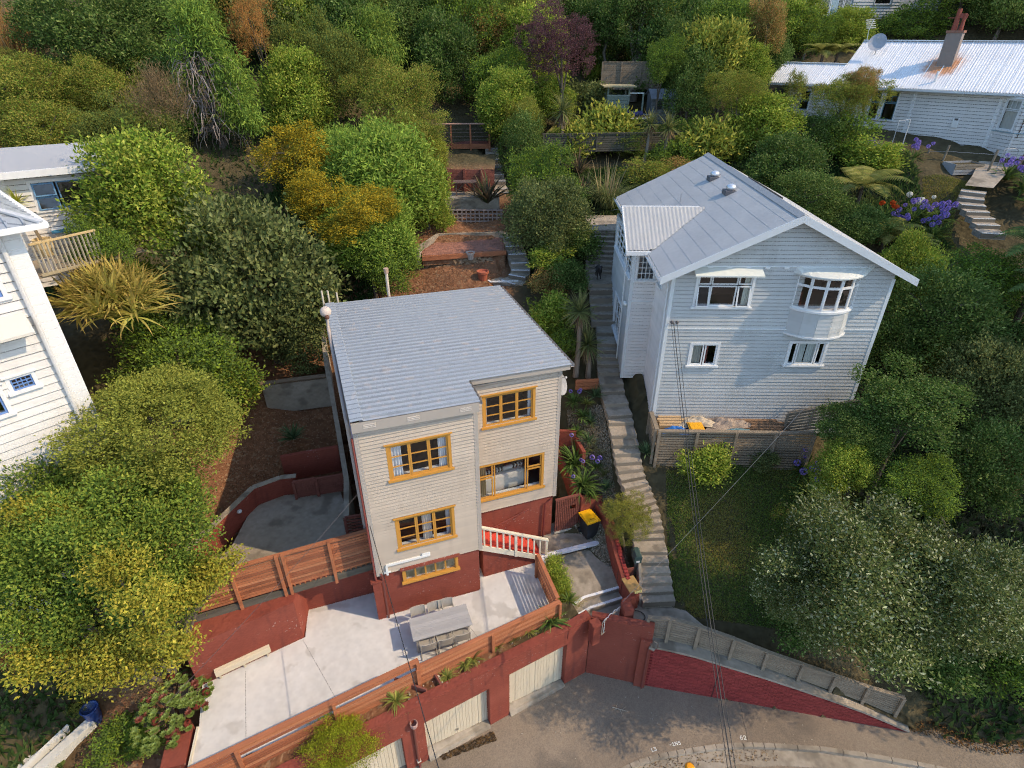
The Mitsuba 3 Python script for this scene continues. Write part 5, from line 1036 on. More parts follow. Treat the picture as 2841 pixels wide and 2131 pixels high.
part('stack', ch, M((.24, .19, .165)).box(CC, 0, .85, 0, .75, 14.7, 17.15), 'mat_paint'); part('flashing', ch, M((.36, .31, .28)).box(CC, -.06, .91, -.06, .81, 14.7, 15.32), 'mat_paint')
part('cap', ch, M((.26, .12, .08)).box(CC, -.05, .90, -.05, .80, 17.151, 17.28), 'mat_paint')
for x, r_, h_ in ((.25, .13, 1.15), (.62, .10, .9)):
    b0 = CC(x, .38, 17.28); part('pot', ch, M((.26, .06, .035)).tube([b0, b0 + [0, 0, h_ * .5], b0 + [.0, 0, h_]], [r_ * 1.25, r_, r_ * .95], 9), 'mat_paint')
part('strap', ch, M((.25, .06, .04)).beam(CC(.2, .38, 18.1), CC(.75, .38, 18.0), .1, .25).beam(CC(-.25, .38, 17.95), CC(.2, .38, 17.95), .05, .04), 'mat_paint')
sd2 = thing('satellite_dish', 'grey satellite dish on the white corrugated roof', 'satellite dish')
dc = FD(-8.35, 2.6, zd(2.6) + .75); ax = unit(-np.array(FD.ey) * .8 + np.array([.1, 0, .45])); u1 = unit(np.cross(ax, [0, 0, 1])); u2 = np.cross(ax, u1); m = M((.36, .37, .40))
m.grid(np.array([[dc + u1 * r * math.cos(t) + u2 * r * 1.1 * math.sin(t) + ax * (r * r * .5) for t in np.linspace(0, 2 * PI, 21)] for r in np.linspace(0, .55, 5)])); part('dish', sd2, m, 'mat_paint', smooth=True)
part('mast', sd2, M((.3, .3, .3)).tube([dc - ax * .05, FD(-8.35, 2.75, zd(2.75) - .05)], .03, 6).tube([dc - u2 * .45, dc + ax * .6], .02, 5), 'mat_paint')
an = thing('aerial', 'pale television aerial at the left end of the white ridge', 'aerial'); a0_ = FD(-9.5, 4.2, 16.7)
part('mast', an, M((.5, .5, .5)).tube([a0_, a0_ + [-.05, 0, .6], a0_ + [.1, 0, 1.25]], .025, 5), 'mat_paint')
for k in range(5): part('rod', an, M((.55, .55, .55)).tube([a0_ + [-.25, .1 * k, .75 + .12 * k], a0_ + [.4, .1 * k, .78 + .12 * k]], .02, 4), 'mat_paint')
solo('roof_pipe', 'short white vent pipe low on the white corrugated roof', 'pipe', M(CW).tube([FD(-3.85, .25, 14.4), FD(-3.85, .25, 15.1)], .06, 7), 'mat_paint')
# yard of house D
pdp = [(*(29.482, 36.614), 10.5), (28.4, 36.6, 10.4), (26.6, 34.4, 10.1), (25.5, 33.1, 9.9)]
m = M(); m.grid(np.array([[(28.0, 37.0, 10.55), (29.6, 36.2, 10.55)], [(26.2, 34.7, 10.2), (27.6, 34.2, 10.2)], [(24.95, 33.3, 9.92), (26.0, 32.6, 9.92)]])); struct('garden_path', m, 'concrete_old', 'concrete path from the white house to the garden steps')
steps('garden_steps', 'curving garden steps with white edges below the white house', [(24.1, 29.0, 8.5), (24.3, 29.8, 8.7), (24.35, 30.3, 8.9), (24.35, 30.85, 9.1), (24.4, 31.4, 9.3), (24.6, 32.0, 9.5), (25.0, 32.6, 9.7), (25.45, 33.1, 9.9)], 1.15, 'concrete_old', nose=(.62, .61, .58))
gr = thing('lawn', 'yellowing small lawn beside the garden steps', 'lawn', kind='stuff')
gb = thing('raised_bed', 'corrugated raised bed planter with seedlings in front of the white house', 'planter'); RB = Fr((25.7, 35.6, 0), 8)
for i in range(4): part('panel', gb, M((.30, .31, .33) if i < 2 else (.22, .19, .15)).box(RB, 0, 1.9, 0, .04, 10.0 + i * .15, 10.13 + i * .15).box(RB, 1.86, 1.9, .04, 1.0, 10.0 + i * .15, 10.13 + i * .15), 'mat_paint')
part('back', gb, M((.3, .31, .33)).box(RB, 0, 1.85, .96, 1.0, 10, 10.6).box(RB, 0, .04, .04, .95, 10, 10.6), 'mat_paint'); part('soil', gb, M().box(RB, .05, 1.84, .05, .95, 10.2, 10.5), 'soil')
fd = thing('garden_fence', 'sparse garden fence of weathered posts with netting beside the white house', 'fence')
for x, y, z, h in ((25.35, 38.0, 10.1, .95), (25.7, 36.9, 10.2, 1.25), (27.35, 35.2, 10.35, 1.1)): part('post', fd, M((.22, .18, .13)).tube([(x, y, z - .2), (x + .12, y, z + h)], .06, 6), 'mat_paint')
part('wire', fd, M((.3, .3, .3)).tube([(25.45, 38.0, 10.9), (25.8, 36.9, 11.1), (27.4, 35.2, 11.2)], .012, 4), 'mat_paint')
gt_ = thing('pipe_gate', 'thin metal pipe gate beside the raised bed', 'gate'); q0 = np.array([28.05, 35.5, 10.35])
part('frame', gt_, M((.35, .35, .36)).tube([q0, q0 + [0, 0, 1.0], q0 + [.2, .1, 1.12], q0 + [1.1, .5, 1.05], q0 + [1.35, .6, .9], q0 + [1.35, .6, .0], q0 + [0, 0, .1]], .022, 5), 'mat_paint')
pp_ = thing('gate_post', 'leaning brown gate post right of the pipe gate', 'post'); part('post', pp_, M((.24, .14, .09)).tube([(29.6, 36.0, 10.2), (29.95, 36.1, 11.6)], .08, 6), 'mat_paint')
tfm = thing('clothes_rack', 'white pipe clothes frame below the dark sash windows', 'frame'); q0, q1 = np.array((23.614, 38.899, 10.700)), np.array((24.280, 38.899, 10.700))
part('frame', tfm, M((.6, .6, .6)).tube([q0, q0 + [0, 0, 1.85], q1 + [0, 0, 1.9], q1], .03, 5), 'mat_paint')

# ================================================================ HOUSE E, far up the hill
FEE = Fr((26.1, 60.0, -4.25), ex=(1.2492, .0436, 0), ey=(-.0436, 1.2492, 0), ez=(0, 0, 1.25))
he = thing('house', 'far pale blue weatherboard house cut off by the top edge', 'house')
clad(he, FEE, sbox(-.3, 14.5, 8.7, 21.5), [(.3, 2.6, 18.2, 19.6), (4.0, 5.35, 18.85, 20.2)], .18, 'board_blue', 14.5, lip=.04, groove=.15, core_mat='board_gap_shade')
window(he, FEE, .3, 2.6, 18.2, 19.6, [(0, .3, 0, 1, 1, 1), (.32, .74, 0, 1, 1, 1), (.76, 1, 0, 1, 1, 1)], CW, frame_col=(.12, .17, .20), curt=[(.3, .6, (.3, .4, .45))])
window(he, FEE, 4.0, 5.35, 18.85, 20.2, [(0, 1, 0, 1, 1, 1)], CW, frame_col=(.13, .17, .18))
part('chimney_breast', he, M((.52, .52, .53)).box(FEE, 5.9, 7.4, -.06, 0, 14.5, 21.5), 'mat_paint'); part('drainpipe', he, M((.12, .15, .17)).box(FEE, 8.2, 8.32, -.12, -.0, 14.5, 21.5).box(FEE, 8.62, 8.74, -.04, .05, 14.5, 21.5), 'mat_paint')
part('side_wall', he, M().box(FEE, 8.58, 8.7, .12, 6, 14.5, 21.5), 'board_blue'); part('side_wall', he, M().box(FEE, -.3, -.18, .12, 6, 14.5, 21.5), 'board_blue')
part('roof', he, M((.3, .3, .31)).add(FEE.pts([(x, y, z) for x in (-.7, 9.1) for y, z in ((-.5, 21.4), (3, 23.2), (6.5, 21.4))]), [[0, 3, 4], [0, 4, 1], [1, 4, 5], [1, 5, 2]]), 'mat_paint')

# ================================================================ BACK GARDEN of the cream house
UD = Fr((-4.9, 41.0, 0), 1.5)
ud = thing('garden_deck', 'maroon stained raised deck with a cable railing up in the back garden', 'deck')
for i in range(30): part('board', ud, M().box(UD, 0, 3.5, i * .145, .135 + i * .145, 10.84, 10.90), 'timber_maroon')
part('fascia', ud, M().box(UD, 0, 3.5, -.05, -.005, 10.6, 10.90), 'timber_red')
for x in (.95, 2.2, 3.42): part('post', ud, M().box(UD, x - .05, x + .05, -.16, -.055, 10.5, 12.1), 'timber_red')
part('post', ud, M().box(UD, 3.38, 3.48, .3, .4, 10.9, 12.1), 'timber_red'); part('handrail', ud, M((.42, .25, .19)).box(UD, -.1, 3.55, -.19, .03, 12.101, 12.16), 'mat_paint')
for k in range(4): part('cable', ud, M((.2, .15, .13)).tube([UD(0, -.1, 11.15 + k * .22), UD(3.45, -.1, 11.15 + k * .22)], .012, 4), 'mat_paint')
for x in (.3, 1.8, 3.3): part('pile', ud, M((.05, .03, .03)).box(UD, x - .07, x + .07, .1, .25, 9.0, 10.8), 'mat_paint')
uw = thing('retaining_wall', 'maroon timber retaining wall behind the raised garden deck', 'wall')
for k in range(5): part('board', uw, M().box(UD, -.3, 3.2, 4.5 + k * .02, 4.56 + k * .02, 10.9 + k * .25, 11.14 + k * .25), 'timber_maroon')
for x in (.35, 1.5, 2.6): part('post', uw, M().box(UD, x, x + .14, 4.36, 4.49, 10.8, 12.2), 'timber_maroon')
RWF = Fr((-3.66, 34.9, 0), 0.5)
tw_ = thing('retaining_wall', 'maroon board retaining wall with posts behind the outdoor table', 'wall')
for k in range(6): part('board', tw_, M().box(RWF, .0, 1.95, 0, .05, 9.25 + k * .2, 9.44 + k * .2), 'timber_maroon')
for k in range(6): part('board', tw_, M().add([RWF(x, y + dy, 9.25 + k * .2 + dz) for (x, y) in ((1.97, 0), (2.65, .1)) for dy in (0, .05) for dz in (0, .19)], BT), 'timber_maroon')
for x in (-.05, .88, 1.86): part('post', tw_, M().box(RWF, x, x + .12, -.15, -.005, 9.1, 10.5), 'timber_maroon')
part('post', tw_, M((.05, .02, .018)).box(RWF, 1.45, 1.78, -.06, -.01, 9.2, 10.45), 'mat_paint') if False else None
m = M(); m.grid(np.array([[(-3.9 + 2.9 * t, 34.97 + 3.6 * s, 10.42 + .25 * s + .04 * math.sin(9 * t + 5 * s)) for t in np.linspace(0, 1, 8)] for s in np.linspace(0, 1, 8)])); struct('soil_bank', m, 'soil', 'soil heaped behind the maroon retaining wall', smooth=True)
struct('garden_patio', M().poly(W0, Polygon([(-4.2, 33.2), (-.7, 33.3), (-.8, 34.88), (-4.2, 34.88)]), 8.6, 9.22, plane='xy'), 'concrete_old', 'small patio under the outdoor table')
ot = thing('outdoor_table', 'dark wooden trestle table in front of the maroon retaining wall', 'table'); OT = Fr((-2.65, 34.15, 9.22), 4); TC = (.10, .065, .055)
for k in range(4): part('plank', ot, M(TC).box(OT, -.65, .65, -.36 + k * .18, -.19 + k * .18, .70, .745), 'mat_paint', vary=.1)
for x in (-.5, .5):
    for s in (-1, 1): part('leg', ot, M(TC).beam(OT(x, s * .3, 0), OT(x, s * .2, .70), .07, .07), 'mat_paint')
part('brace', ot, M(TC).beam(OT(-.5, 0, .15), OT(0, 0, .68), .06, .06).beam(OT(.5, 0, .15), OT(0, 0, .68), .06, .06), 'mat_paint')
lt = thing('block_screen', 'low open concrete block screen in shade below the patio', 'screen')
for k in range(13): part('upright', lt, M((.27, .21, .19)).box(W0, -3.5 + k * .24, -3.44 + k * .24, 32.4, 32.5, 8.1, 8.75), 'mat_paint')
for k in range(4): part('course', lt, M((.27, .21, .19)).box(W0, -3.5, -.5, 32.405, 32.495, 8.15 + k * .2, 8.21 + k * .2), 'mat_paint')
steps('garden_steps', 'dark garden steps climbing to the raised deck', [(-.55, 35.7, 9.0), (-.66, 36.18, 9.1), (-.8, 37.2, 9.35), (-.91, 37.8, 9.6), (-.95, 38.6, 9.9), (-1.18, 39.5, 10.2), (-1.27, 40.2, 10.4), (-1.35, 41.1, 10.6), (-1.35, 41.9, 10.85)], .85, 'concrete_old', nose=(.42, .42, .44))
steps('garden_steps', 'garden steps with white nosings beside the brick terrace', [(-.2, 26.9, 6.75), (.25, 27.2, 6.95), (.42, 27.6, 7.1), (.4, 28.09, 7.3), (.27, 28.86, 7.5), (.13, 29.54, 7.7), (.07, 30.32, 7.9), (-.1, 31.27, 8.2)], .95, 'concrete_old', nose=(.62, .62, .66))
bp0 = Polygon([(-3.92, 30.75), (-.45, 31.1), (-.32, 28.9), (-4.41, 27.95), (-4.6, 28.9)])
struct('brick_terrace', M().poly(W0, bp0, 7.2, 7.66, plane='xy'), 'soil', 'ground under the brick terrace')
bt = thing('brick_paving', 'red brick paving of the small terrace half in shade', 'paving'); bb = M()
for r_ in range(30):
    for c_ in range(22):
        x, y = -4.7 + c_ * .21 + .105 * (r_ % 2), 28.0 + r_ * .108
        if bp0.contains(sbox(x, y, x + .2, y + .1)): bb.box(W0, x, x + .2, y, y + .1, 7.6, 7.685 + jit.uniform(-.004, .004), np.array((.30, .135, .095)) * jit.uniform(.75, 1.2))
part('brick', bt, bb, 'mat_paint', kind='stuff')
part('front_beam', bt, M().beam((-4.42, 27.9, 7.58), (-.3, 28.82, 7.58), .12, .22), 'timber_red')
bc = thing('terrace_kerb', 'pale concrete kerb wall round the back of the brick terrace', 'kerb wall'); m = M()
for a, b_ in (((-4.62, 28.0), (-4.6, 28.9)), ((-4.6, 28.9), (-3.95, 30.85)), ((-3.95, 30.85), (-.4, 31.2))): wall_line(m, a, b_, 7.2, 7.95, .14)
part('face', bc, m, 'concrete_old')
rwk = thing('rock_wall', 'dry stone bank of broken brown rocks below the brick terrace', 'rock wall')
rr = np.random.default_rng(12)
for i in range(230):
    t, s = rr.uniform(), rr.uniform()
    c0 = np.array([-4.5 + 3.6 * t, 28.35 - .25 * s + .2 * t - .0, 6.75 + .72 * (1 - s) * (1 - .45 * max(0, t - .6))])
    v = m3.Manifold.hull_points(rr.normal(size=(9, 3)) * np.array([.10, .06, .07]) * rr.uniform(.6, 1.3) + c0).to_mesh()
    part('rock', rwk, M(np.array((.23, .155, .095)) * rr.uniform(.6, 1.35)).add(np.array(v.vert_properties)[:, :3], np.array(v.tri_verts)), 'mat_paint')
struct('rock_bank', M().add([(-4.6, 28.5, 7.55), (-.4, 28.9, 7.5), (-.3, 28.1, 6.6), (-4.7, 28.0, 6.6)], [[0, 1, 2], [0, 2, 3]]), 'soil')
gp_ = Polygon([(-6.4, 29.2), (-5.2, 28.3), (-3.3, 27.7), (-1.0, 27.1), (.5, 26.6), (.8, 27.2), (-1.7, 27.9), (-3.4, 28.25), (-4.7, 28.75), (-6.0, 30)])
m = M(); m.poly(W0, gp_, 6.3, 6.72, plane='xy'); struct('garden_path', m, 'concrete_old', 'narrow concrete garden path below the rock bank')
for pts in ([(-5.1, 28.25, 6.76), (-4.72, 28.05, 6.76), (-4.66, 28.75, 6.78)], [(-3.38, 28.24, 6.76), (-3.28, 27.7, 6.76)], [(-1.75, 27.9, 6.76), (-1.6, 27.3, 6.76)], [(-1.2, 27.2, 6.75), (-1.05, 26.95, 6.74), (.3, 27.0, 6.75)]):
    m = M((.68, .68, .68))
    for a, b_ in zip(pts[:-1], pts[1:]): m.beam(a, b_, .09, .05)
    solo('path_edge', 'white painted edge on the garden path, ' + {-5.1: 'the leftmost, L shaped', -3.38: 'second from the left', -1.75: 'just left of the terracotta pot', -1.2: 'long one right of the terracotta pot'}[pts[0][0]], 'path edge', m, 'mat_paint', 'white painted edges on the garden path')
def pot(o, s, col, lab):
    k = thing('plant_pot', lab, 'pot'); part('pot', k, M(col).lathe(o, [(0, 0), (.19 * s, 0), (.26 * s, .40 * s), (.30 * s, .40 * s), (.30 * s, .5 * s), (.25 * s, .5 * s), (.23 * s, .42 * s), (0, .4 * s)], 14), 'mat_paint'); return k
pot(np.array([-1.42, 27.15, 6.72]), 1.0, (.38, .11, .06), 'terracotta pot on the garden path behind the ribbed roof')
pot(np.array([-2.08, 28.45, 7.35]), .75, (.42, .36, .32), 'pale pot on the edge of the rock bank')

# ================================================================ NEIGHBOUR'S LAWN beyond, upper right of centre
lf = thing('retaining_fence', 'long dark slatted timber retaining fence below the far lawn', 'fence')
slat_fence(lf, (1.9, 39.0), (13.8, 40.0), 10.7, 11.75, 7, 8, .10, 'timber_dark', cap=(.14, .05))
struct('far_lawn', M().poly(W0, Polygon([(1.9, 39.1), (14, 40.1), (14.5, 50), (4, 50)]), 10.9, 11.62, plane='xy'), 'lawn_ground', 'terraced lawn behind the retaining fence')
bf = thing('board_fence', 'tan board fence at the back of the far lawn', 'fence')
slat_fence(bf, (6.5, 48.0), (10.7, 48.0), 13.6, 15.35, 3, 13, .125, 'timber_grey', cap=(.1, .05), post_side=-1)
ck = thing('playhouse', 'green grey playhouse with a thin flat roof on the far lawn', 'playhouse'); PH = Fr((6.3, 44.0, 0), 0); PC = (.16, .20, .17)
for i in range(7): part('board', ck, M(PC).box(PH, .2, 1.65, 0, .03, 11.62 + i * .27, 11.87 + i * .27), 'mat_paint', vary=.06)
part('roof', ck, M((.36, .30, .17)).box(PH, -.2, 2.0, -.5, 1.6, 14.05, 14.12), 'mat_paint'); part('rail', ck, M((.22, .26, .24)).box(PH, .15, 1.7, -.03, .06, 13.48, 13.56), 'mat_paint')
for x, y in ((.2, .02), (1.62, .02), (.2, 1.4), (1.62, 1.4), (2.6, .05)): part('post', ck, M(PC).box(PH, x - .05, x + .05, y + .01, y + .1, 11.5, 14.04 if x < 2 else 13.7), 'mat_paint')
part('beam', ck, M((.5, .55, .56)).box(PH, 1.7, 2.62, .03, .1, 13.62, 13.7), 'mat_paint'); part('side', ck, M(PC).box(PH, .2, .24, .1, 1.5, 11.62, 13.5).box(PH, 1.6, 1.64, .1, 1.4, 11.62, 13.5), 'mat_paint')
sh = thing('garden_shed', 'small grey shed in deep shade on the far lawn', 'shed'); SHF = Fr((9.7, 45.0, 0), 0)
for i in range(7): part('board', sh, M((.17, .18, .19)).box(SHF, 0, 1.7, 0, .04, 11.62 + i * .24, 11.84 + i * .24), 'mat_paint', vary=.05)
part('wall', sh, M((.15, .16, .17)).box(SHF, 0, .05, .05, 1.6, 11.6, 13.5).box(SHF, 1.65, 1.7, .05, 1.6, 11.6, 13.5).box(SHF, .06, 1.64, 1.55, 1.6, 11.6, 13.7), 'mat_paint'); part('window', sh, M((.03, .03, .035)).box(SHF, .3, .75, -.02, -.003, 12.6, 13.1), 'mat_gloss')
part('roof', sh, M((.22, .23, .26)).add(SHF.pts([(x, y, z - d) for x in (-.1, 1.8) for y, z in ((-.35, 13.28), (.9, 13.8)) for d in (.05, 0)]), BT).add(SHF.pts([(x, y, z - d) for x in (-.1, 1.8) for y, z in ((.9, 13.8), (1.9, 13.4)) for d in (.05, 0)]), BT), 'mat_paint')
tp = thing('trampoline', 'round trampoline with pale rim on the far lawn', 'trampoline'); tc = np.array([8.1, 43.0, 12.35])
ring = [tc + [1.35 * math.cos(t), 1.35 * math.sin(t), 0] for t in np.linspace(0, 2 * PI, 25)]
part('rim', tp, M((.42, .42, .42)).tube(ring, .05, 5, cap=False), 'mat_paint'); part('mat', tp, M((.07, .045, .05)).fan([tc + [1.25 * math.cos(t), 1.25 * math.sin(t), .02] for t in np.linspace(0, 2 * PI, 24, endpoint=False)]), 'mat_paint')
for t in (.3, 1.6, 2.9, 4.2, 5.4): part('leg', tp, M((.35, .35, .35)).tube([tc + [1.33 * math.cos(t), 1.33 * math.sin(t), 0], tc + [1.33 * math.cos(t), 1.33 * math.sin(t), -.75]], .03, 5), 'mat_paint')
cv = thing('folded_cover', 'folded dark blue cover lying on the trampoline', 'cover')
cm = rbox(W0, 7.75, 8.75, 42.7, 43.3, 12.38, 12.66, .1); part('cover', cv, M((.035, .035, .12)).add(*cm), 'mat_paint', smooth=True); cm = rbox(W0, 7.7, 8.4, 42.6, 43.1, 12.38, 12.58, .09); part('fold', cv, M((.05, .05, .16)).add(*cm), 'mat_paint', smooth=True)
tcl = thing('clothes_line', 'T shaped clothes line post in the shaded yard', 'clothes line'); q = np.array([14.6, 40.5, 11.0]); part('post', tcl, M((.2, .2, .2)).tube([q, q + [0, 0, 1.7]], .05, 6), 'mat_paint'); part('arm', tcl, M((.32, .33, .33)).beam(q + [-1, 0, 1.7], q + [1, 0, 1.72], .07, .07), 'mat_paint')

# ================================================================ PLANTS: builders
def ring_blobs(rng, R, k, br, regular=False):
    b = []; lob = rng.uniform(0, 2 * PI, 3)
    for i in range(k):
        f = (i + .5) / k; ph = i * 2.39996 + rng.uniform(-.4, .4); z = 1 - 1.75 * f; s = math.sqrt(max(0, 1 - z * z))
        r = R * (rng.uniform(.66, .82) if regular else rng.uniform(.38, .92) * (1 + .16 * math.sin(2 * ph + lob[0]) + .12 * math.sin(3 * z + lob[1])))
        p = np.array([math.cos(ph) * s, math.sin(ph) * s, z]) * r
        b.append([*p, R * br * (rng.uniform(.8, 1.2) if regular else rng.uniform(.5, 1.3))])
    b.append([0, 0, -.15 * R, R * .45])
    return np.array(b)
LEAF = np.array([2.15, 2.03, 1.42])
def leaves(rng, blobs, n, L, W, pal, out=.6, up=.25, droop=0.0, spread=.8, deep=.35, tint=.16, bright=.25, spray=14, sr=.20, shoots=90, shoot_len=1.6):
    """n leaf-shaped faces over the outer parts of the blobs: (vertices, faces, colours)."""
    pal = np.asarray(pal, float)
    ns = max(60, int(n / spray)); w = blobs[:, 3] ** 2; bi = rng.choice(len(blobs), ns, p=w / w.sum()); c, r = blobs[bi, :3], blobs[bi, 3]
    d = rng.normal(size=(ns, 3)); d[:, 2] += .35; d /= np.linalg.norm(d, axis=1, keepdims=True)
    p = c + d * (r * (1 + .12 * rng.random(ns) - deep * rng.random(ns) ** 2))[:, None]
    keep = np.ones(ns, bool)
    for j in range(len(blobs)): keep &= (np.linalg.norm(p - blobs[j, :3], axis=1) > .75 * blobs[j, 3]) | (bi == j)
    keep |= rng.random(ns) < .12
    p, d, bi = p[keep], d[keep], bi[keep]; rep = int(round(n / max(1, len(p)))) if len(p) * spray < n * .7 else spray
    si = np.repeat(np.arange(len(p)), max(4, min(rep, spray * 2))); st = rng.uniform(-tint, tint, (len(p), 1)) + rng.uniform(-tint, tint, (len(blobs), 1))[bi]
    if shoots:  # long outer shoots that break the outline
        k0 = rng.choice(len(p), shoots); dirs = d[k0] * .8 + np.array([0, 0, .35]) + rng.normal(size=(shoots, 3)) * .35; dirs /= np.linalg.norm(dirs, axis=1, keepdims=True)
        ext = p[k0][:, None] + dirs[:, None] * (np.linspace(0, 1, 4)[None, :, None] * rng.uniform(.12, .42, (shoots, 1, 1)) * shoot_len)
        base_n = len(p); p = np.vstack([p, ext.reshape(-1, 3)]); d = np.vstack([d, np.repeat(dirs, 4, 0)]); bi = np.concatenate([bi, np.repeat(bi[k0], 4)]); st = np.vstack([st, np.repeat(st[k0], 4, 0)])
        si = np.concatenate([si, np.repeat(np.arange(base_n, len(p)), 5)])
    n = len(si); q = rng.normal(size=(n, 3)) * np.array([1, 1, .75]) * sr * L * 6.5 / 1.1
    p, d, bi = p[si] + q - d[si] * (np.abs(rng.normal(size=(n, 1))) * sr * L * 4), d[si] + q / (L * 4), bi[si]; d /= np.linalg.norm(d, axis=1, keepdims=True)
    g = p / (np.linalg.norm(p, axis=1, keepdims=True) + 1e-9)
    o = d * .6 + g * .4
    a = o * out + rng.normal(size=(n, 3)) * spread * .6 + np.array([0, 0, up - droop]); a /= np.linalg.norm(a, axis=1, keepdims=True)
    nn = o * .7 + np.array([0, 0, .55]) + rng.normal(size=(n, 3)) * .45
    s = np.cross(a, nn); s /= np.linalg.norm(s, axis=1, keepdims=True) + 1e-9
    nz = np.cross(s, a)
    l = L * rng.uniform(.65, 1.3, n)[:, None]; wd = W * rng.uniform(.7, 1.25, n)[:, None]
    v = np.stack([p - a * l * .5, p + s * wd * .5 + nz * wd * .18 - a * l * .02, p + a * l * .5 - np.array([0, 0, 1]) * l * droop * .2, p - s * wd * .5 + nz * wd * .18 - a * l * .02], 1).reshape(-1, 3)
    i = np.arange(n) * 4
    f = np.vstack([np.stack([i, i + 1, i + 2], 1), np.stack([i, i + 2, i + 3], 1)])
    col = pal[(rng.integers(0, len(pal), len(st))[si] * (rng.random(n) < .5) + rng.integers(0, len(pal), n)) % len(pal)] * rng.uniform(1 - bright, 1 + bright, (n, 1)) * (1 + st[si]) * LEAF
    return v, f, np.repeat(np.clip(col, 0, 1), 4, 0)
def blades(rng, n, L, W, pal, elev=(15, 85), bend=1.1, seg=5, base=(0, 0, 0), r0=.06, tip=None):
    """Strap leaves arching out of one point."""
    pal = np.asarray(pal, float); V, F, C = [], [], []; t = np.linspace(0, 1, seg + 1)
    for i in range(n):
        az = rng.uniform(0, 2 * PI); el = math.radians(rng.uniform(*elev)); l = L * rng.uniform(.6, 1.1); e = el - bend * rng.uniform(.4, 1.1) * t ** 1.3
        st = l / seg; h = np.concatenate([[0], np.cumsum(np.cos(e[:-1]) * st)]) + r0 * rng.random(); z = np.concatenate([[0], np.cumsum(np.sin(e[:-1]) * st)])
        az2 = az + rng.uniform(-.25, .25) * t
        P = np.stack([np.cos(az2) * h, np.sin(az2) * h, z], 1) + base
        s = np.array([-math.sin(az), math.cos(az), rng.uniform(-.4, .4)]); w = W * (np.sin(PI * (.18 + .82 * t)) + .02) * rng.uniform(.7, 1.2)
        V.append(np.stack([P + s * w[:, None] / 2, P - s * w[:, None] / 2], 1).reshape(-1, 3)); k = i * (seg + 1) * 2
        for j in range(seg): F += [[k + 2 * j, k + 2 * j + 1, k + 2 * j + 3], [k + 2 * j, k + 2 * j + 3, k + 2 * j + 2]]
        c = pal[rng.integers(0, len(pal))] * rng.uniform(.7, 1.3); cc = np.repeat(c[None], seg + 1, 0)
        if tip is not None: cc = cc * (1 - t[:, None] ** 2) + np.asarray(tip) * t[:, None] ** 2 * rng.uniform(.5, 1.2)
        C.append(np.repeat(cc, 2, 0))
    return np.vstack(V), np.array(F), np.clip(np.vstack(C) * 1.3, 0, 1)
def merge(*parts):
    V, F, C, k = [], [], [], 0
    for v, f, c in parts: V.append(v); F.append(np.asarray(f) + k); C.append(c); k += len(v)
    return np.vstack(V), np.vstack(F), np.vstack(C)
def group_of(name, vfc):
    scene['proto_' + name] = {'type': 'shapegroup', 'foliage': mikit.ply((vfc[0], vfc[1]), 'mat_leaf', smooth=False, color=vfc[2])}
G1, G2, G3 = (.115, .165, .030), (.080, .130, .028), (.150, .190, .045)
D1, D2, D3 = (.034, .064, .022), (.050, .085, .028), (.070, .105, .040)
O1, O2 = (.130, .135, .036), (.098, .110, .032)
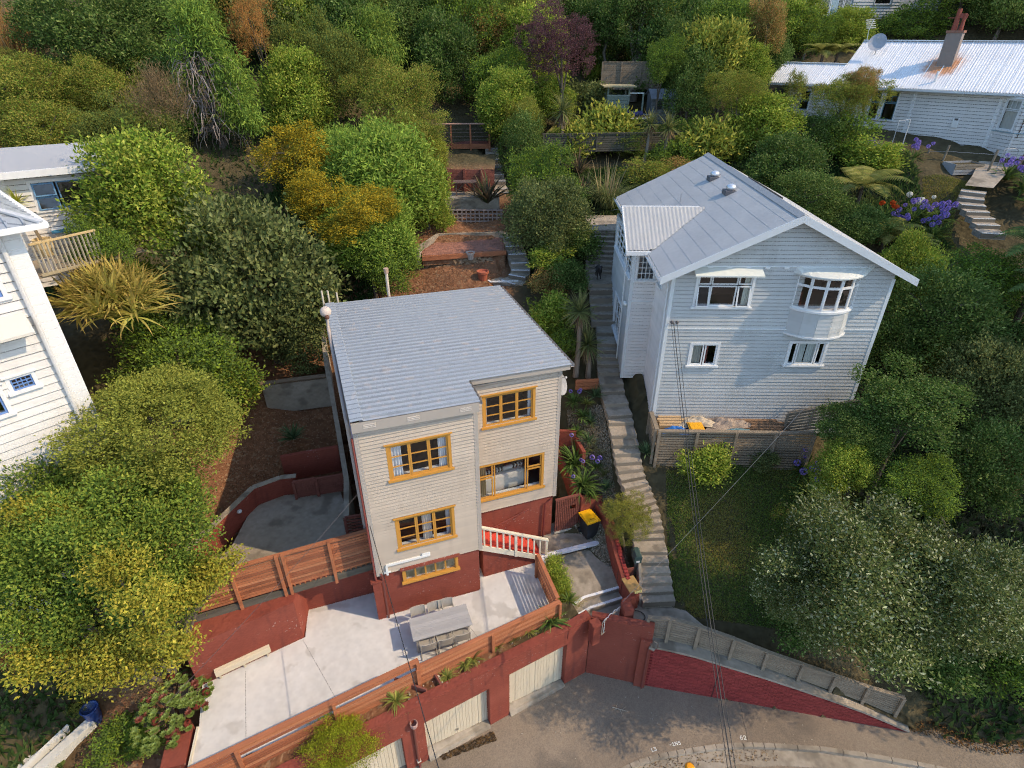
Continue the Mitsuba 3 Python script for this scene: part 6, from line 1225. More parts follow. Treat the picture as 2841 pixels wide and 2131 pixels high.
KINDS = {  # n, leaf length, width, blobs, blob radius, palette, options; crown radius 2 m
 'bright': (15000, .17, .085, 30, .34, (G1, G2, G3, (.20, .22, .06)), {}),
 'mid': (15000, .15, .075, 30, .34, (G2, D3, G1, D2), {}),
 'dark': (14000, .15, .075, 28, .36, (D1, D2, D3, D2, (.12, .155, .07)), {}),  # pale last colour paints sunlit glints among the dark leaves
 'deep': (13000, .16, .08, 26, .36, (D1, D1, D2, D2, (.10, .13, .065)), {}),  # pale last colour: painted glints here too
 'greygreen': (17000, .15, .085, 30, .33, ((.085, .105, .050), (.060, .080, .038), (.115, .130, .070), (.045, .06, .03)), {}),
 'olive': (17000, .11, .055, 34, .30, (O1, O2, G2, (.16, .15, .05)), {'up': .5}),
 'olivedark': (16000, .11, .05, 30, .32, (O2, D3, (.075, .085, .03)), {'up': .5}),
 'mound': (24000, .10, .05, 60, .22, ((.135, .150, .040), (.11, .13, .034), (.155, .17, .05)), {'up': .5, 'tint': .1}),
 'rhodo': (17000, .20, .065, 44, .26, ((.115, .175, .040), (.09, .15, .035), (.15, .20, .055)), {'spread': 1.0, 'tint': .1}),
 'gold': (13000, .13, .075, 34, .27, ((.24, .18, .022), (.21, .16, .02), (.17, .145, .028), (.10, .12, .03)), {'up': -.1, 'tint': .25}),
 'yellow': (12000, .14, .08, 34, .28, ((.17, .18, .04), (.15, .165, .038), (.12, .15, .035)), {'tint': .2}),
 'variegated': (18000, .17, .085, 34, .32, ((.085, .13, .032), (.11, .15, .035), (.06, .10, .03), (.16, .19, .05)), {}),
 'purple': (15000, .09, .05, 30, .33, ((.065, .034, .055), (.09, .048, .07), (.05, .026, .042)), {'up': .6}),
 'brown': (9000, .14, .03, 26, .34, ((.22, .105, .045), (.16, .085, .045), (.28, .15, .06)), {'up': .5}),
 'twig': (7000, .22, .018, 24, .36, ((.14, .10, .075), (.10, .075, .06)), {'up': .5, 'deep': .8}),
 'conifer': (15000, .26, .06, 34, .30, ((.085, .135, .035), (.06, .10, .03), (.13, .17, .045)), {'droop': .55, 'up': .1}),
 'cypress': (17000, .13, .05, 40, .28, ((.17, .20, .022), (.21, .23, .03), (.12, .15, .02)), {'up': .9, 'spread': .5}),
 'silver': (34000, .095, .046, 44, .24, ((.050, .075, .036), (.065, .09, .04), (.045, .065, .03), (.20, .22, .18), (.085, .10, .045), (.06, .08, .036)), {'deep': .42, 'spread': 1.2, 'up': .45, 'sr': .3}),  # the one pale colour: light leaf backs and painted glints
 'magnolia': (6500, .34, .13, 30, .34, ((.16, .18, .045), (.11, .14, .035), (.22, .21, .06), (.08, .11, .03)), {'up': .5}),
 'fine': (18000, .08, .035, 34, .32, ((.14, .14, .04), (.10, .12, .035), (.17, .17, .055)), {'up': .7}),
 'rusty': (12000, .14, .07, 28, .34, ((.20, .12, .06), (.13, .12, .05), (.11, .12, .05), (.24, .15, .08)), {}),
}
for i_, (k_, (n_, l_, w_, nb, br_, pal_, op_)) in enumerate(KINDS.items()):
    rg0 = np.random.default_rng(100 + i_); n_, l_, w_ = int(n_ * (1.9 if k_ in ('mound', 'fine', 'olive', 'olivedark', 'cypress', 'rhodo') else 1.35)), l_ * .85, w_ * .9
    bl = ring_blobs(rg0, 2.0, nb, br_, k_ in ('mound', 'rhodo', 'cypress'))
    group_of(k_, leaves(rg0, bl, n_, l_, w_, pal_, **op_))
    if k_ in ('bright', 'mid', 'dark', 'deep', 'olive', 'greygreen', 'silver'):
        bl = ring_blobs(rg0, 2.0, int(nb * .7), br_ * 1.2); group_of(k_ + '_b', leaves(rg0, bl, n_, l_, w_, pal_, **op_))
    # the same kinds for small shrubs: fewer, larger leaves for their size
    bl = ring_blobs(rg0, 2.0, 16, .42); group_of(k_ + '_s', leaves(rg0, bl, 3600, l_ * 1.9, w_ * 1.9, pal_, **op_))
TRUNK = (.105, .085, .065)
def trunk(base, crown, r, seed, col=TRUNK, limbs=5, spread=.55, size=(1, 1, 1)):
    g = np.random.default_rng(seed); m = M(col); b, c = np.array(base, float), np.array(crown, float)
    mid = (b + c) / 2 + g.normal(size=3) * .12 * np.linalg.norm(c - b) * np.array([1, 1, .2])
    m.tube([b - [0, 0, .2], b * .7 + mid * .3, mid, c], [r * 1.25, r, r * .8, r * .45], 7, cap=False)
    for i in range(limbs):
        t = g.uniform(.35, .9); s = (mid * (1 - (t - .5) * 2) + c * ((t - .5) * 2)) if t > .5 else (b * (1 - 2 * t) + mid * 2 * t)
        az = i * 2.4 + g.uniform(-.5, .5); e = c + np.array([math.cos(az) * size[0], math.sin(az) * size[1], g.uniform(-.2, .6) * size[2]]) * spread * g.uniform(.8, 1.2)
        m.tube([s, (s + e) / 2 + [0, 0, .12 * np.linalg.norm(e - s)], e], [r * .5, r * .35, r * .12], 5, cap=False)
    return m
veg_n = 0
def tree(name, kind, x, y, zc, rx, ry, rz, zb, label, cat='tree', group=None, tr=None, rot=None, root=(0, 0)):
    """One tree: crown (an instance of its kind) and trunk with limbs."""
    global veg_n; veg_n += 1
    k = thing(name, label, cat, group); rot = (veg_n * 137.5) % 360 if rot is None else rot
    scene[k + '__crown'] = inst('proto_' + kind, T().translate([x, y, zc]).scale([rx / 2, ry / 2, rz / 2]).rotate([0, 0, 1], rot))
    part('trunk', k, trunk((x + root[0], y + root[1], zb), (x, y, zc + rz * .25), max(.05, rx * .055), veg_n, tr or TRUNK, size=(rx, ry, rz)), 'mat_paint')
    return k
def shrub(name, kind, x, y, zc, rx, ry, rz, label, cat='shrub', group=None):
    global veg_n; veg_n += 1
    k = thing(name, label, cat, group)
    scene[k] = inst('proto_' + kind, T().translate([x, y, zc]).scale([rx / 2, ry / 2, rz / 2]).rotate([0, 0, 1], (veg_n * 137.5) % 360)); return k
# strap-leaved kinds, 1 m tall units
S0 = np.random.default_rng(77)
group_of('flax_gold', merge(*[blades(S0, 120, .95, .06, ((.36, .36, .08), (.29, .32, .075), (.44, .41, .11)), (5, 88), 1.0, 5, base=(.75 * math.cos(i * 2.4) * math.sqrt(i / 12), .75 * math.sin(i * 2.4) * math.sqrt(i / 12), .5 - .035 * i), tip=(.40, .26, .08)) for i in range(13)]))
group_of('flax_dark', blades(S0, 90, 1.3, .07, ((.09, .075, .05), (.14, .10, .06), (.07, .09, .04)), (30, 88), .9, 5))
group_of('cabbage_head', blades(S0, 130, 1.0, .05, ((.13, .155, .05), (.17, .19, .065), (.09, .12, .04)), (-35, 88), .55, 3, tip=(.24, .22, .09)))
group_of('cabbage_skirt', blades(S0, 70, .85, .045, ((.23, .17, .10), (.17, .12, .075)), (-80, -30), .5, 3))
group_of('yucca', blades(S0, 60, 1.0, .075, ((.42, .40, .05), (.34, .36, .05)), (-15, 85), .5, 3))
group_of('cordyline', blades(S0, 70, 1.0, .07, ((.085, .135, .06), (.12, .17, .08), (.06, .10, .045)), (0, 85), .7, 4))
group_of('strap', blades(S0, 85, 1.0, .075, ((.09, .15, .035), (.13, .19, .05), (.07, .11, .03)), (15, 85), 1.5, 5))
group_of('strap_yellow', blades(S0, 55, 1.0, .07, ((.20, .22, .05), (.15, .19, .045), (.27, .25, .07)), (15, 85), 1.4, 5))
group_of('toetoe', merge(blades(S0, 420, 1.25, .018, ((.16, .19, .07), (.20, .21, .09), (.12, .15, .055)), (55, 89), 2.4, 7, r0=.3), blades(S0, 26, 1.55, .03, ((.38, .29, .16), (.32, .24, .13)), (72, 89), .35, 4, r0=.3)))
group_of('tussock', blades(S0, 120, 1.0, .022, ((.24, .20, .08), (.18, .17, .07), (.15, .17, .05)), (30, 88), 1.0, 4, r0=.2))
group_of('drygrass', blades(S0, 300, 1.0, .02, ((.42, .21, .06), (.35, .19, .07), (.30, .20, .09)), (50, 89), .5, 4, r0=.9))
def strap_plant(name, kind, x, y, z, s, label, cat='plant', group=None, stem=None):
    k = thing(name, label, cat, group); key = k if stem is None else k + '__head'
    scene[key] = inst('proto_' + kind, T().translate([x, y, z]).scale(s).rotate([0, 0, 1], (len(scene) * 53) % 360))
    if stem is not None: part('trunk', k, M((.20, .16, .125)).tube([stem, (np.array(stem) + [x, y, z]) / 2 + [.06, 0, 0], (x, y, z)], [.13, .10, .08], 7), 'mat_paint')
    return k
def cabbage(x, y, z, s, stem, label):
    k = strap_plant('cabbage_tree', 'cabbage_head', x, y, z, s, label, 'cabbage tree', None, stem)
    scene[k + '__dry_skirt'] = inst('proto_cabbage_skirt', T().translate([x, y, z - .03]).scale(s)); return k
# fern fronds
def frond_set(rng, n, L, pal, rise=(20, 60), pin=.30):
    V, F, C, q = [], [], [], 0
    for i in range(n):
        az = i * 2 * PI / n + rng.uniform(-.2, .2); e0 = math.radians(rng.uniform(*rise)); l = L * rng.uniform(.8, 1.1); ns = 26
        t = np.linspace(0, 1, ns); e = e0 - 1.35 * t ** 1.4; h = np.cumsum(np.cos(e)) * l / ns; z = np.cumsum(np.sin(e)) * l / ns
        P = np.stack([np.cos(az) * h, np.sin(az) * h, z], 1); s = np.array([-math.sin(az), math.cos(az), 0])
        for j in range(2, ns):
            w = l * pin * math.sin(PI * min(1, .12 + .86 * t[j])) ** .8; fw = (P[j] - P[j - 1]) * .55
            for sg in (-1, 1):
                tipp = P[j] + s * sg * w + fw * .8 - np.array([0, 0, .22 * w]); b0, b1 = P[j] - fw, P[j] + fw; m = (P[j] + tipp) / 2 + np.array([0, 0, .04 * w])
                V += [b0, m - fw * .75, tipp, m + fw * .75, b1]; F += [[q, q + 1, q + 3], [q, q + 3, q + 4], [q + 1, q + 2, q + 3]]; q += 5
                C += [np.array(pal[rng.integers(0, len(pal))]) * rng.uniform(.75, 1.2)] * 5
    return np.array(V), np.array(F), np.clip(np.array(C) * 1.25, 0, 1)
group_of('fern', frond_set(S0, 11, 1.0, ((.20, .20, .05), (.16, .17, .045), (.25, .23, .07))))
group_of('fern_green', frond_set(S0, 13, 1.0, ((.12, .17, .05), (.15, .19, .06), (.09, .13, .04))))
# agapanthus: clump of straps with flower heads on stems
def flower(rng, pal, R=.085):
    n = 46; d = rng.normal(size=(n, 3)); d /= np.linalg.norm(d, axis=1, keepdims=True); p = d * R; s = np.cross(d, rng.normal(size=(n, 3))); s /= np.linalg.norm(s, axis=1, keepdims=True); u = np.cross(s, d); w = R * .34
    v = np.stack([p - s * w, p + u * w, p + s * w, p - u * w], 1).reshape(-1, 3); i = np.arange(n) * 4
    c = np.asarray(pal)[rng.integers(0, len(pal), n)] * rng.uniform(.8, 1.2, (n, 1)); return v, np.vstack([np.stack([i, i + 1, i + 2], 1), np.stack([i, i + 2, i + 3], 1)]), np.repeat(c, 4, 0)
PUR, WHT, ORG = ((.28, .20, .62), (.36, .28, .70), (.22, .16, .50)), ((.7, .7, .66), (.6, .62, .55)), ((.55, .06, .02), (.6, .12, .03))
for nm, pl_ in (('purple', PUR), ('white', WHT), ('orange', ORG)): group_of('flower_' + nm, flower(S0, pl_))
def agapanthus(x, y, z, s, label, nf, seed, colour='purple', kind='strap', stem_h=(.75, 1.15), fr=1.0, group=None):
    k = thing('agapanthus', label, 'agapanthus', group); g_ = np.random.default_rng(seed)
    scene[k + '__leaves'] = inst('proto_' + kind, T().translate([x, y, z]).scale(s).rotate([0, 0, 1], seed * 67 % 360))
    sm = M((.10, .14, .05))
    for i in range(nf):
        a = g_.uniform(0, 2 * PI); r_ = s * g_.uniform(.1, .75); p = np.array([x + r_ * math.cos(a), y + r_ * math.sin(a), z + s * g_.uniform(*stem_h)])
        sm.tube([(x + r_ * .3 * math.cos(a), y + r_ * .3 * math.sin(a), z), p], .008, 3, cap=False)
        scene[name_key('flower_head', k)] = inst('proto_flower_' + colour, T().translate(p.tolist()).scale(fr * g_.uniform(.8, 1.25)))
    if nf: part('stem', k, sm, 'mat_paint', kind='stuff')
    return k

# ================================================================ TREES AND SHRUBS
tree('bush', 'mound', -10.61, 14.20, 7.03, 2.53, 2.53, 1.57, 1.51, 'broad rounded olive green bush mound below the white house corner', 'bush')
tree('tree', 'mid', -12.71, 19.66, 6.42, 2.12, 2.12, 1.76, 4.20, 'mid green bushy tree between the golden flax and the olive mound')
shrub('bush', 'bright_s', -11.76, 19.92, 4.71, 1.29, 1.29, 1.11, 'small bright green bush at the right edge of the olive mound', 'bush')
tree('tree', 'greygreen', -10.62, 23.42, 8.26, 3.31, 3.31, 3.69, 4.40, 'large dark grey green tree left of the ribbed roof')
tree('tree', 'greygreen_b', -9.58, 23.81, 6.17, 1.85, 1.85, 2.06, 4.21, 'grey green tree hanging over the passage beside the ribbed roof')
tree('tree', 'bright', -14.23, 22.80, 11.64, 2.30, 2.30, 2.12, 5.91, 'bright green tree overlapping the lean-to window')
shrub('shrub', 'mid_b', -14.53, 20.20, 10.15, 0.99, 0.99, 1.24, 'mid green bushy shrub leaning over the deck balustrade')
shrub('bush', 'bright_s', -15.45, 22.84, 7.67, 1.54, 1.54, 1.16, 'bright bush tucked behind the golden flax', 'bush')
tree('tree', 'olivedark', -18.83, 30.54, 12.59, 2.37, 2.37, 2.14, 10.22, 'olive tree behind the bright tree at the lean-to')
tree('tree', 'olive', -21.30, 34.80, 14.28, 2.10, 2.10, 1.86, 12.15, 'light olive tree on the slope above the lean-to')
shrub('bush', 'twig_s', -16.90, 31.00, 14.18, 1.22, 1.22, 1.44, 'bare brownish grey twiggy bush beside the conifer', 'bush')
tree('bush', 'olive_b', -24.39, 32.80, 14.43, 2.80, 2.80, 1.87, 12.11, 'olive scrub bush on the bright slope at the upper left', 'bush')
tree('bush', 'olive', -22.66, 30.71, 12.88, 2.25, 2.25, 1.58, 11.03, 'olive scrub bush above the lean-to roof', 'bush')
tree('bush', 'mid', -25.01, 32.03, 13.34, 1.63, 1.63, 1.39, 11.97, 'green scrub bush at the left edge above the lean-to', 'bush')
shrub('shrub', 'rusty_s', -24.58, 30.85, 12.33, 1.03, 1.03, 0.80, 'reddish scrub shrub just above the lean-to roof')
tree('tree', 'dark', -22.08, 36.91, 17.04, 2.88, 2.88, 2.38, 13.23, 'dark glossy tree near the top left corner')
tree('tree', 'deep', -25.72, 38.62, 17.38, 2.09, 2.09, 1.83, 14.59, 'very dark tree behind the dry grass at the top left')
tree('tree', 'dark_b', -21.29, 40.82, 17.75, 2.47, 2.47, 2.19, 14.54, 'dark green tree at the top edge left of the conifer')
tree('tree', 'deep_b', -20.37, 37.52, 15.13, 2.10, 2.10, 1.84, 12.95, 'deep shaded tree left of the drooping conifer')
tree('tree', 'dark', -19.53, 43.87, 18.18, 2.20, 2.20, 2.05, 15.28, 'dark tree at the top edge behind the conifer')
tree('tree', 'brown', -14.14, 37.00, 17.37, 1.12, 1.12, 1.87, 11.64, 'rust brown dead tree near the top left of centre')
tree('tree', 'bright_b', -14.44, 45.96, 17.59, 2.01, 2.01, 2.17, 14.95, 'bright green tree at the top edge beside the dead brown tree')
tree('tree', 'olivedark', -11.41, 40.83, 15.21, 2.42, 2.42, 3.13, 12.25, 'dark olive rounded tree above the golden shrub')
tree('tree', 'dark', -10.91, 46.70, 17.46, 2.37, 2.37, 2.37, 14.35, 'dark tree at the top edge left of the layered conifer')
tree('tree', 'bright', -12.67, 38.18, 13.89, 2.18, 2.18, 2.31, 11.70, 'bright broad leaved tree above the golden shrub')
tree('tree', 'rhodo', -6.58, 30.76, 10.81, 2.92, 2.92, 2.57, 8.00, 'large smooth bright green rhododendron mound above the ribbed roof')
tree('tree', 'rhodo', -6.75, 27.58, 8.79, 2.32, 2.32, 1.98, 6.66, 'bright green rhododendron bush close behind the ribbed roof')
tree('tree', 'rhodo', -9.38, 33.77, 11.17, 1.77, 1.77, 1.64, 9.52, 'rounded bright green bush between golden shrub and mound')
tree('tree', 'gold', -11.16, 31.97, 11.48, 2.16, 2.16, 1.56, 9.11, 'golden yellow shrub catching the sun left of the green mound')
tree('tree', 'gold', -8.96, 27.80, 10.47, 1.61, 1.61, 1.29, 6.77, 'golden yellow layered shrub below the first golden one')
tree('tree', 'gold', -6.46, 26.20, 10.44, 1.53, 1.53, 0.92, 5.91, 'low golden branch shrub in front of the green mound')
shrub('shrub', 'gold_s', -7.46, 25.60, 9.59, 1.12, 1.12, 0.61, 'small golden shrub lowest on the slope')
tree('tree', 'mid', -6.04, 26.71, 7.72, 1.53, 1.53, 1.20, 6.27, 'mid green shrub beside the bare soil behind the roof')
tree('tree', 'yellow', -4.57, 35.60, 10.73, 0.94, 0.94, 1.47, 9.40, 'yellow tinged columnar tree left of the garden stairs')
tree('tree', 'bright', -4.42, 31.48, 9.48, 1.17, 1.17, 1.83, 8.04, 'light green columnar tree left of the maroon retaining wall')
tree('tree', 'olive', -5.40, 36.50, 11.85, 1.88, 1.88, 1.61, 9.75, 'olive tree hanging over the raised garden deck')
tree('tree', 'olive_b', -7.12, 38.99, 13.70, 2.37, 2.37, 2.23, 10.82, 'olive tree left of the raised deck with layered foliage')
tree('tree', 'conifer', -9.41, 44.90, 16.39, 2.31, 2.31, 2.61, 13.37, 'layered dark conifer left of centre near the top')
tree('tree', 'dark_b', -7.15, 49.04, 17.48, 2.32, 2.32, 2.32, 14.44, 'dark tree at the top edge left of the brown topped tree')
tree('tree', 'deep', -4.72, 46.88, 15.81, 2.42, 2.42, 2.75, 13.13, 'deep shaded tree above the raised garden deck')
tree('tree', 'rusty', -1.93, 50.47, 16.76, 2.13, 2.13, 2.24, 13.96, 'tree with a pinkish brown top near the top centre')
tree('tree', 'olive', 0.50, 52.07, 16.91, 2.05, 2.05, 3.54, 14.20, 'tall olive tree left of the purple tree')
tree('plum_tree', 'purple', 3.13, 43.00, 16.29, 2.30, 2.30, 2.24, 10.75, 'purple leaved plum tree near the top centre')
shrub('bush', 'bright_s', 6.55, 53.26, 15.00, 0.89, 0.89, 1.55, 'slim bright green bush beside the tan board fence', 'bush')
tree('tree', 'mid', -0.83, 45.26, 14.46, 2.22, 2.22, 1.91, 11.96, 'mid green tree right of the shaded clearing')
tree('tree', 'bright', -0.33, 41.68, 12.93, 2.25, 2.25, 2.10, 10.66, 'bright green tree right of the raised garden deck')
tree('tree', 'bright_b', 2.19, 44.37, 12.96, 1.75, 1.75, 1.59, 11.16, 'bright glossy tree between garden deck and cabbage tree')
tree('tree', 'dark', 0.68, 38.25, 11.07, 1.36, 1.36, 1.84, 9.68, 'dark shaded tree beside the upper garden stairs')
tree('tree', 'fine', 0.71, 40.31, 12.00, 1.47, 1.47, 1.76, 10.20, 'fine leaved olive tree above the upper garden stairs')
tree('tree', 'mid_b', 1.59, 32.44, 10.11, 1.74, 1.74, 1.86, 8.16, 'grey green tree in front of the flax beds')
tree('tree', 'greygreen_b', 1.79, 28.68, 9.27, 1.92, 1.92, 1.92, 7.47, 'rounded grey green tree beside the garden steps behind the houses')
shrub('shrub', 'dark_s', 3.42, 28.43, 8.07, 1.15, 1.15, 1.03, 'dark shrub beside the paved landing')
shrub('shrub', 'bright_s', 1.74, 27.02, 7.84, 0.99, 0.99, 0.55, 'low bright leafy plant under the grey green tree')
shrub('shrub', 'greygreen_s', 5.46, 46.47, 12.77, 1.60, 1.60, 1.40, 'round grey green shrub right of the cabbage tree')
shrub('shrub', 'magnolia_s', 6.48, 41.34, 11.59, 1.45, 1.45, 1.15, 'broad leaved bright shrub in front of the retaining fence')
shrub('shrub', 'magnolia_s', 11.93, 39.46, 11.16, 1.46, 1.46, 1.02, 'yellow green broad leaved shrub behind the grey gable')
shrub('shrub', 'olive_s', 7.90, 35.47, 10.12, 1.61, 1.61, 0.81, 'low olive shrub behind the grey gable roof')
shrub('shrub', 'mid_s', 9.79, 38.06, 10.57, 1.28, 1.28, 0.85, 'mid green shrub below the two spiky cabbage trees')
shrub('shrub', 'rusty_s', 9.96, 36.16, 10.11, 1.23, 1.23, 0.60, 'rusty low shrub just behind the grey gable')
shrub('shrub', 'dark_s', 3.17, 32.97, 9.25, 1.02, 1.02, 1.02, 'dark shrub left of the tall grass clump')
shrub('shrub', 'magnolia_s', 4.00, 40.42, 11.02, 1.20, 1.20, 0.90, 'broad leaved green bush left of the retaining fence')
shrub('shrub', 'mid_s', 11.50, 40.68, 11.26, 1.50, 1.50, 1.02, 'leafy shrub hiding the right part of the retaining fence')
shrub('shrub', 'olive_s', 7.62, 39.71, 10.98, 1.18, 1.18, 0.76, 'low olive shrub below the trampoline')
tree('tree', 'dark_b', 12.18, 46.00, 15.83, 1.90, 1.90, 1.90, 11.14, 'dark tree shading the far shed')
tree('tree', 'deep', 7.69, 51.00, 17.80, 2.40, 2.40, 2.57, 13.02, 'very dark tree behind the tan board fence')
tree('tree', 'deep_b', 11.79, 50.00, 17.49, 2.70, 2.70, 3.04, 12.57, 'very dark tree at the top behind the far shed')
tree('tree', 'dark', 11.84, 42.50, 14.08, 1.80, 1.80, 2.10, 10.32, 'dark shaded tree right of the far shed')
tree('tree', 'magnolia', 13.15, 44.00, 16.01, 2.06, 2.06, 1.88, 10.65, 'magnolia like tree with big glossy leaves right of the far lawn')
tree('tree', 'mid', 15.29, 48.00, 17.89, 1.94, 1.94, 1.61, 12.01, 'green tree at the top edge left of the far blue house')
tree('tree', 'rusty', 17.06, 46.00, 17.45, 1.30, 1.30, 2.02, 11.52, 'tan olive tree at the top left of the far blue house')
tree('tree', 'bright_b', 22.99, 56.00, 17.71, 2.34, 2.34, 2.27, 15.66, 'bright green tree against the far blue house wall')
tree('bush', 'bright', 27.97, 57.00, 17.23, 2.51, 2.51, 1.62, 16.48, 'bright bush below the far blue house windows', 'bush')
tree('bush', 'mid', 33.09, 57.00, 17.50, 2.89, 2.89, 1.62, 17.20, 'mid green bush between far blue house and white roof', 'bush')
tree('tree', 'olive', 41.96, 64.00, 18.55, 3.43, 3.43, 1.93, 21.00, 'olive tree at the top right edge')
tree('hedge', 'yellow', 41.90, 58.00, 17.07, 2.76, 2.76, 0.87, 18.59, 'yellow green hedge behind the white corrugated roof', 'hedge')
tree('bush', 'olive_b', 47.30, 66.00, 18.97, 3.08, 3.08, 1.76, 22.64, 'olive bush in the top right corner', 'bush')
tree('tree', 'olive_b', 13.74, 40.00, 14.00, 1.48, 1.48, 1.28, 9.91, 'silvery olive tree left of the white house')
tree('tree', 'bright', 15.83, 39.87, 12.05, 2.33, 2.33, 1.75, 9.93, 'bright green tree above the dark bank behind the grey gable')
tree('bush', 'deep', 15.64, 34.94, 10.60, 2.24, 2.24, 1.84, 8.80, 'deep shaded bush right of the grey gable ridge', 'bush')
tree('bush', 'deep_b', 19.42, 39.79, 11.52, 1.52, 1.52, 1.46, 10.10, 'nearly black round bush below the white house', 'bush')
tree('tree', 'olive_b', 20.67, 40.00, 13.61, 1.77, 1.77, 1.37, 10.36, 'olive brown tree in front of the white house windows')
tree('tree', 'rusty', 21.35, 40.00, 14.38, 1.02, 1.02, 1.13, 10.43, 'brownish green tree beside the dark sash windows')
shrub('shrub', 'olive_s', 19.47, 45.00, 13.91, 0.70, 0.70, 1.11, 'small olive shrub at the left end of the white house')
shrub('shrub', 'mid_s', 20.80, 39.29, 11.45, 1.59, 1.59, 1.30, 'mid green shrub below the sash windows')
shrub('shrub', 'bright_s', 21.55, 36.93, 10.63, 1.52, 1.52, 0.97, 'bright leafy shrub beside the tree fern')
tree('bush', 'dark', 15.19, 30.81, 9.53, 1.92, 1.92, 1.44, 8.16, 'dark bush down the bank right of the grey gable', 'bush')
tree('bush', 'dark_b', 16.77, 29.20, 8.78, 1.62, 1.62, 1.16, 7.64, 'dark bush beside the gable end of the pale blue house', 'bush')
tree('bush', 'fine', -26.96, 36.63, 15.40, 1.28, 1.28, 1.02, 14.07, 'yellowish scrub bush below the orange dry grass', 'bush')
tree('bush', 'mid', -25.02, 36.77, 15.05, 1.29, 1.29, 1.03, 13.76, 'green scrub bush on the upper left slope, right of the dry grass', 'bush')
tree('bush', 'bright', -23.04, 34.29, 13.43, 1.11, 1.11, 0.89, 12.30, 'bright scrub bush at the foot of the dark top left trees', 'bush')
tree('bush', 'bright_b', -26.16, 34.23, 14.10, 1.10, 1.10, 0.88, 12.99, 'bright green scrub bush at the left edge of the slope', 'bush')
tree('bush', 'fine', -24.09, 33.65, 13.72, 1.21, 1.21, 0.97, 12.47, 'fine leaved scrub bush in the middle of the upper left slope', 'bush')
tree('bush', 'mid_b', -22.29, 31.49, 12.23, 0.98, 0.98, 0.78, 11.23, 'green bush on the slope just right of the lean-to roof', 'bush')
tree('tree', 'mid', 23.86, 55.00, 17.06, 1.94, 1.94, 1.79, 15.32, 'mid green tree hiding the foot of the far blue house')
tree('tree', 'dark_b', 18.12, 47.00, 15.80, 1.30, 1.30, 1.49, 11.86, 'dark tree left of the low end of the white roof')
tree('bush', 'bright', 15.92, 44.00, 15.08, 1.35, 1.35, 1.35, 10.89, 'bright bush left of the white house corner', 'bush')
tree('tree', 'mid_b', 9.82, 42.50, 15.66, 1.18, 1.18, 1.18, 10.46, 'leafy tree in front of the far garden shed')
tree('tree', 'bright_b', 18.03, 25.42, 7.51, 1.27, 1.27, 1.90, 6.34, 'sunlit green tree behind the right corner of the pale blue house')
tree('tree', 'dark', 17.38, 21.80, 7.09, 2.07, 2.07, 1.79, 4.98, 'dark tree in shade right of the pale blue house')
tree('tree', 'mid', 21.25, 24.76, 7.76, 1.85, 1.85, 1.23, 6.01, 'mid green tree with feathery top at the right edge')
tree('bush', 'deep', 15.89, 21.85, 6.01, 1.35, 1.35, 1.35, 4.74, 'deep shaded bush against the right wall of the pale blue house', 'bush')
tree('bush', 'olive', 16.95, 21.43, 5.69, 0.77, 0.77, 1.05, 4.75, 'sunlit yellow green bush standing out of the shade', 'bush')
tree('tree', 'greygreen', 17.98, 18.90, 5.75, 1.65, 1.65, 1.91, 3.85, 'grey green tree at the right edge in half shade')
tree('bush', 'deep_b', 13.10, 16.36, 6.55, 1.53, 1.53, 1.07, 1.91, 'deep shaded bush right of the lower deck', 'bush')
tree('tree', 'silver_b', 12.64, 20.68, 5.02, 0.85, 0.85, 1.04, 3.90, 'small silvery tree in front of the lower blue window')
tree('bush', 'dark_b', 11.82, 16.38, 5.22, 1.19, 1.19, 0.95, 1.90, 'dark bush beside the stair rail of the lower deck', 'bush')
tree('bush', 'bright', 11.08, 15.34, 4.64, 0.92, 0.92, 0.85, 1.17, 'bright sunlit bush right of the shaded lawn', 'bush')
tree('bush', 'mid_b', 12.99, 14.44, 4.70, 1.11, 1.11, 0.74, 0.50, 'mid green bush at the right of the sunlit bush', 'bush')
tree('tree', 'dark', 16.59, 16.44, 3.75, 1.57, 1.57, 1.65, 2.13, 'dark tree at the right edge above the silver tree')
tree('tree', 'rusty', 18.34, 16.74, 3.29, 0.85, 0.85, 1.18, 2.33, 'brownish tree cut off by the right edge')
tree('tree', 'silver', 10.16, 11.45, 3.77, 2.89, 2.89, 2.17, 0.31, 'large silvery leaved tree spreading over the shaded lawn', root=(1.2, 2.6))
tree('tree', 'silver_b', 12.68, 11.04, 3.68, 2.19, 2.19, 1.93, 0.21, 'silvery tree merging with the big one at the right edge', root=(1.5, 3))
tree('tree', 'silver', 8.94, 11.65, 2.74, 1.64, 1.64, 1.37, 0.10, 'lower silvery tree at the left of the big silvery one', root=(1.5, 2))
shrub('bush', 'mid_s', 16.37, 11.70, -0.69, 0.91, 0.91, 0.75, 'green undergrowth bush at the right edge below the silver trees', 'bush')
shrub('bush', 'deep_s', 13.86, 12.00, -0.77, 1.23, 1.23, 0.55, 'dark low bush under the silver tree', 'bush')
shrub('bush', 'deep_s', 9.51, 12.88, 0.31, 0.93, 0.93, 0.56, 'dark low undergrowth bush behind the grey fence', 'bush')
shrub('bush', 'bright_s', 7.34, 17.27, 3.19, 0.87, 0.87, 0.73, 'sunlit rounded bush in front of the grey slat screen', 'bush')
shrub('bush', 'greygreen_s', 9.55, 17.59, 3.15, 0.53, 0.53, 0.46, 'small grey green bush at the foot of the slat screen', 'bush')
tree('tree', 'fine', 4.23, 15.51, 2.19, 0.91, 0.91, 0.86, 0.42, 'small fine leaved tree leaning over the concrete steps')
shrub('bush', 'bright_s', 1.72, 23.72, 6.21, 1.02, 1.02, 0.98, 'glossy green bush behind the roof corner', 'bush')
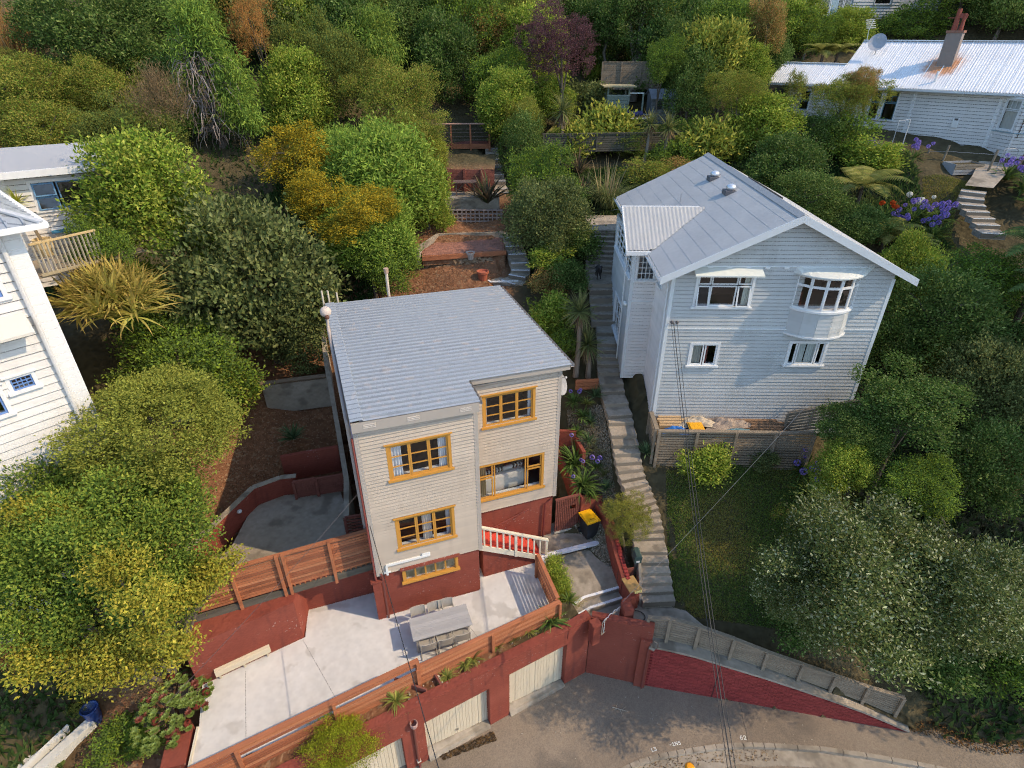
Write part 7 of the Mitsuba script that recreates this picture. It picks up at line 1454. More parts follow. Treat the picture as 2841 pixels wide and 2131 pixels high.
shrub('bush', 'rusty_s', 1.60, 25.83, 7.02, 0.82, 0.82, 0.65, 'brownish heath like bush behind the roof corner', 'bush')
shrub('shrub', 'dark_s', 2.66, 25.80, 7.37, 0.86, 0.86, 0.86, 'dark shrub left of the dog landing')
shrub('bush', 'mid_s', 1.99, 22.70, 5.47, 0.90, 0.90, 0.80, 'mid green bush at the foot of the cabbage trees', 'bush')
shrub('shrub', 'bright_s', 1.51, 14.74, 0.31, 0.45, 0.45, 0.50, 'clipped bright green shrub at the upper end of the terrace side fence')
shrub('shrub', 'bright_s', 1.74, 14.17, 0.14, 0.41, 0.41, 0.43, 'bright green shrub midway along the terrace side fence')
shrub('conifer', 'cypress_s', 1.94, 13.59, -0.06, 0.42, 0.42, 0.39, 'yellow green conifer shrub at the outer corner of the terrace fence', 'conifer')
shrub('conifer', 'cypress', -5.37, 10.03, -1.94, 1.04, 1.04, 0.84, 'bright yellow green conifer bush at the bottom edge over the garage', 'conifer')
shrub('shrub', 'fine_s', -12.81, 10.12, -0.22, 0.30, 0.30, 0.25, 'grey green lavender bush beside the blue pot')
shrub('weeds', 'mid_s', -11.37, 9.32, -0.59, 0.74, 0.74, 0.51, 'leafy weed patch left of the terrace wall', 'weeds')
shrub('weeds', 'bright_s', -10.49, 9.44, -0.58, 0.54, 0.54, 0.46, 'bright weeds at the foot of the low red edge wall', 'weeds')
shrub('bush', 'brown_s', -14.49, 10.82, 1.54, 0.68, 0.68, 0.54, 'dry brown bush at the left edge', 'bush')
shrub('bush', 'twig_s', -10.86, 10.74, 0.43, 0.84, 0.84, 0.49, 'twiggy dark bush under the yellow patches', 'bush')

# spiky and grassy plants
strap_plant('flax', 'flax_gold', -13.9, 19.0, 8.6, 1.5, 'huge golden flax clump with orange leaf tips beside the white house', 'flax')
strap_plant('flax', 'flax_dark', 4.09, 37.67, 9.6, 1.25, 'bronze flax clump below the lone cabbage tree', 'flax')
strap_plant('flax', 'flax_dark', 4.11, 34.78, 8.8, 1.25, 'bronze flax clump left of the tall grass clump', 'flax')
strap_plant('flax', 'flax_dark', -1.35, 33.4, 8.9, 1.5, 'grey flax clump in shade beside the outdoor table', 'flax')
strap_plant('toetoe_grass', 'toetoe', 5.36, 33.5, 8.7, 1.75, 'tall arching grass clump with dry plumes behind the pale blue house', 'grass clump')
for x, y, z, s_, lab in ((-29.0, 38.5, 15.9, 2.2, 'orange dry grass clump in the top left corner, nearest'), (-31.5, 40.5, 16.9, 2.2, 'orange dry grass clump at the left edge of the top corner'), (-28.6, 40.8, 16.9, 1.9, 'orange dry grass clump below the dark top left tree')): strap_plant('dry_grass', 'drygrass', x, y, z, s_, lab, 'grass clump', 'orange dry grass clumps')
cabbage(3.12, 39.74, 12.99, 1.3, (3.05, 39.4, 9.9), 'cabbage tree with a drooping head left of the far lawn')
cabbage(8.46, 38.89, 12.35, 1.0, (8.2, 38.6, 9.6), 'spiky cabbage tree left of its twin above the grey gable')
cabbage(9.43, 38.14, 12.26, 1.05, (9.1, 37.9, 9.5), 'spiky cabbage tree right of its twin above the grey gable')
cabbage(2.75, 22.0, 7.35, 1.0, (2.7, 21.6, 4.5), 'tall cabbage tree in the red timber planter, the higher head')
cabbage(3.15, 21.9, 5.9, 1.0, (3.25, 21.7, 4.4), 'shorter cabbage tree in the red timber planter, the lower head')
k = thing('cabbage_tree', 'old branching cabbage tree at the top edge behind the board fence', 'cabbage tree'); tm_ = M((.22, .19, .16))
for dx, dz in ((0, 0), (.9, -.6), (-.9, -.3), (.2, .9)):
    scene[name_key('head', k)] = inst('proto_cabbage_head', T().translate([9.44 + dx, 50.4, 18.3 + dz]).scale(1.3)); tm_.tube([(9.4, 50.4, 12.6), (9.4 + dx * .2, 50.4, 15.6), (9.44 + dx, 50.4, 18.3 + dz)], [.3, .22, .12], 7)
part('trunk', k, tm_, 'mat_paint')
yk = strap_plant('spiky_crown', 'yucca', yo[0] - .35, yo[1] + .05, yo[2] + 1.95, .62, 'x'); labels.pop(yk); scene[yp + '__head'] = scene.pop(yk)
strap_plant('cordyline', 'cordyline', -8.75, 19.0, 3.15, .75, 'small cordyline in the shaded bed left of the house', 'cordyline')
strap_plant('cordyline', 'cordyline', 3.18, 19.73, 3.45, .5, 'spiky green cordyline in the garden bed, second from the house corner', 'cordyline')
strap_plant('cordyline', 'cordyline', 3.03, 19.02, 3.0, .5, 'spiky green cordyline in the garden bed beside the cream house', 'cordyline')
strap_plant('cordyline', 'cordyline', 3.44, 20.68, 4.1, .55, 'dark spiky cordyline at the top of the garden bed', 'cordyline')
strap_plant('cordyline', 'cordyline', 3.6, 17.3, 2.0, .45, 'spiky cordyline at the lower end of the garden bed', 'cordyline')
strap_plant('cordyline', 'cordyline', 5.15, 18.0, 3.2, .5, 'dark cordyline beside the concrete steps by the deck screen', 'cordyline')
agapanthus(2.5, 18.4, 2.3, 1.1, 'agapanthus clump behind the red bed wall, upper of two', 2, 1)
agapanthus(2.75, 17.5, 1.95, .95, 'agapanthus clump above the wheelie bin with purple heads', 3, 2)
for i, (x, y, z, s_, k_, lab) in enumerate(((2.9, 19.9, 3.55, .55, 'strap', 'green strap plant in the garden bed between two cordylines'), (2.6, 19.4, 3.1, .5, 'strap', 'green strap plant against the side wall of the cream house'), (3.55, 18.5, 2.65, .38, 'tussock', 'straw coloured tuft on the outer edge of the garden bed'), (3.1, 20.4, 3.9, .42, 'strap_yellow', 'yellowish strap plant near the top of the garden bed'), (3.0, 17.1, 1.8, .5, 'strap', 'green strap plant above the red bed wall'), (3.9, 15.9, 1.3, .4, 'tussock', 'dry tuft at the foot of the leaning tree'))): strap_plant('bed_plant', k_, x, y, z, s_, lab, 'plant')
agapanthus(3.35, 18.2, 2.3, .45, 'agapanthus with purple heads on the edge of the concrete steps', 4, 3)
agapanthus(2.55, 20.5, 3.9, .6, 'agapanthus below the satellite dish with a pale purple head', 3, 4)
for i, (x, y, z, s_, k_, lab) in enumerate(((3.35, 18.8, 2.7, .5, 'tussock', 'grassy tuft among the bed plants, the upper one'), (3.6, 17.9, 2.2, .4, 'tussock', 'reddish grassy tuft among the bed plants, the middle one'), (3.3, 19.6, 3.2, .4, 'tussock', 'dry grassy tuft at the edge of the steps'), (3.75, 16.6, 1.5, .4, 'strap_yellow', 'small yellow strap plant near the top of the entry wall'))):
    strap_plant('grass_tuft', k_, x, y, z, s_, lab, 'grass tuft')
shrub('conifer', 'cypress', -4.78, 8.72, .12, 1.02, .85, .95, 'bright yellow green conifer bush hanging over the garage front at the bottom edge', 'conifer')
# planter strip plants
for x, y, s_, k_, lab in ((1.25, .55, .70, 'strap', 'large bright strap leaved clump spilling over the wall corner'), (2.05, .6, .38, 'strap_yellow', 'small yellowish strap plant in the planter strip nearest the corner clump'), (2.6, .55, .34, 'tussock', 'dry tuft in the planter strip above the first garage door'), (3.2, .6, .30, 'strap_yellow', 'small strap plant in the planter above the pier'), (4.05, .6, .52, 'strap_yellow', 'larger yellow green strap plant halfway along the planter'), (4.35, .55, .40, 'strap_yellow', 'strap plant just left of the larger one in the planter'), (5.0, .45, .40, 'strap_yellow', 'strap plant above the middle garage door'), (6.6, .5, .55, 'strap_yellow', 'leggy strap plant beside the bright conifer above the hopper')):
    p = GF(x, y, 2.9); strap_plant('strap_plant', k_, p[0], p[1], p[2], s_, lab, 'strap plant')
strap_plant('strap_plant', 'strap', 1.95, 13.6, .1, .5, 'strap leaved clump below the clipped conifer', 'strap plant')
# agapanthus drift on the right
for i, (x, y, z, nf, c_, lab) in enumerate(((20.6, 30.9, 8.0, 9, 'purple', 'agapanthus drift with purple heads, lowest clump right of the grey gable'), (21.6, 31.6, 8.3, 9, 'purple', 'agapanthus clump full of purple heads in the middle of the drift'), (22.3, 32.2, 8.5, 5, 'white', 'agapanthus clump with white heads at the top of the drift'), (22.7, 31.2, 8.4, 9, 'purple', 'agapanthus clump with purple heads beside the yellow lawn'), (20.3, 32.0, 8.2, 5, 'orange', 'clump with small orange red flowers left in the drift'), (22.0, 30.2, 7.9, 7, 'purple', 'agapanthus clump with scattered purple heads at the front right of the drift'))):
    agapanthus(x, y, z, 1.15, lab, nf, 20 + i, c_, fr=1.5, stem_h=(.6, 1.05))
for i, (x, y, z, lab) in enumerate(((28.2, 34.8, 9.9, 'agapanthus clump with purple heads at the right edge, the upper'), (28.6, 33.6, 9.5, 'agapanthus clump with purple heads at the right edge, the middle'), (28.3, 32.3, 9.0, 'agapanthus clump with purple heads at the right edge, the lower'), (22.4, 38.0, 10.2, 'agapanthus with purple heads under the pipe frame'), (24.3, 37.6, 10.3, 'agapanthus with purple heads beside the garden fence'))):
    agapanthus(x, y, z, 1.2, lab, 8, 40 + i, fr=1.5, stem_h=(.7, 1.1))
for i, (x, y, z, lab) in enumerate(((11.2, 17.6, 2.6, 'shaded agapanthus with lilac heads at the lawn edge, upper clump'), (11.0, 16.6, 2.3, 'shaded agapanthus with lilac heads at the lawn edge, lower clump'))):
    agapanthus(x, y, z, .9, lab, 5, 50 + i, fr=1.4)
def fern(x, y, z, s_, zb, lab, kind='fern'):
    k = thing('tree_fern', lab, 'tree fern'); scene[k + '__fronds'] = inst('proto_' + kind, T().translate([x, y, z]).scale(s_).rotate([0, 0, 1], x * 40 % 360))
    part('trunk', k, M((.09, .065, .045)).tube([(x, y, zb), (x, y, z)], [.14, .11], 8), 'mat_paint')
fern(18.3, 31.6, 10.2, 2.5, 7.8, 'big tree fern with arching yellow green fronds right of the grey gable')
fern(19.1, 29.6, 8.3, 1.9, 7.0, 'lower tree fern beside the right eave of the grey gable')
fern(20.2, 28.9, 7.9, 1.6, 6.6, 'small yellow green tree fern below the agapanthus drift')
for x, y, lab in ((23.6, 51.0, 'left'), (24.9, 51.4, 'right')): fern(x, y, 15.9, 1.9, 13.9, f'golden tree fern behind the low left roof of the white house, the {lab} one')
fern(22.6, 24.0, 9.3, 2.2, 6.0, 'feathery green tree fern at the right edge in half sun, the upper', 'fern_green')
fern(22.0, 22.0, 8.2, 2.0, 5.0, 'feathery green tree fern at the right edge in half sun, the lower', 'fern_green')

# the drooping conifer with dead branches
k = thing('conifer', 'drooping conifer with a skirt of bare dead branches left of the golden shrub', 'conifer')
cx_, cy_ = -16.4, 35.6
part('trunk', k, M((.10, .075, .06)).tube([(cx_, cy_, 11.0), (cx_ - .2, cy_, 14), (cx_ + .1, cy_, 18.2)], [.26, .2, .06], 8), 'mat_paint')
rg0 = np.random.default_rng(61); bl = []
for _ in range(46):
    h = rg0.uniform(13.0, 18.3); a = rg0.uniform(-2.9, 1.2) if h > 16.2 else rg0.choice([rg0.uniform(-.75, .5), rg0.uniform(2.6, 3.5)], p=[.7, .3]); r_ = (18.9 - h) * .40 * rg0.uniform(.7, 1.1) + .3
    for s_ in (.55, 1.0): bl.append([cx_ + math.cos(a) * r_ * s_, cy_ + math.sin(a) * r_ * s_, h - .25 * r_ * s_, .45 * rg0.uniform(.7, 1.2)])
bl = np.array(bl); cen = np.array([cx_, cy_, 15.5]); bl[:, :3] -= cen
v, f, c = leaves(rg0, bl, 15000, .26, .06, ((.10, .16, .04), (.07, .12, .035), (.14, .19, .05)), droop=.5, up=.1); part('crown', k, mikit.ply((v + cen, f), 'mat_leaf', smooth=False, color=c), None)
for j in range(3):
    m = M((.34, .28, .25) if j < 1 else (.17, .125, .10))
    for _ in range(60):
        a = rg0.uniform(-2.9, .0); h = rg0.uniform(12.2, 16.2); l = rg0.uniform(.35, 1.1); o_ = rg0.uniform(.1, 1.0); p = np.array([cx_ + o_ * math.cos(a) + rg0.normal() * .15, cy_ + o_ * math.sin(a), h]); a += rg0.normal() * .8
        q1 = p + l * np.array([math.cos(a) * .6, math.sin(a) * .6, .12]); q2 = p + l * np.array([math.cos(a + .3), math.sin(a + .3), -.45]); q3 = q2 + l * np.array([rg0.uniform(-.2, .2), -.1, -.5])
        m.tube([p, q1, q2, q3], [.03, .026, .018, .010], 4, cap=False); m.tube([q1, q1 + l * np.array([rg0.uniform(-.4, .4), -.2, -.35])], [.012, .004], 3, cap=False)
    part('dead_branches', k, m, 'mat_paint', kind='stuff')
dk_ = M((.33, .28, .24))
for _ in range(16):
    a = rg0.uniform(-3, 0); p = np.array([cx_ - .9, cy_ - .3, 16.6 + rg0.uniform(-.9, .6)]); q = p + np.array([math.cos(a) * .6, -.2, rg0.uniform(-.1, .5)]); dk_.tube([p, (p + q) / 2 + [0, 0, .1], q], [.025, .018, .006], 4, cap=False)
part('dead_top', k, dk_.tube([(cx_ - .7, cy_, 15.0), (cx_ - .9, cy_ - .3, 17.6)], [.09, .03], 6), 'mat_paint')

# variegated tree, lower left: green crown with yellow sprays
k = thing('variegated_tree', 'big evergreen tree with bright yellow sprays at the lower left', 'tree')
rg0 = np.random.default_rng(9)
GB = [(*(-13.422, 13.195, 5.500), 1.6), (*(-10.744, 11.450, 5.900), 1.7), (*(-10.052, 12.225, 5.500), 1.4), (*(-13.131, 11.398, 5.100), 1.5), (*(-11.736, 10.884, 4.600), 1.6), (*(-10.336, 11.042, 4.600), 1.5), (*(-9.267, 11.590, 4.900), 1.2), (*(-12.454, 10.190, 3.800), 1.2), (*(-10.817, 10.036, 4.000), 1.1), (*(-9.173, 11.428, 3.600), .9), (*(-15.040, 13.424, 5.300), 1.2), (*(-13.643, 10.929, 4.000), 1.2), (*(-9.656, 10.344, 3.600), 1.0), (*(-9.785, 13.059, 4.900), .9)]
YB = [(*(-14.063, 15.049, 5.900), 0.546), (*(-13.548, 13.741, 6.100), 0.468), (*(-12.724, 13.741, 6.100), 0.429), (*(-9.675, 9.974, 5.800), 0.585), (*(-8.814, 9.314, 5.600), 0.546), (*(-8.568, 9.306, 4.600), 0.546), (*(-9.778, 9.125, 3.400), 0.624), (*(-10.751, 8.999, 3.400), 0.585), (*(-10.324, 9.375, 3.600), 0.546), (*(-11.795, 9.117, 3.600), 0.468), (*(-12.116, 9.005, 3.200), 0.390), (*(-8.542, 10.391, 4.100), 0.390), (*(-8.208, 11.323, 4.100), 0.429), (*(-7.927, 11.740, 4.100), 0.312), (*(-8.379, 9.375, 3.600), 0.390), (*(-8.959, 9.125, 3.400), 0.507), (*(-10.752, 8.702, 2.900), 0.429), (*(-11.550, 10.995, 6.500), 0.351), (*(-12.727, 11.375, 6.300), 0.312), (*(-8.474, 10.935, 3.900), 0.312), (*(-10.742, 13.772, 5.900), 0.000)]
def sub(bl, k_, f_):
    o_ = []
    for x, y, z, r_ in bl:
        for _ in range(k_):
            d_ = rg0.normal(size=3); d_ /= np.linalg.norm(d_); d_[2] = abs(d_[2]) * .8; o_.append([x + d_[0] * r_ * .75, y + d_[1] * r_ * .75, z + d_[2] * r_ * .6, r_ * f_ * rg0.uniform(.7, 1.2)])
    return np.array(o_)
cen = np.array([*(-12.707, 13.023, 3.000)])
for nm, bb_, n_, pal_, kk, ff_ in (('crown', GB, 80000, ((.085, .13, .032), (.11, .155, .035), (.06, .10, .03), (.15, .18, .045)), 8, .42), ('yellow_sprays', YB, 24000, ((.185, .175, .035), (.16, .165, .035), (.13, .15, .035), (.215, .19, .045)), 6, .5)):
    b2_ = sub(bb_, kk, ff_); b2_[:, :3] -= cen; v, f, c = leaves(rg0, b2_, n_, .105, .055, pal_, tint=.2, sr=.28, shoots=260, shoot_len=1.0); part(nm, k, mikit.ply((v + cen, f), 'mat_leaf', smooth=False, color=c), None, label='bright yellow leaf sprays' if nm != 'crown' else None)
bs = np.array([-10.6, 10.9, .0]); tm_ = M((.15, .12, .09))
for x, y, z, r_ in GB + YB[:16]:
    e = np.array([x, y, z - r_ * .3]); md = (bs + e) / 2 + [0, 0, .5]; tm_.tube([bs + [rg0.uniform(-.2, .2), rg0.uniform(-.2, .2), -.3], md, e], [.10, .07, .03], 5, cap=False)
part('trunk', k, tm_, 'mat_paint')
# succulents spilling over the terrace end
k = thing('succulent_bush', 'green rosette succulents with dark red clusters at the left end of the terrace', 'succulent'); rg0 = np.random.default_rng(31)
def rosette(o_, r_, col_):
    V, F, C = [], [], []
    for ring_, (nl, tl, rr_) in enumerate(((7, 1.25, .45), (9, .8, .8), (10, .4, 1.0))):
        for i in range(nl):
            a = 2 * PI * (i + .5 * ring_) / nl; d_ = np.array([math.cos(a) * math.cos(tl), math.sin(a) * math.cos(tl), math.sin(tl)]); s_ = np.array([-math.sin(a), math.cos(a), 0]); q = len(V)
            V += [o_, o_ + d_ * r_ * rr_ * .6 + s_ * r_ * .22, o_ + d_ * r_ * rr_, o_ + d_ * r_ * rr_ * .6 - s_ * r_ * .22]; F += [[q, q + 1, q + 2], [q, q + 2, q + 3]]; C += [np.array(col_) * rg0.uniform(.8, 1.25)] * 4
    return np.array(V), np.array(F), np.array(C)
c0 = np.array([*(-9.893, 9.867, 0.100)]); rs = []
for i in range(190):
    a, r_ = rg0.uniform(0, 2 * PI), math.sqrt(rg0.uniform(0, 1)); o_ = c0 + [math.cos(a) * r_ * 1.0, math.sin(a) * r_ * 1.25, .5 * (1 - r_ * r_) + rg0.uniform(-.12, .12)]
    col_ = (.15, .21, .045) if rg0.random() < .9 else (.17, .05, .035); V, F, C = rosette(o_, rg0.uniform(.10, .15), col_); m = M(); m.add(V, F, np.clip(C, 0, 1)); part('rosette', k, m, 'mat_paint')
for i in range(5):
    o_ = c0 + [[.8, -.1, .3], [.85, .35, .25], [.72, -.55, .2], [-.3, .7, .45], [-.1, -.6, .4]][i]; v, f, c = flower(rg0, ((.22, .05, .035), (.16, .04, .03)), .11); part('dry_cluster', k, mikit.ply((v + o_, f), 'mat_leaf', smooth=False, color=c), None); 
sm = M((.16, .11, .07))
for i in range(26): a = rg0.uniform(0, 2 * PI); sm.tube([c0 + [0, 0, -.9], c0 + [.3 * math.cos(a), .4 * math.sin(a), -.2], c0 + [.7 * math.cos(a), .9 * math.sin(a), .1]], [.04, .03, .02], 5, cap=False)
part('stem', k, sm, 'mat_paint', kind='stuff')

# forest filling the hill behind (far trees, each its own)
rg0 = np.random.default_rng(404); FK = ['dark', 'deep', 'mid', 'dark_b', 'deep_b', 'olive', 'mid_b', 'greygreen', 'olivedark', 'bright']
NO = [(20.0, 38.0, 40, 52), (19.5, 44.0, 35, 66), (3, 34, 15, 47.5), (-6, 20, 5.8, 47.5)]
spots = []
for yy in np.arange(36, 76, 4.2):
    for xx in np.arange(-64, 66, 4.4):
        x, y = xx + rg0.uniform(-1.4, 1.4), yy + rg0.uniform(-1.3, 1.3)
        if (x < -21 and y < 52) or abs(x) > y * 1.02 + 2 or (x > -14 and y < 45) or (-24 < x < -14 and y < 42) or any(a < x < c and b < y < d for a, b, c, d in NO): continue
        spots.append((x, y))
seen = set(); hz = ground_raw([s_[0] for s_ in spots], [s_[1] for s_ in spots])
for (x, y), z in zip(spots, hz):
    r_ = rg0.uniform(2.3, 3.2) * (1 + max(0, y - 50) * .008); kd = FK[int(rg0.choice(len(FK), p=[.15, .11, .15, .14, .09, .11, .09, .05, .05, .06]))]
    lb = {'dark': 'dark green', 'deep': 'very dark', 'mid': 'mid green', 'dark_b': 'dark leafy', 'deep_b': 'nearly black', 'olive': 'olive', 'mid_b': 'green leafy', 'greygreen': 'grey green', 'olivedark': 'dark olive', 'bright': 'bright green'}[kd]
    u_ = x / y; where = ['at the far left', 'behind the drooping conifer', 'behind the golden shrub', 'left of the purple tree', 'behind the purple tree', 'behind the far lawn', 'left of the far blue house', 'above the white roof', 'at the far right'][int(np.clip((u_ + .95) / .21, 0, 8))]
    row = ['lowest', 'second', 'third', 'fourth', 'fifth', 'sixth', 'seventh', 'eighth', 'ninth', 'top'][int(np.clip((y - 35) / 4.2, 0, 9))]
    if (lb, where, row) in seen: continue
    seen.add((lb, where, row))
    tree('forest_tree', kd, x, y, z + r_ * 1.15, r_, r_, r_ * rg0.uniform(.9, 1.2), z, f'{lb} tree {where} in the {row} row of hill forest', 'tree', f'forest trees {where}')
# tall trees just beyond the right edge, whose shade falls into the garden
for x, y, r_, h_ in ((25.5, 15.5, 3.2, 8.0), (27, 20, 3.6, 9), (29, 25.5, 3.4, 9.5), (22.5, 11.5, 2.8, 6.0)):
    tree('forest_tree', 'dark', x, y, ground(x, y) + h_, r_, r_, r_ * 1.2, ground(x, y), 'tall dark tree just beyond the right edge, ' + {25.5: 'second from the street', 27: 'third from the street', 29: 'farthest from the street', 22.5: 'nearest the street'}[x])

# grass and ground cover
def on_ground(xy): return np.column_stack([xy, ground_raw(xy[:, 0], xy[:, 1])])
def grass(polys, n, h, w, pal, seed, lift=0.0, zs=None):
    g_ = np.random.default_rng(seed); out = []
    for pl_, nn in zip(polys, n):
        b_ = pl_.bounds; q = g_.uniform((b_[0], b_[1]), (b_[2], b_[3]), (int(nn * 1.8), 2)); q = q[shapely.contains_xy(pl_, q[:, 0], q[:, 1])][:nn]
        out.append(on_ground(q) if zs is None else np.column_stack([q, np.full(len(q), zs)]))
    p = np.vstack(out); n_ = len(p); d_ = g_.normal(size=(n_, 3)) * .45 + [0, 0, .8]; d_ /= np.linalg.norm(d_, axis=1, keepdims=True); s_ = np.cross(d_, g_.normal(size=(n_, 3))); s_ /= np.linalg.norm(s_, axis=1, keepdims=True)
    hh = h * g_.uniform(.5, 1.3, n_)[:, None]; p[:, 2] += lift; v = np.stack([p - s_ * w / 2, p + s_ * w / 2, p + d_ * hh], 1).reshape(-1, 3); pal = np.asarray(pal)
    pt = np.array([math.sin(a * 1.3 + 1.1 * math.sin(b * .9)) * math.sin(b * 1.1) for a, b, _ in p]) * .5 + .5
    ci = np.clip((pt * len(pal) + g_.normal(size=n_) * .7).astype(int), 0, len(pal) - 1); c = np.repeat(pal[ci] * g_.uniform(.75, 1.25, (n_, 1)), 3, 0) * 1.35
    return mikit.ply((v, np.arange(n_ * 3).reshape(-1, 3)), 'mat_leaf', smooth=False, color=np.clip(c, 0, 1))
LAWN1 = Polygon([(5.9, 17.6), (5.65, 14.0), (6.3, 13.3), (9.0, 12.9), (12.5, 12.2), (13.5, 16.5), (11.0, 18.0)])
k = thing('lawn', 'sloping green lawn in dappled shade right of the concrete steps', 'lawn', kind='stuff'); scene[k] = grass([LAWN1], [80000], .10, .028, ((.09, .14, .03), (.12, .17, .04), (.16, .19, .045), (.24, .21, .06)), 5)
k = 'lawn_001' if False else gr; scene[k] = grass([Polygon([(23.9, 35.5), (25.6, 35.4), (27.2, 35.2), (24.8, 33.2), (23.6, 31.0), (23.5, 29.2), (22.4, 29.4), (22.9, 32)])], [16000], .10, .025, ((.26, .21, .05), (.21, .19, .05), (.16, .17, .045)), 6)
k = thing('far_grass', 'bright strip of mown grass behind the long retaining fence', 'grass', kind='stuff'); scene[k] = grass([Polygon([(2, 39.2), (13.8, 40.2), (13.5, 47), (4, 47)])], [22000], .09, .03, ((.11, .17, .03), (.14, .20, .035), (.09, .14, .03)), 7, zs=11.62)
WOOD = [Polygon([(-60, 36), (-24, 30), (-13, 27), (-6, 34), (-6, 48), (16, 52), (34, 58), (60, 50), (60, 75), (-60, 75)]), Polygon([(-20, 18), (-12.2, 15), (-13, 9), (-9.4, 6.5), (-13, 5), (-26, 9), (-30, 28), (-18, 30)]), Polygon([(8, 30), (26, 27), (34, 20), (30, 8), (14, 10.4), (12.5, 16), (13.8, 29)]), Polygon([(-13, 28), (-7, 25), (-5, 33), (-6, 40), (-13, 36)]), Polygon([(.6, 28), (3.8, 29), (4, 32), (8, 33), (14, 38), (1.6, 38.8)]), Polygon([(14, 30), (23, 30), (24, 38), (16, 44), (14, 39)])]
k = thing('undergrowth', 'dark leafy undergrowth covering the ground between the trees', 'undergrowth', kind='stuff'); scene[k] = grass(WOOD, [52000, 26000, 30000, 8000, 9000, 12000], .34, .16, ((.04, .07, .022), (.06, .095, .03), (.085, .115, .035), (.05, .06, .03)), 8)
k = thing('bed_gravel', 'dry twigs and pale bark chips on the garden bed by the steps', 'mulch', kind='stuff'); scene[k] = grass([Polygon([(2.4, 16.9), (3.9, 14.6), (4.35, 14.9), (3.95, 17.5), (3.75, 20.4), (2.3, 20.6)])], [15000], .08, .035, ((.36, .31, .24), (.26, .21, .15), (.44, .40, .33)), 10)
k = thing('soil_litter', 'dry leaf litter scattered over the bare brown slope', 'leaf litter', kind='stuff'); scene[k] = grass([Polygon([(-12, 13.5), (-10.4, 13.2), (-9.3, 17), (-8.6, 21), (-10, 23), (-12.5, 20)]), Polygon([(-7, 24), (-1, 23.6), (-.5, 27), (-4, 33), (-6.5, 33), (-6.8, 28)])], [2600, 5200], .06, .05, ((.28, .15, .08), (.20, .10, .055), (.34, .22, .12)), 11)

# ================================================================ LOOSE THINGS
dt = thing('dining_table', 'weathered grey plank dining table with chairs on the pale terrace', 'table')
TF = Fr((-3.3536, 12.4141, 0), ex=unit([1.8162, .6154, 0]), ey=unit([-.6154, 1.8162, 0]))
GT = (.37, .36, .36)
for i in range(6): part('plank', dt, M(np.array(GT) * jit.uniform(.88, 1.1)).box(TF, 0, 1.91, -.86 + i * .1435, -.86 + i * .1435 + .1385, .72, .75), 'mat_paint')
LC = (.36, .33, .29)
for x in (.12, 1.79):
    for y in (-.76, -.1): part('leg', dt, M(LC).box(TF, x - .03, x + .03, y - .03, y + .03, 0, .66), 'mat_paint')
part('apron', dt, M(LC).box(TF, .08, 1.83, -.78, -.74, .66, .719).box(TF, .08, 1.83, -.12, -.08, .66, .719).box(TF, .09, .13, -.739, -.121, .66, .719).box(TF, 1.78, 1.82, -.739, -.121, .66, .719), 'mat_paint')
part('stretcher', dt, M(LC).beam(TF(.12, -.43, .2), TF(1.79, -.43, .2), .03, .03), 'mat_paint')
def chair(x, y, rz, lab):
    k = thing('dining_chair', lab, 'chair', 'chairs round the terrace table'); o = TF(x, y, 0); fr = Fr(o, math.degrees(math.atan2(TF.ex[1], TF.ex[0])) + rz)
    C_ = (.40, .365, .31); SL = (.36, .33, .29)
    for s in (-1, 1):
        part('side_frame', k, M(C_).tube([fr(s * .24, -.25, .02), fr(s * .24, -.27, .45), fr(s * .235, -.33, .86)], .013, 5).tube([fr(s * .24, -.25, .02), fr(s * .24, .22, .02), fr(s * .24, .2, .43), fr(s * .24, -.27, .45)], .013, 5), 'mat_paint')
        part('arm', k, M(C_).tube([fr(s * .24, -.29, .63), fr(s * .245, .18, .62), fr(s * .24, .2, .43)], .012, 5), 'mat_paint')
    part('back', k, M(SL).grid(np.array([[fr(xx, -.27 - (z - .45) * .15 - .03 * (1 - (xx / .24) ** 2), z) for xx in np.linspace(-.235, .235, 5)] for z in (.50, .66, .84)])), 'mat_paint')
    part('top_rail', k, M(C_).tube([fr(xx, -.335 - .03 * (1 - (xx / .24) ** 2), .86) for xx in np.linspace(-.235, .235, 5)], .013, 5), 'mat_paint')
    part('seat', k, M(SL).box(fr, -.23, .23, -.26, .2, .43, .445), 'mat_paint')
for x, lab in ((.42, 'sling chair on the near side of the table, left of three'), (.98, 'sling chair on the near side of the table, middle of three'), (1.52, 'sling chair on the near side of the table, right of three')): chair(x, -.84, 0, lab)
for x, lab in ((.35, 'sling chair tucked behind the table, left of three'), (.92, 'sling chair tucked behind the table, middle of three'), (1.28, 'sling chair tucked behind the table, right of three')): chair(x, -.03, 180, lab)
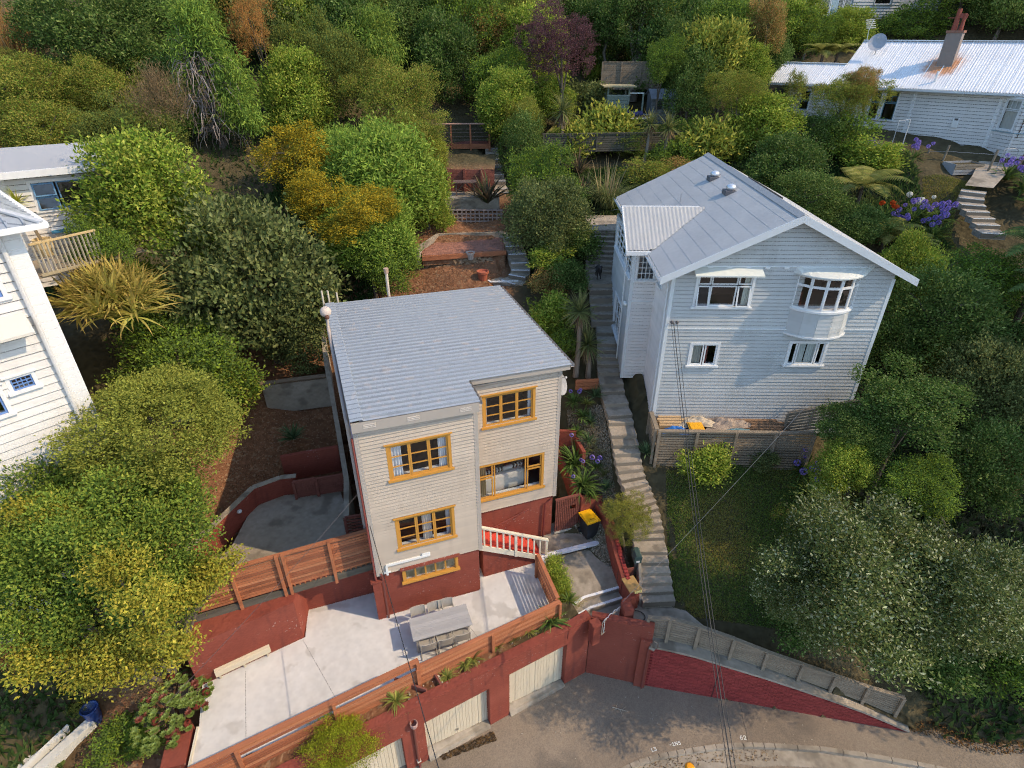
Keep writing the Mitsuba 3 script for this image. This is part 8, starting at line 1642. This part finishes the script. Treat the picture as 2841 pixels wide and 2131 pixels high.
# lower left corner: white path, blue pot, rail
struct('white_path', M().poly(W0, Polygon([(-14.798, 8.358), (-15.150, 9.885), (-14.503, 9.789), (-13.020, 10.363), (-12.548, 9.940), (-13.113, 8.730), (-13.461, 8.264)]), -1.4, -.78, plane='xy'), 'concrete_pale', 'bright white concrete path at the lower left corner')
for a, b_ in (((60, 1690), (175, 1560)), ((95, 1690), (205, 1570))): pass
wk = thing('concrete_rail', 'weathered white concrete beam lying along the path at the lower left', 'beam'); part('beam', wk, M((.55, .53, .48)).beam(np.array((-13.235, 8.334, -0.600)), np.array((-12.511, 9.856, -0.600)), .30, .25), 'mat_paint'); part('beam', wk, M((.62, .60, .55)).beam(np.array((-13.655, 8.462, -0.620)), np.array((-13.128, 9.731, -0.620)), .10, .22), 'mat_paint')
bp = thing('blue_pot', 'tall deep blue glazed pot standing by the white path', 'pot'); o = np.array((-12.526, 9.994, -0.600)); part('pot', bp, M((.02, .045, .16)).lathe(o, [(0, -.2), (.16, -.2), (.20, .1), (.22, .42), (.25, .5), (.20, .5), (.19, .4), (0, .35)], 16), 'mat_gloss', smooth=True)
gp2 = thing('green_panel', 'mossy green painted board fence at the lower left edge', 'fence'); 
a_, b_ = np.array((-15.493, 9.961, -0.300)), np.array((-14.688, 10.677, -0.300))
for i in range(4): part('board', gp2, M((.17, .16, .07)).beam(a_ + [0, 0, .1 + i * .2 - .6], b_ + [0, 0, .1 + i * .2 - .6], .04, .19), 'mat_paint', vary=.1)
# wires
def wire(pts, lab, r=.012, col=(.03, .03, .03), sag=.3):
    p, q = np.array(pts[0], float), np.array(pts[1], float); t = np.linspace(0, 1, 24)[:, None]
    solo('power_cable', lab, 'cable', M(col).tube(p + (q - p) * t - np.array([0, 0, 1]) * sag * 4 * t * (1 - t), r, 5), 'mat_paint')
wire((FB(.18, -.22, 8.3), (4.301, 5.755, 4.500)), 'dark power cable running from the blue house bracket over the forecourt, thicker one', .013)
wire((FB(.10, -.22, 8.3), (4.230, 5.755, 4.500)), 'dark power cable running from the blue house bracket over the forecourt, left one', .008)
wire((FB(.30, -.22, 8.3), (4.308, 5.623, 4.700)), 'dark power cable from the blue house bracket over the forecourt, right one', .008, sag=.36)
wire((FA(.0, -.12, 4.3), (-1.298, 5.818, 4.000)), 'dark cable dropping from the left edge of the cream front wall over the terrace', .011, sag=.1)
wire((FB(7.3, -.1, 8.0), (3.684, 13.049, 0.800)), 'pale wire crossing the shaded lawn from the right corner of the blue house', .0045, (.25, .26, .28), .2)
wire((FA(-.2, -.1, 5.6), (-8.421, 8.288, 3.000)), 'thin wire slanting down over the red block wall', .006, (.1, .08, .08), .1)
# interior floor level of the pale blue deck end, orange cap on the road
oc = thing('orange_cap', 'small orange cap lying on the road at the bottom edge', 'cap'); o = np.array((5.576, 9.636, -2.730)); part('cap', oc, M((.75, .30, .01)).lathe(o, [(0, .09), (.1, .08), (.16, .0)], 14), 'mat_gloss')
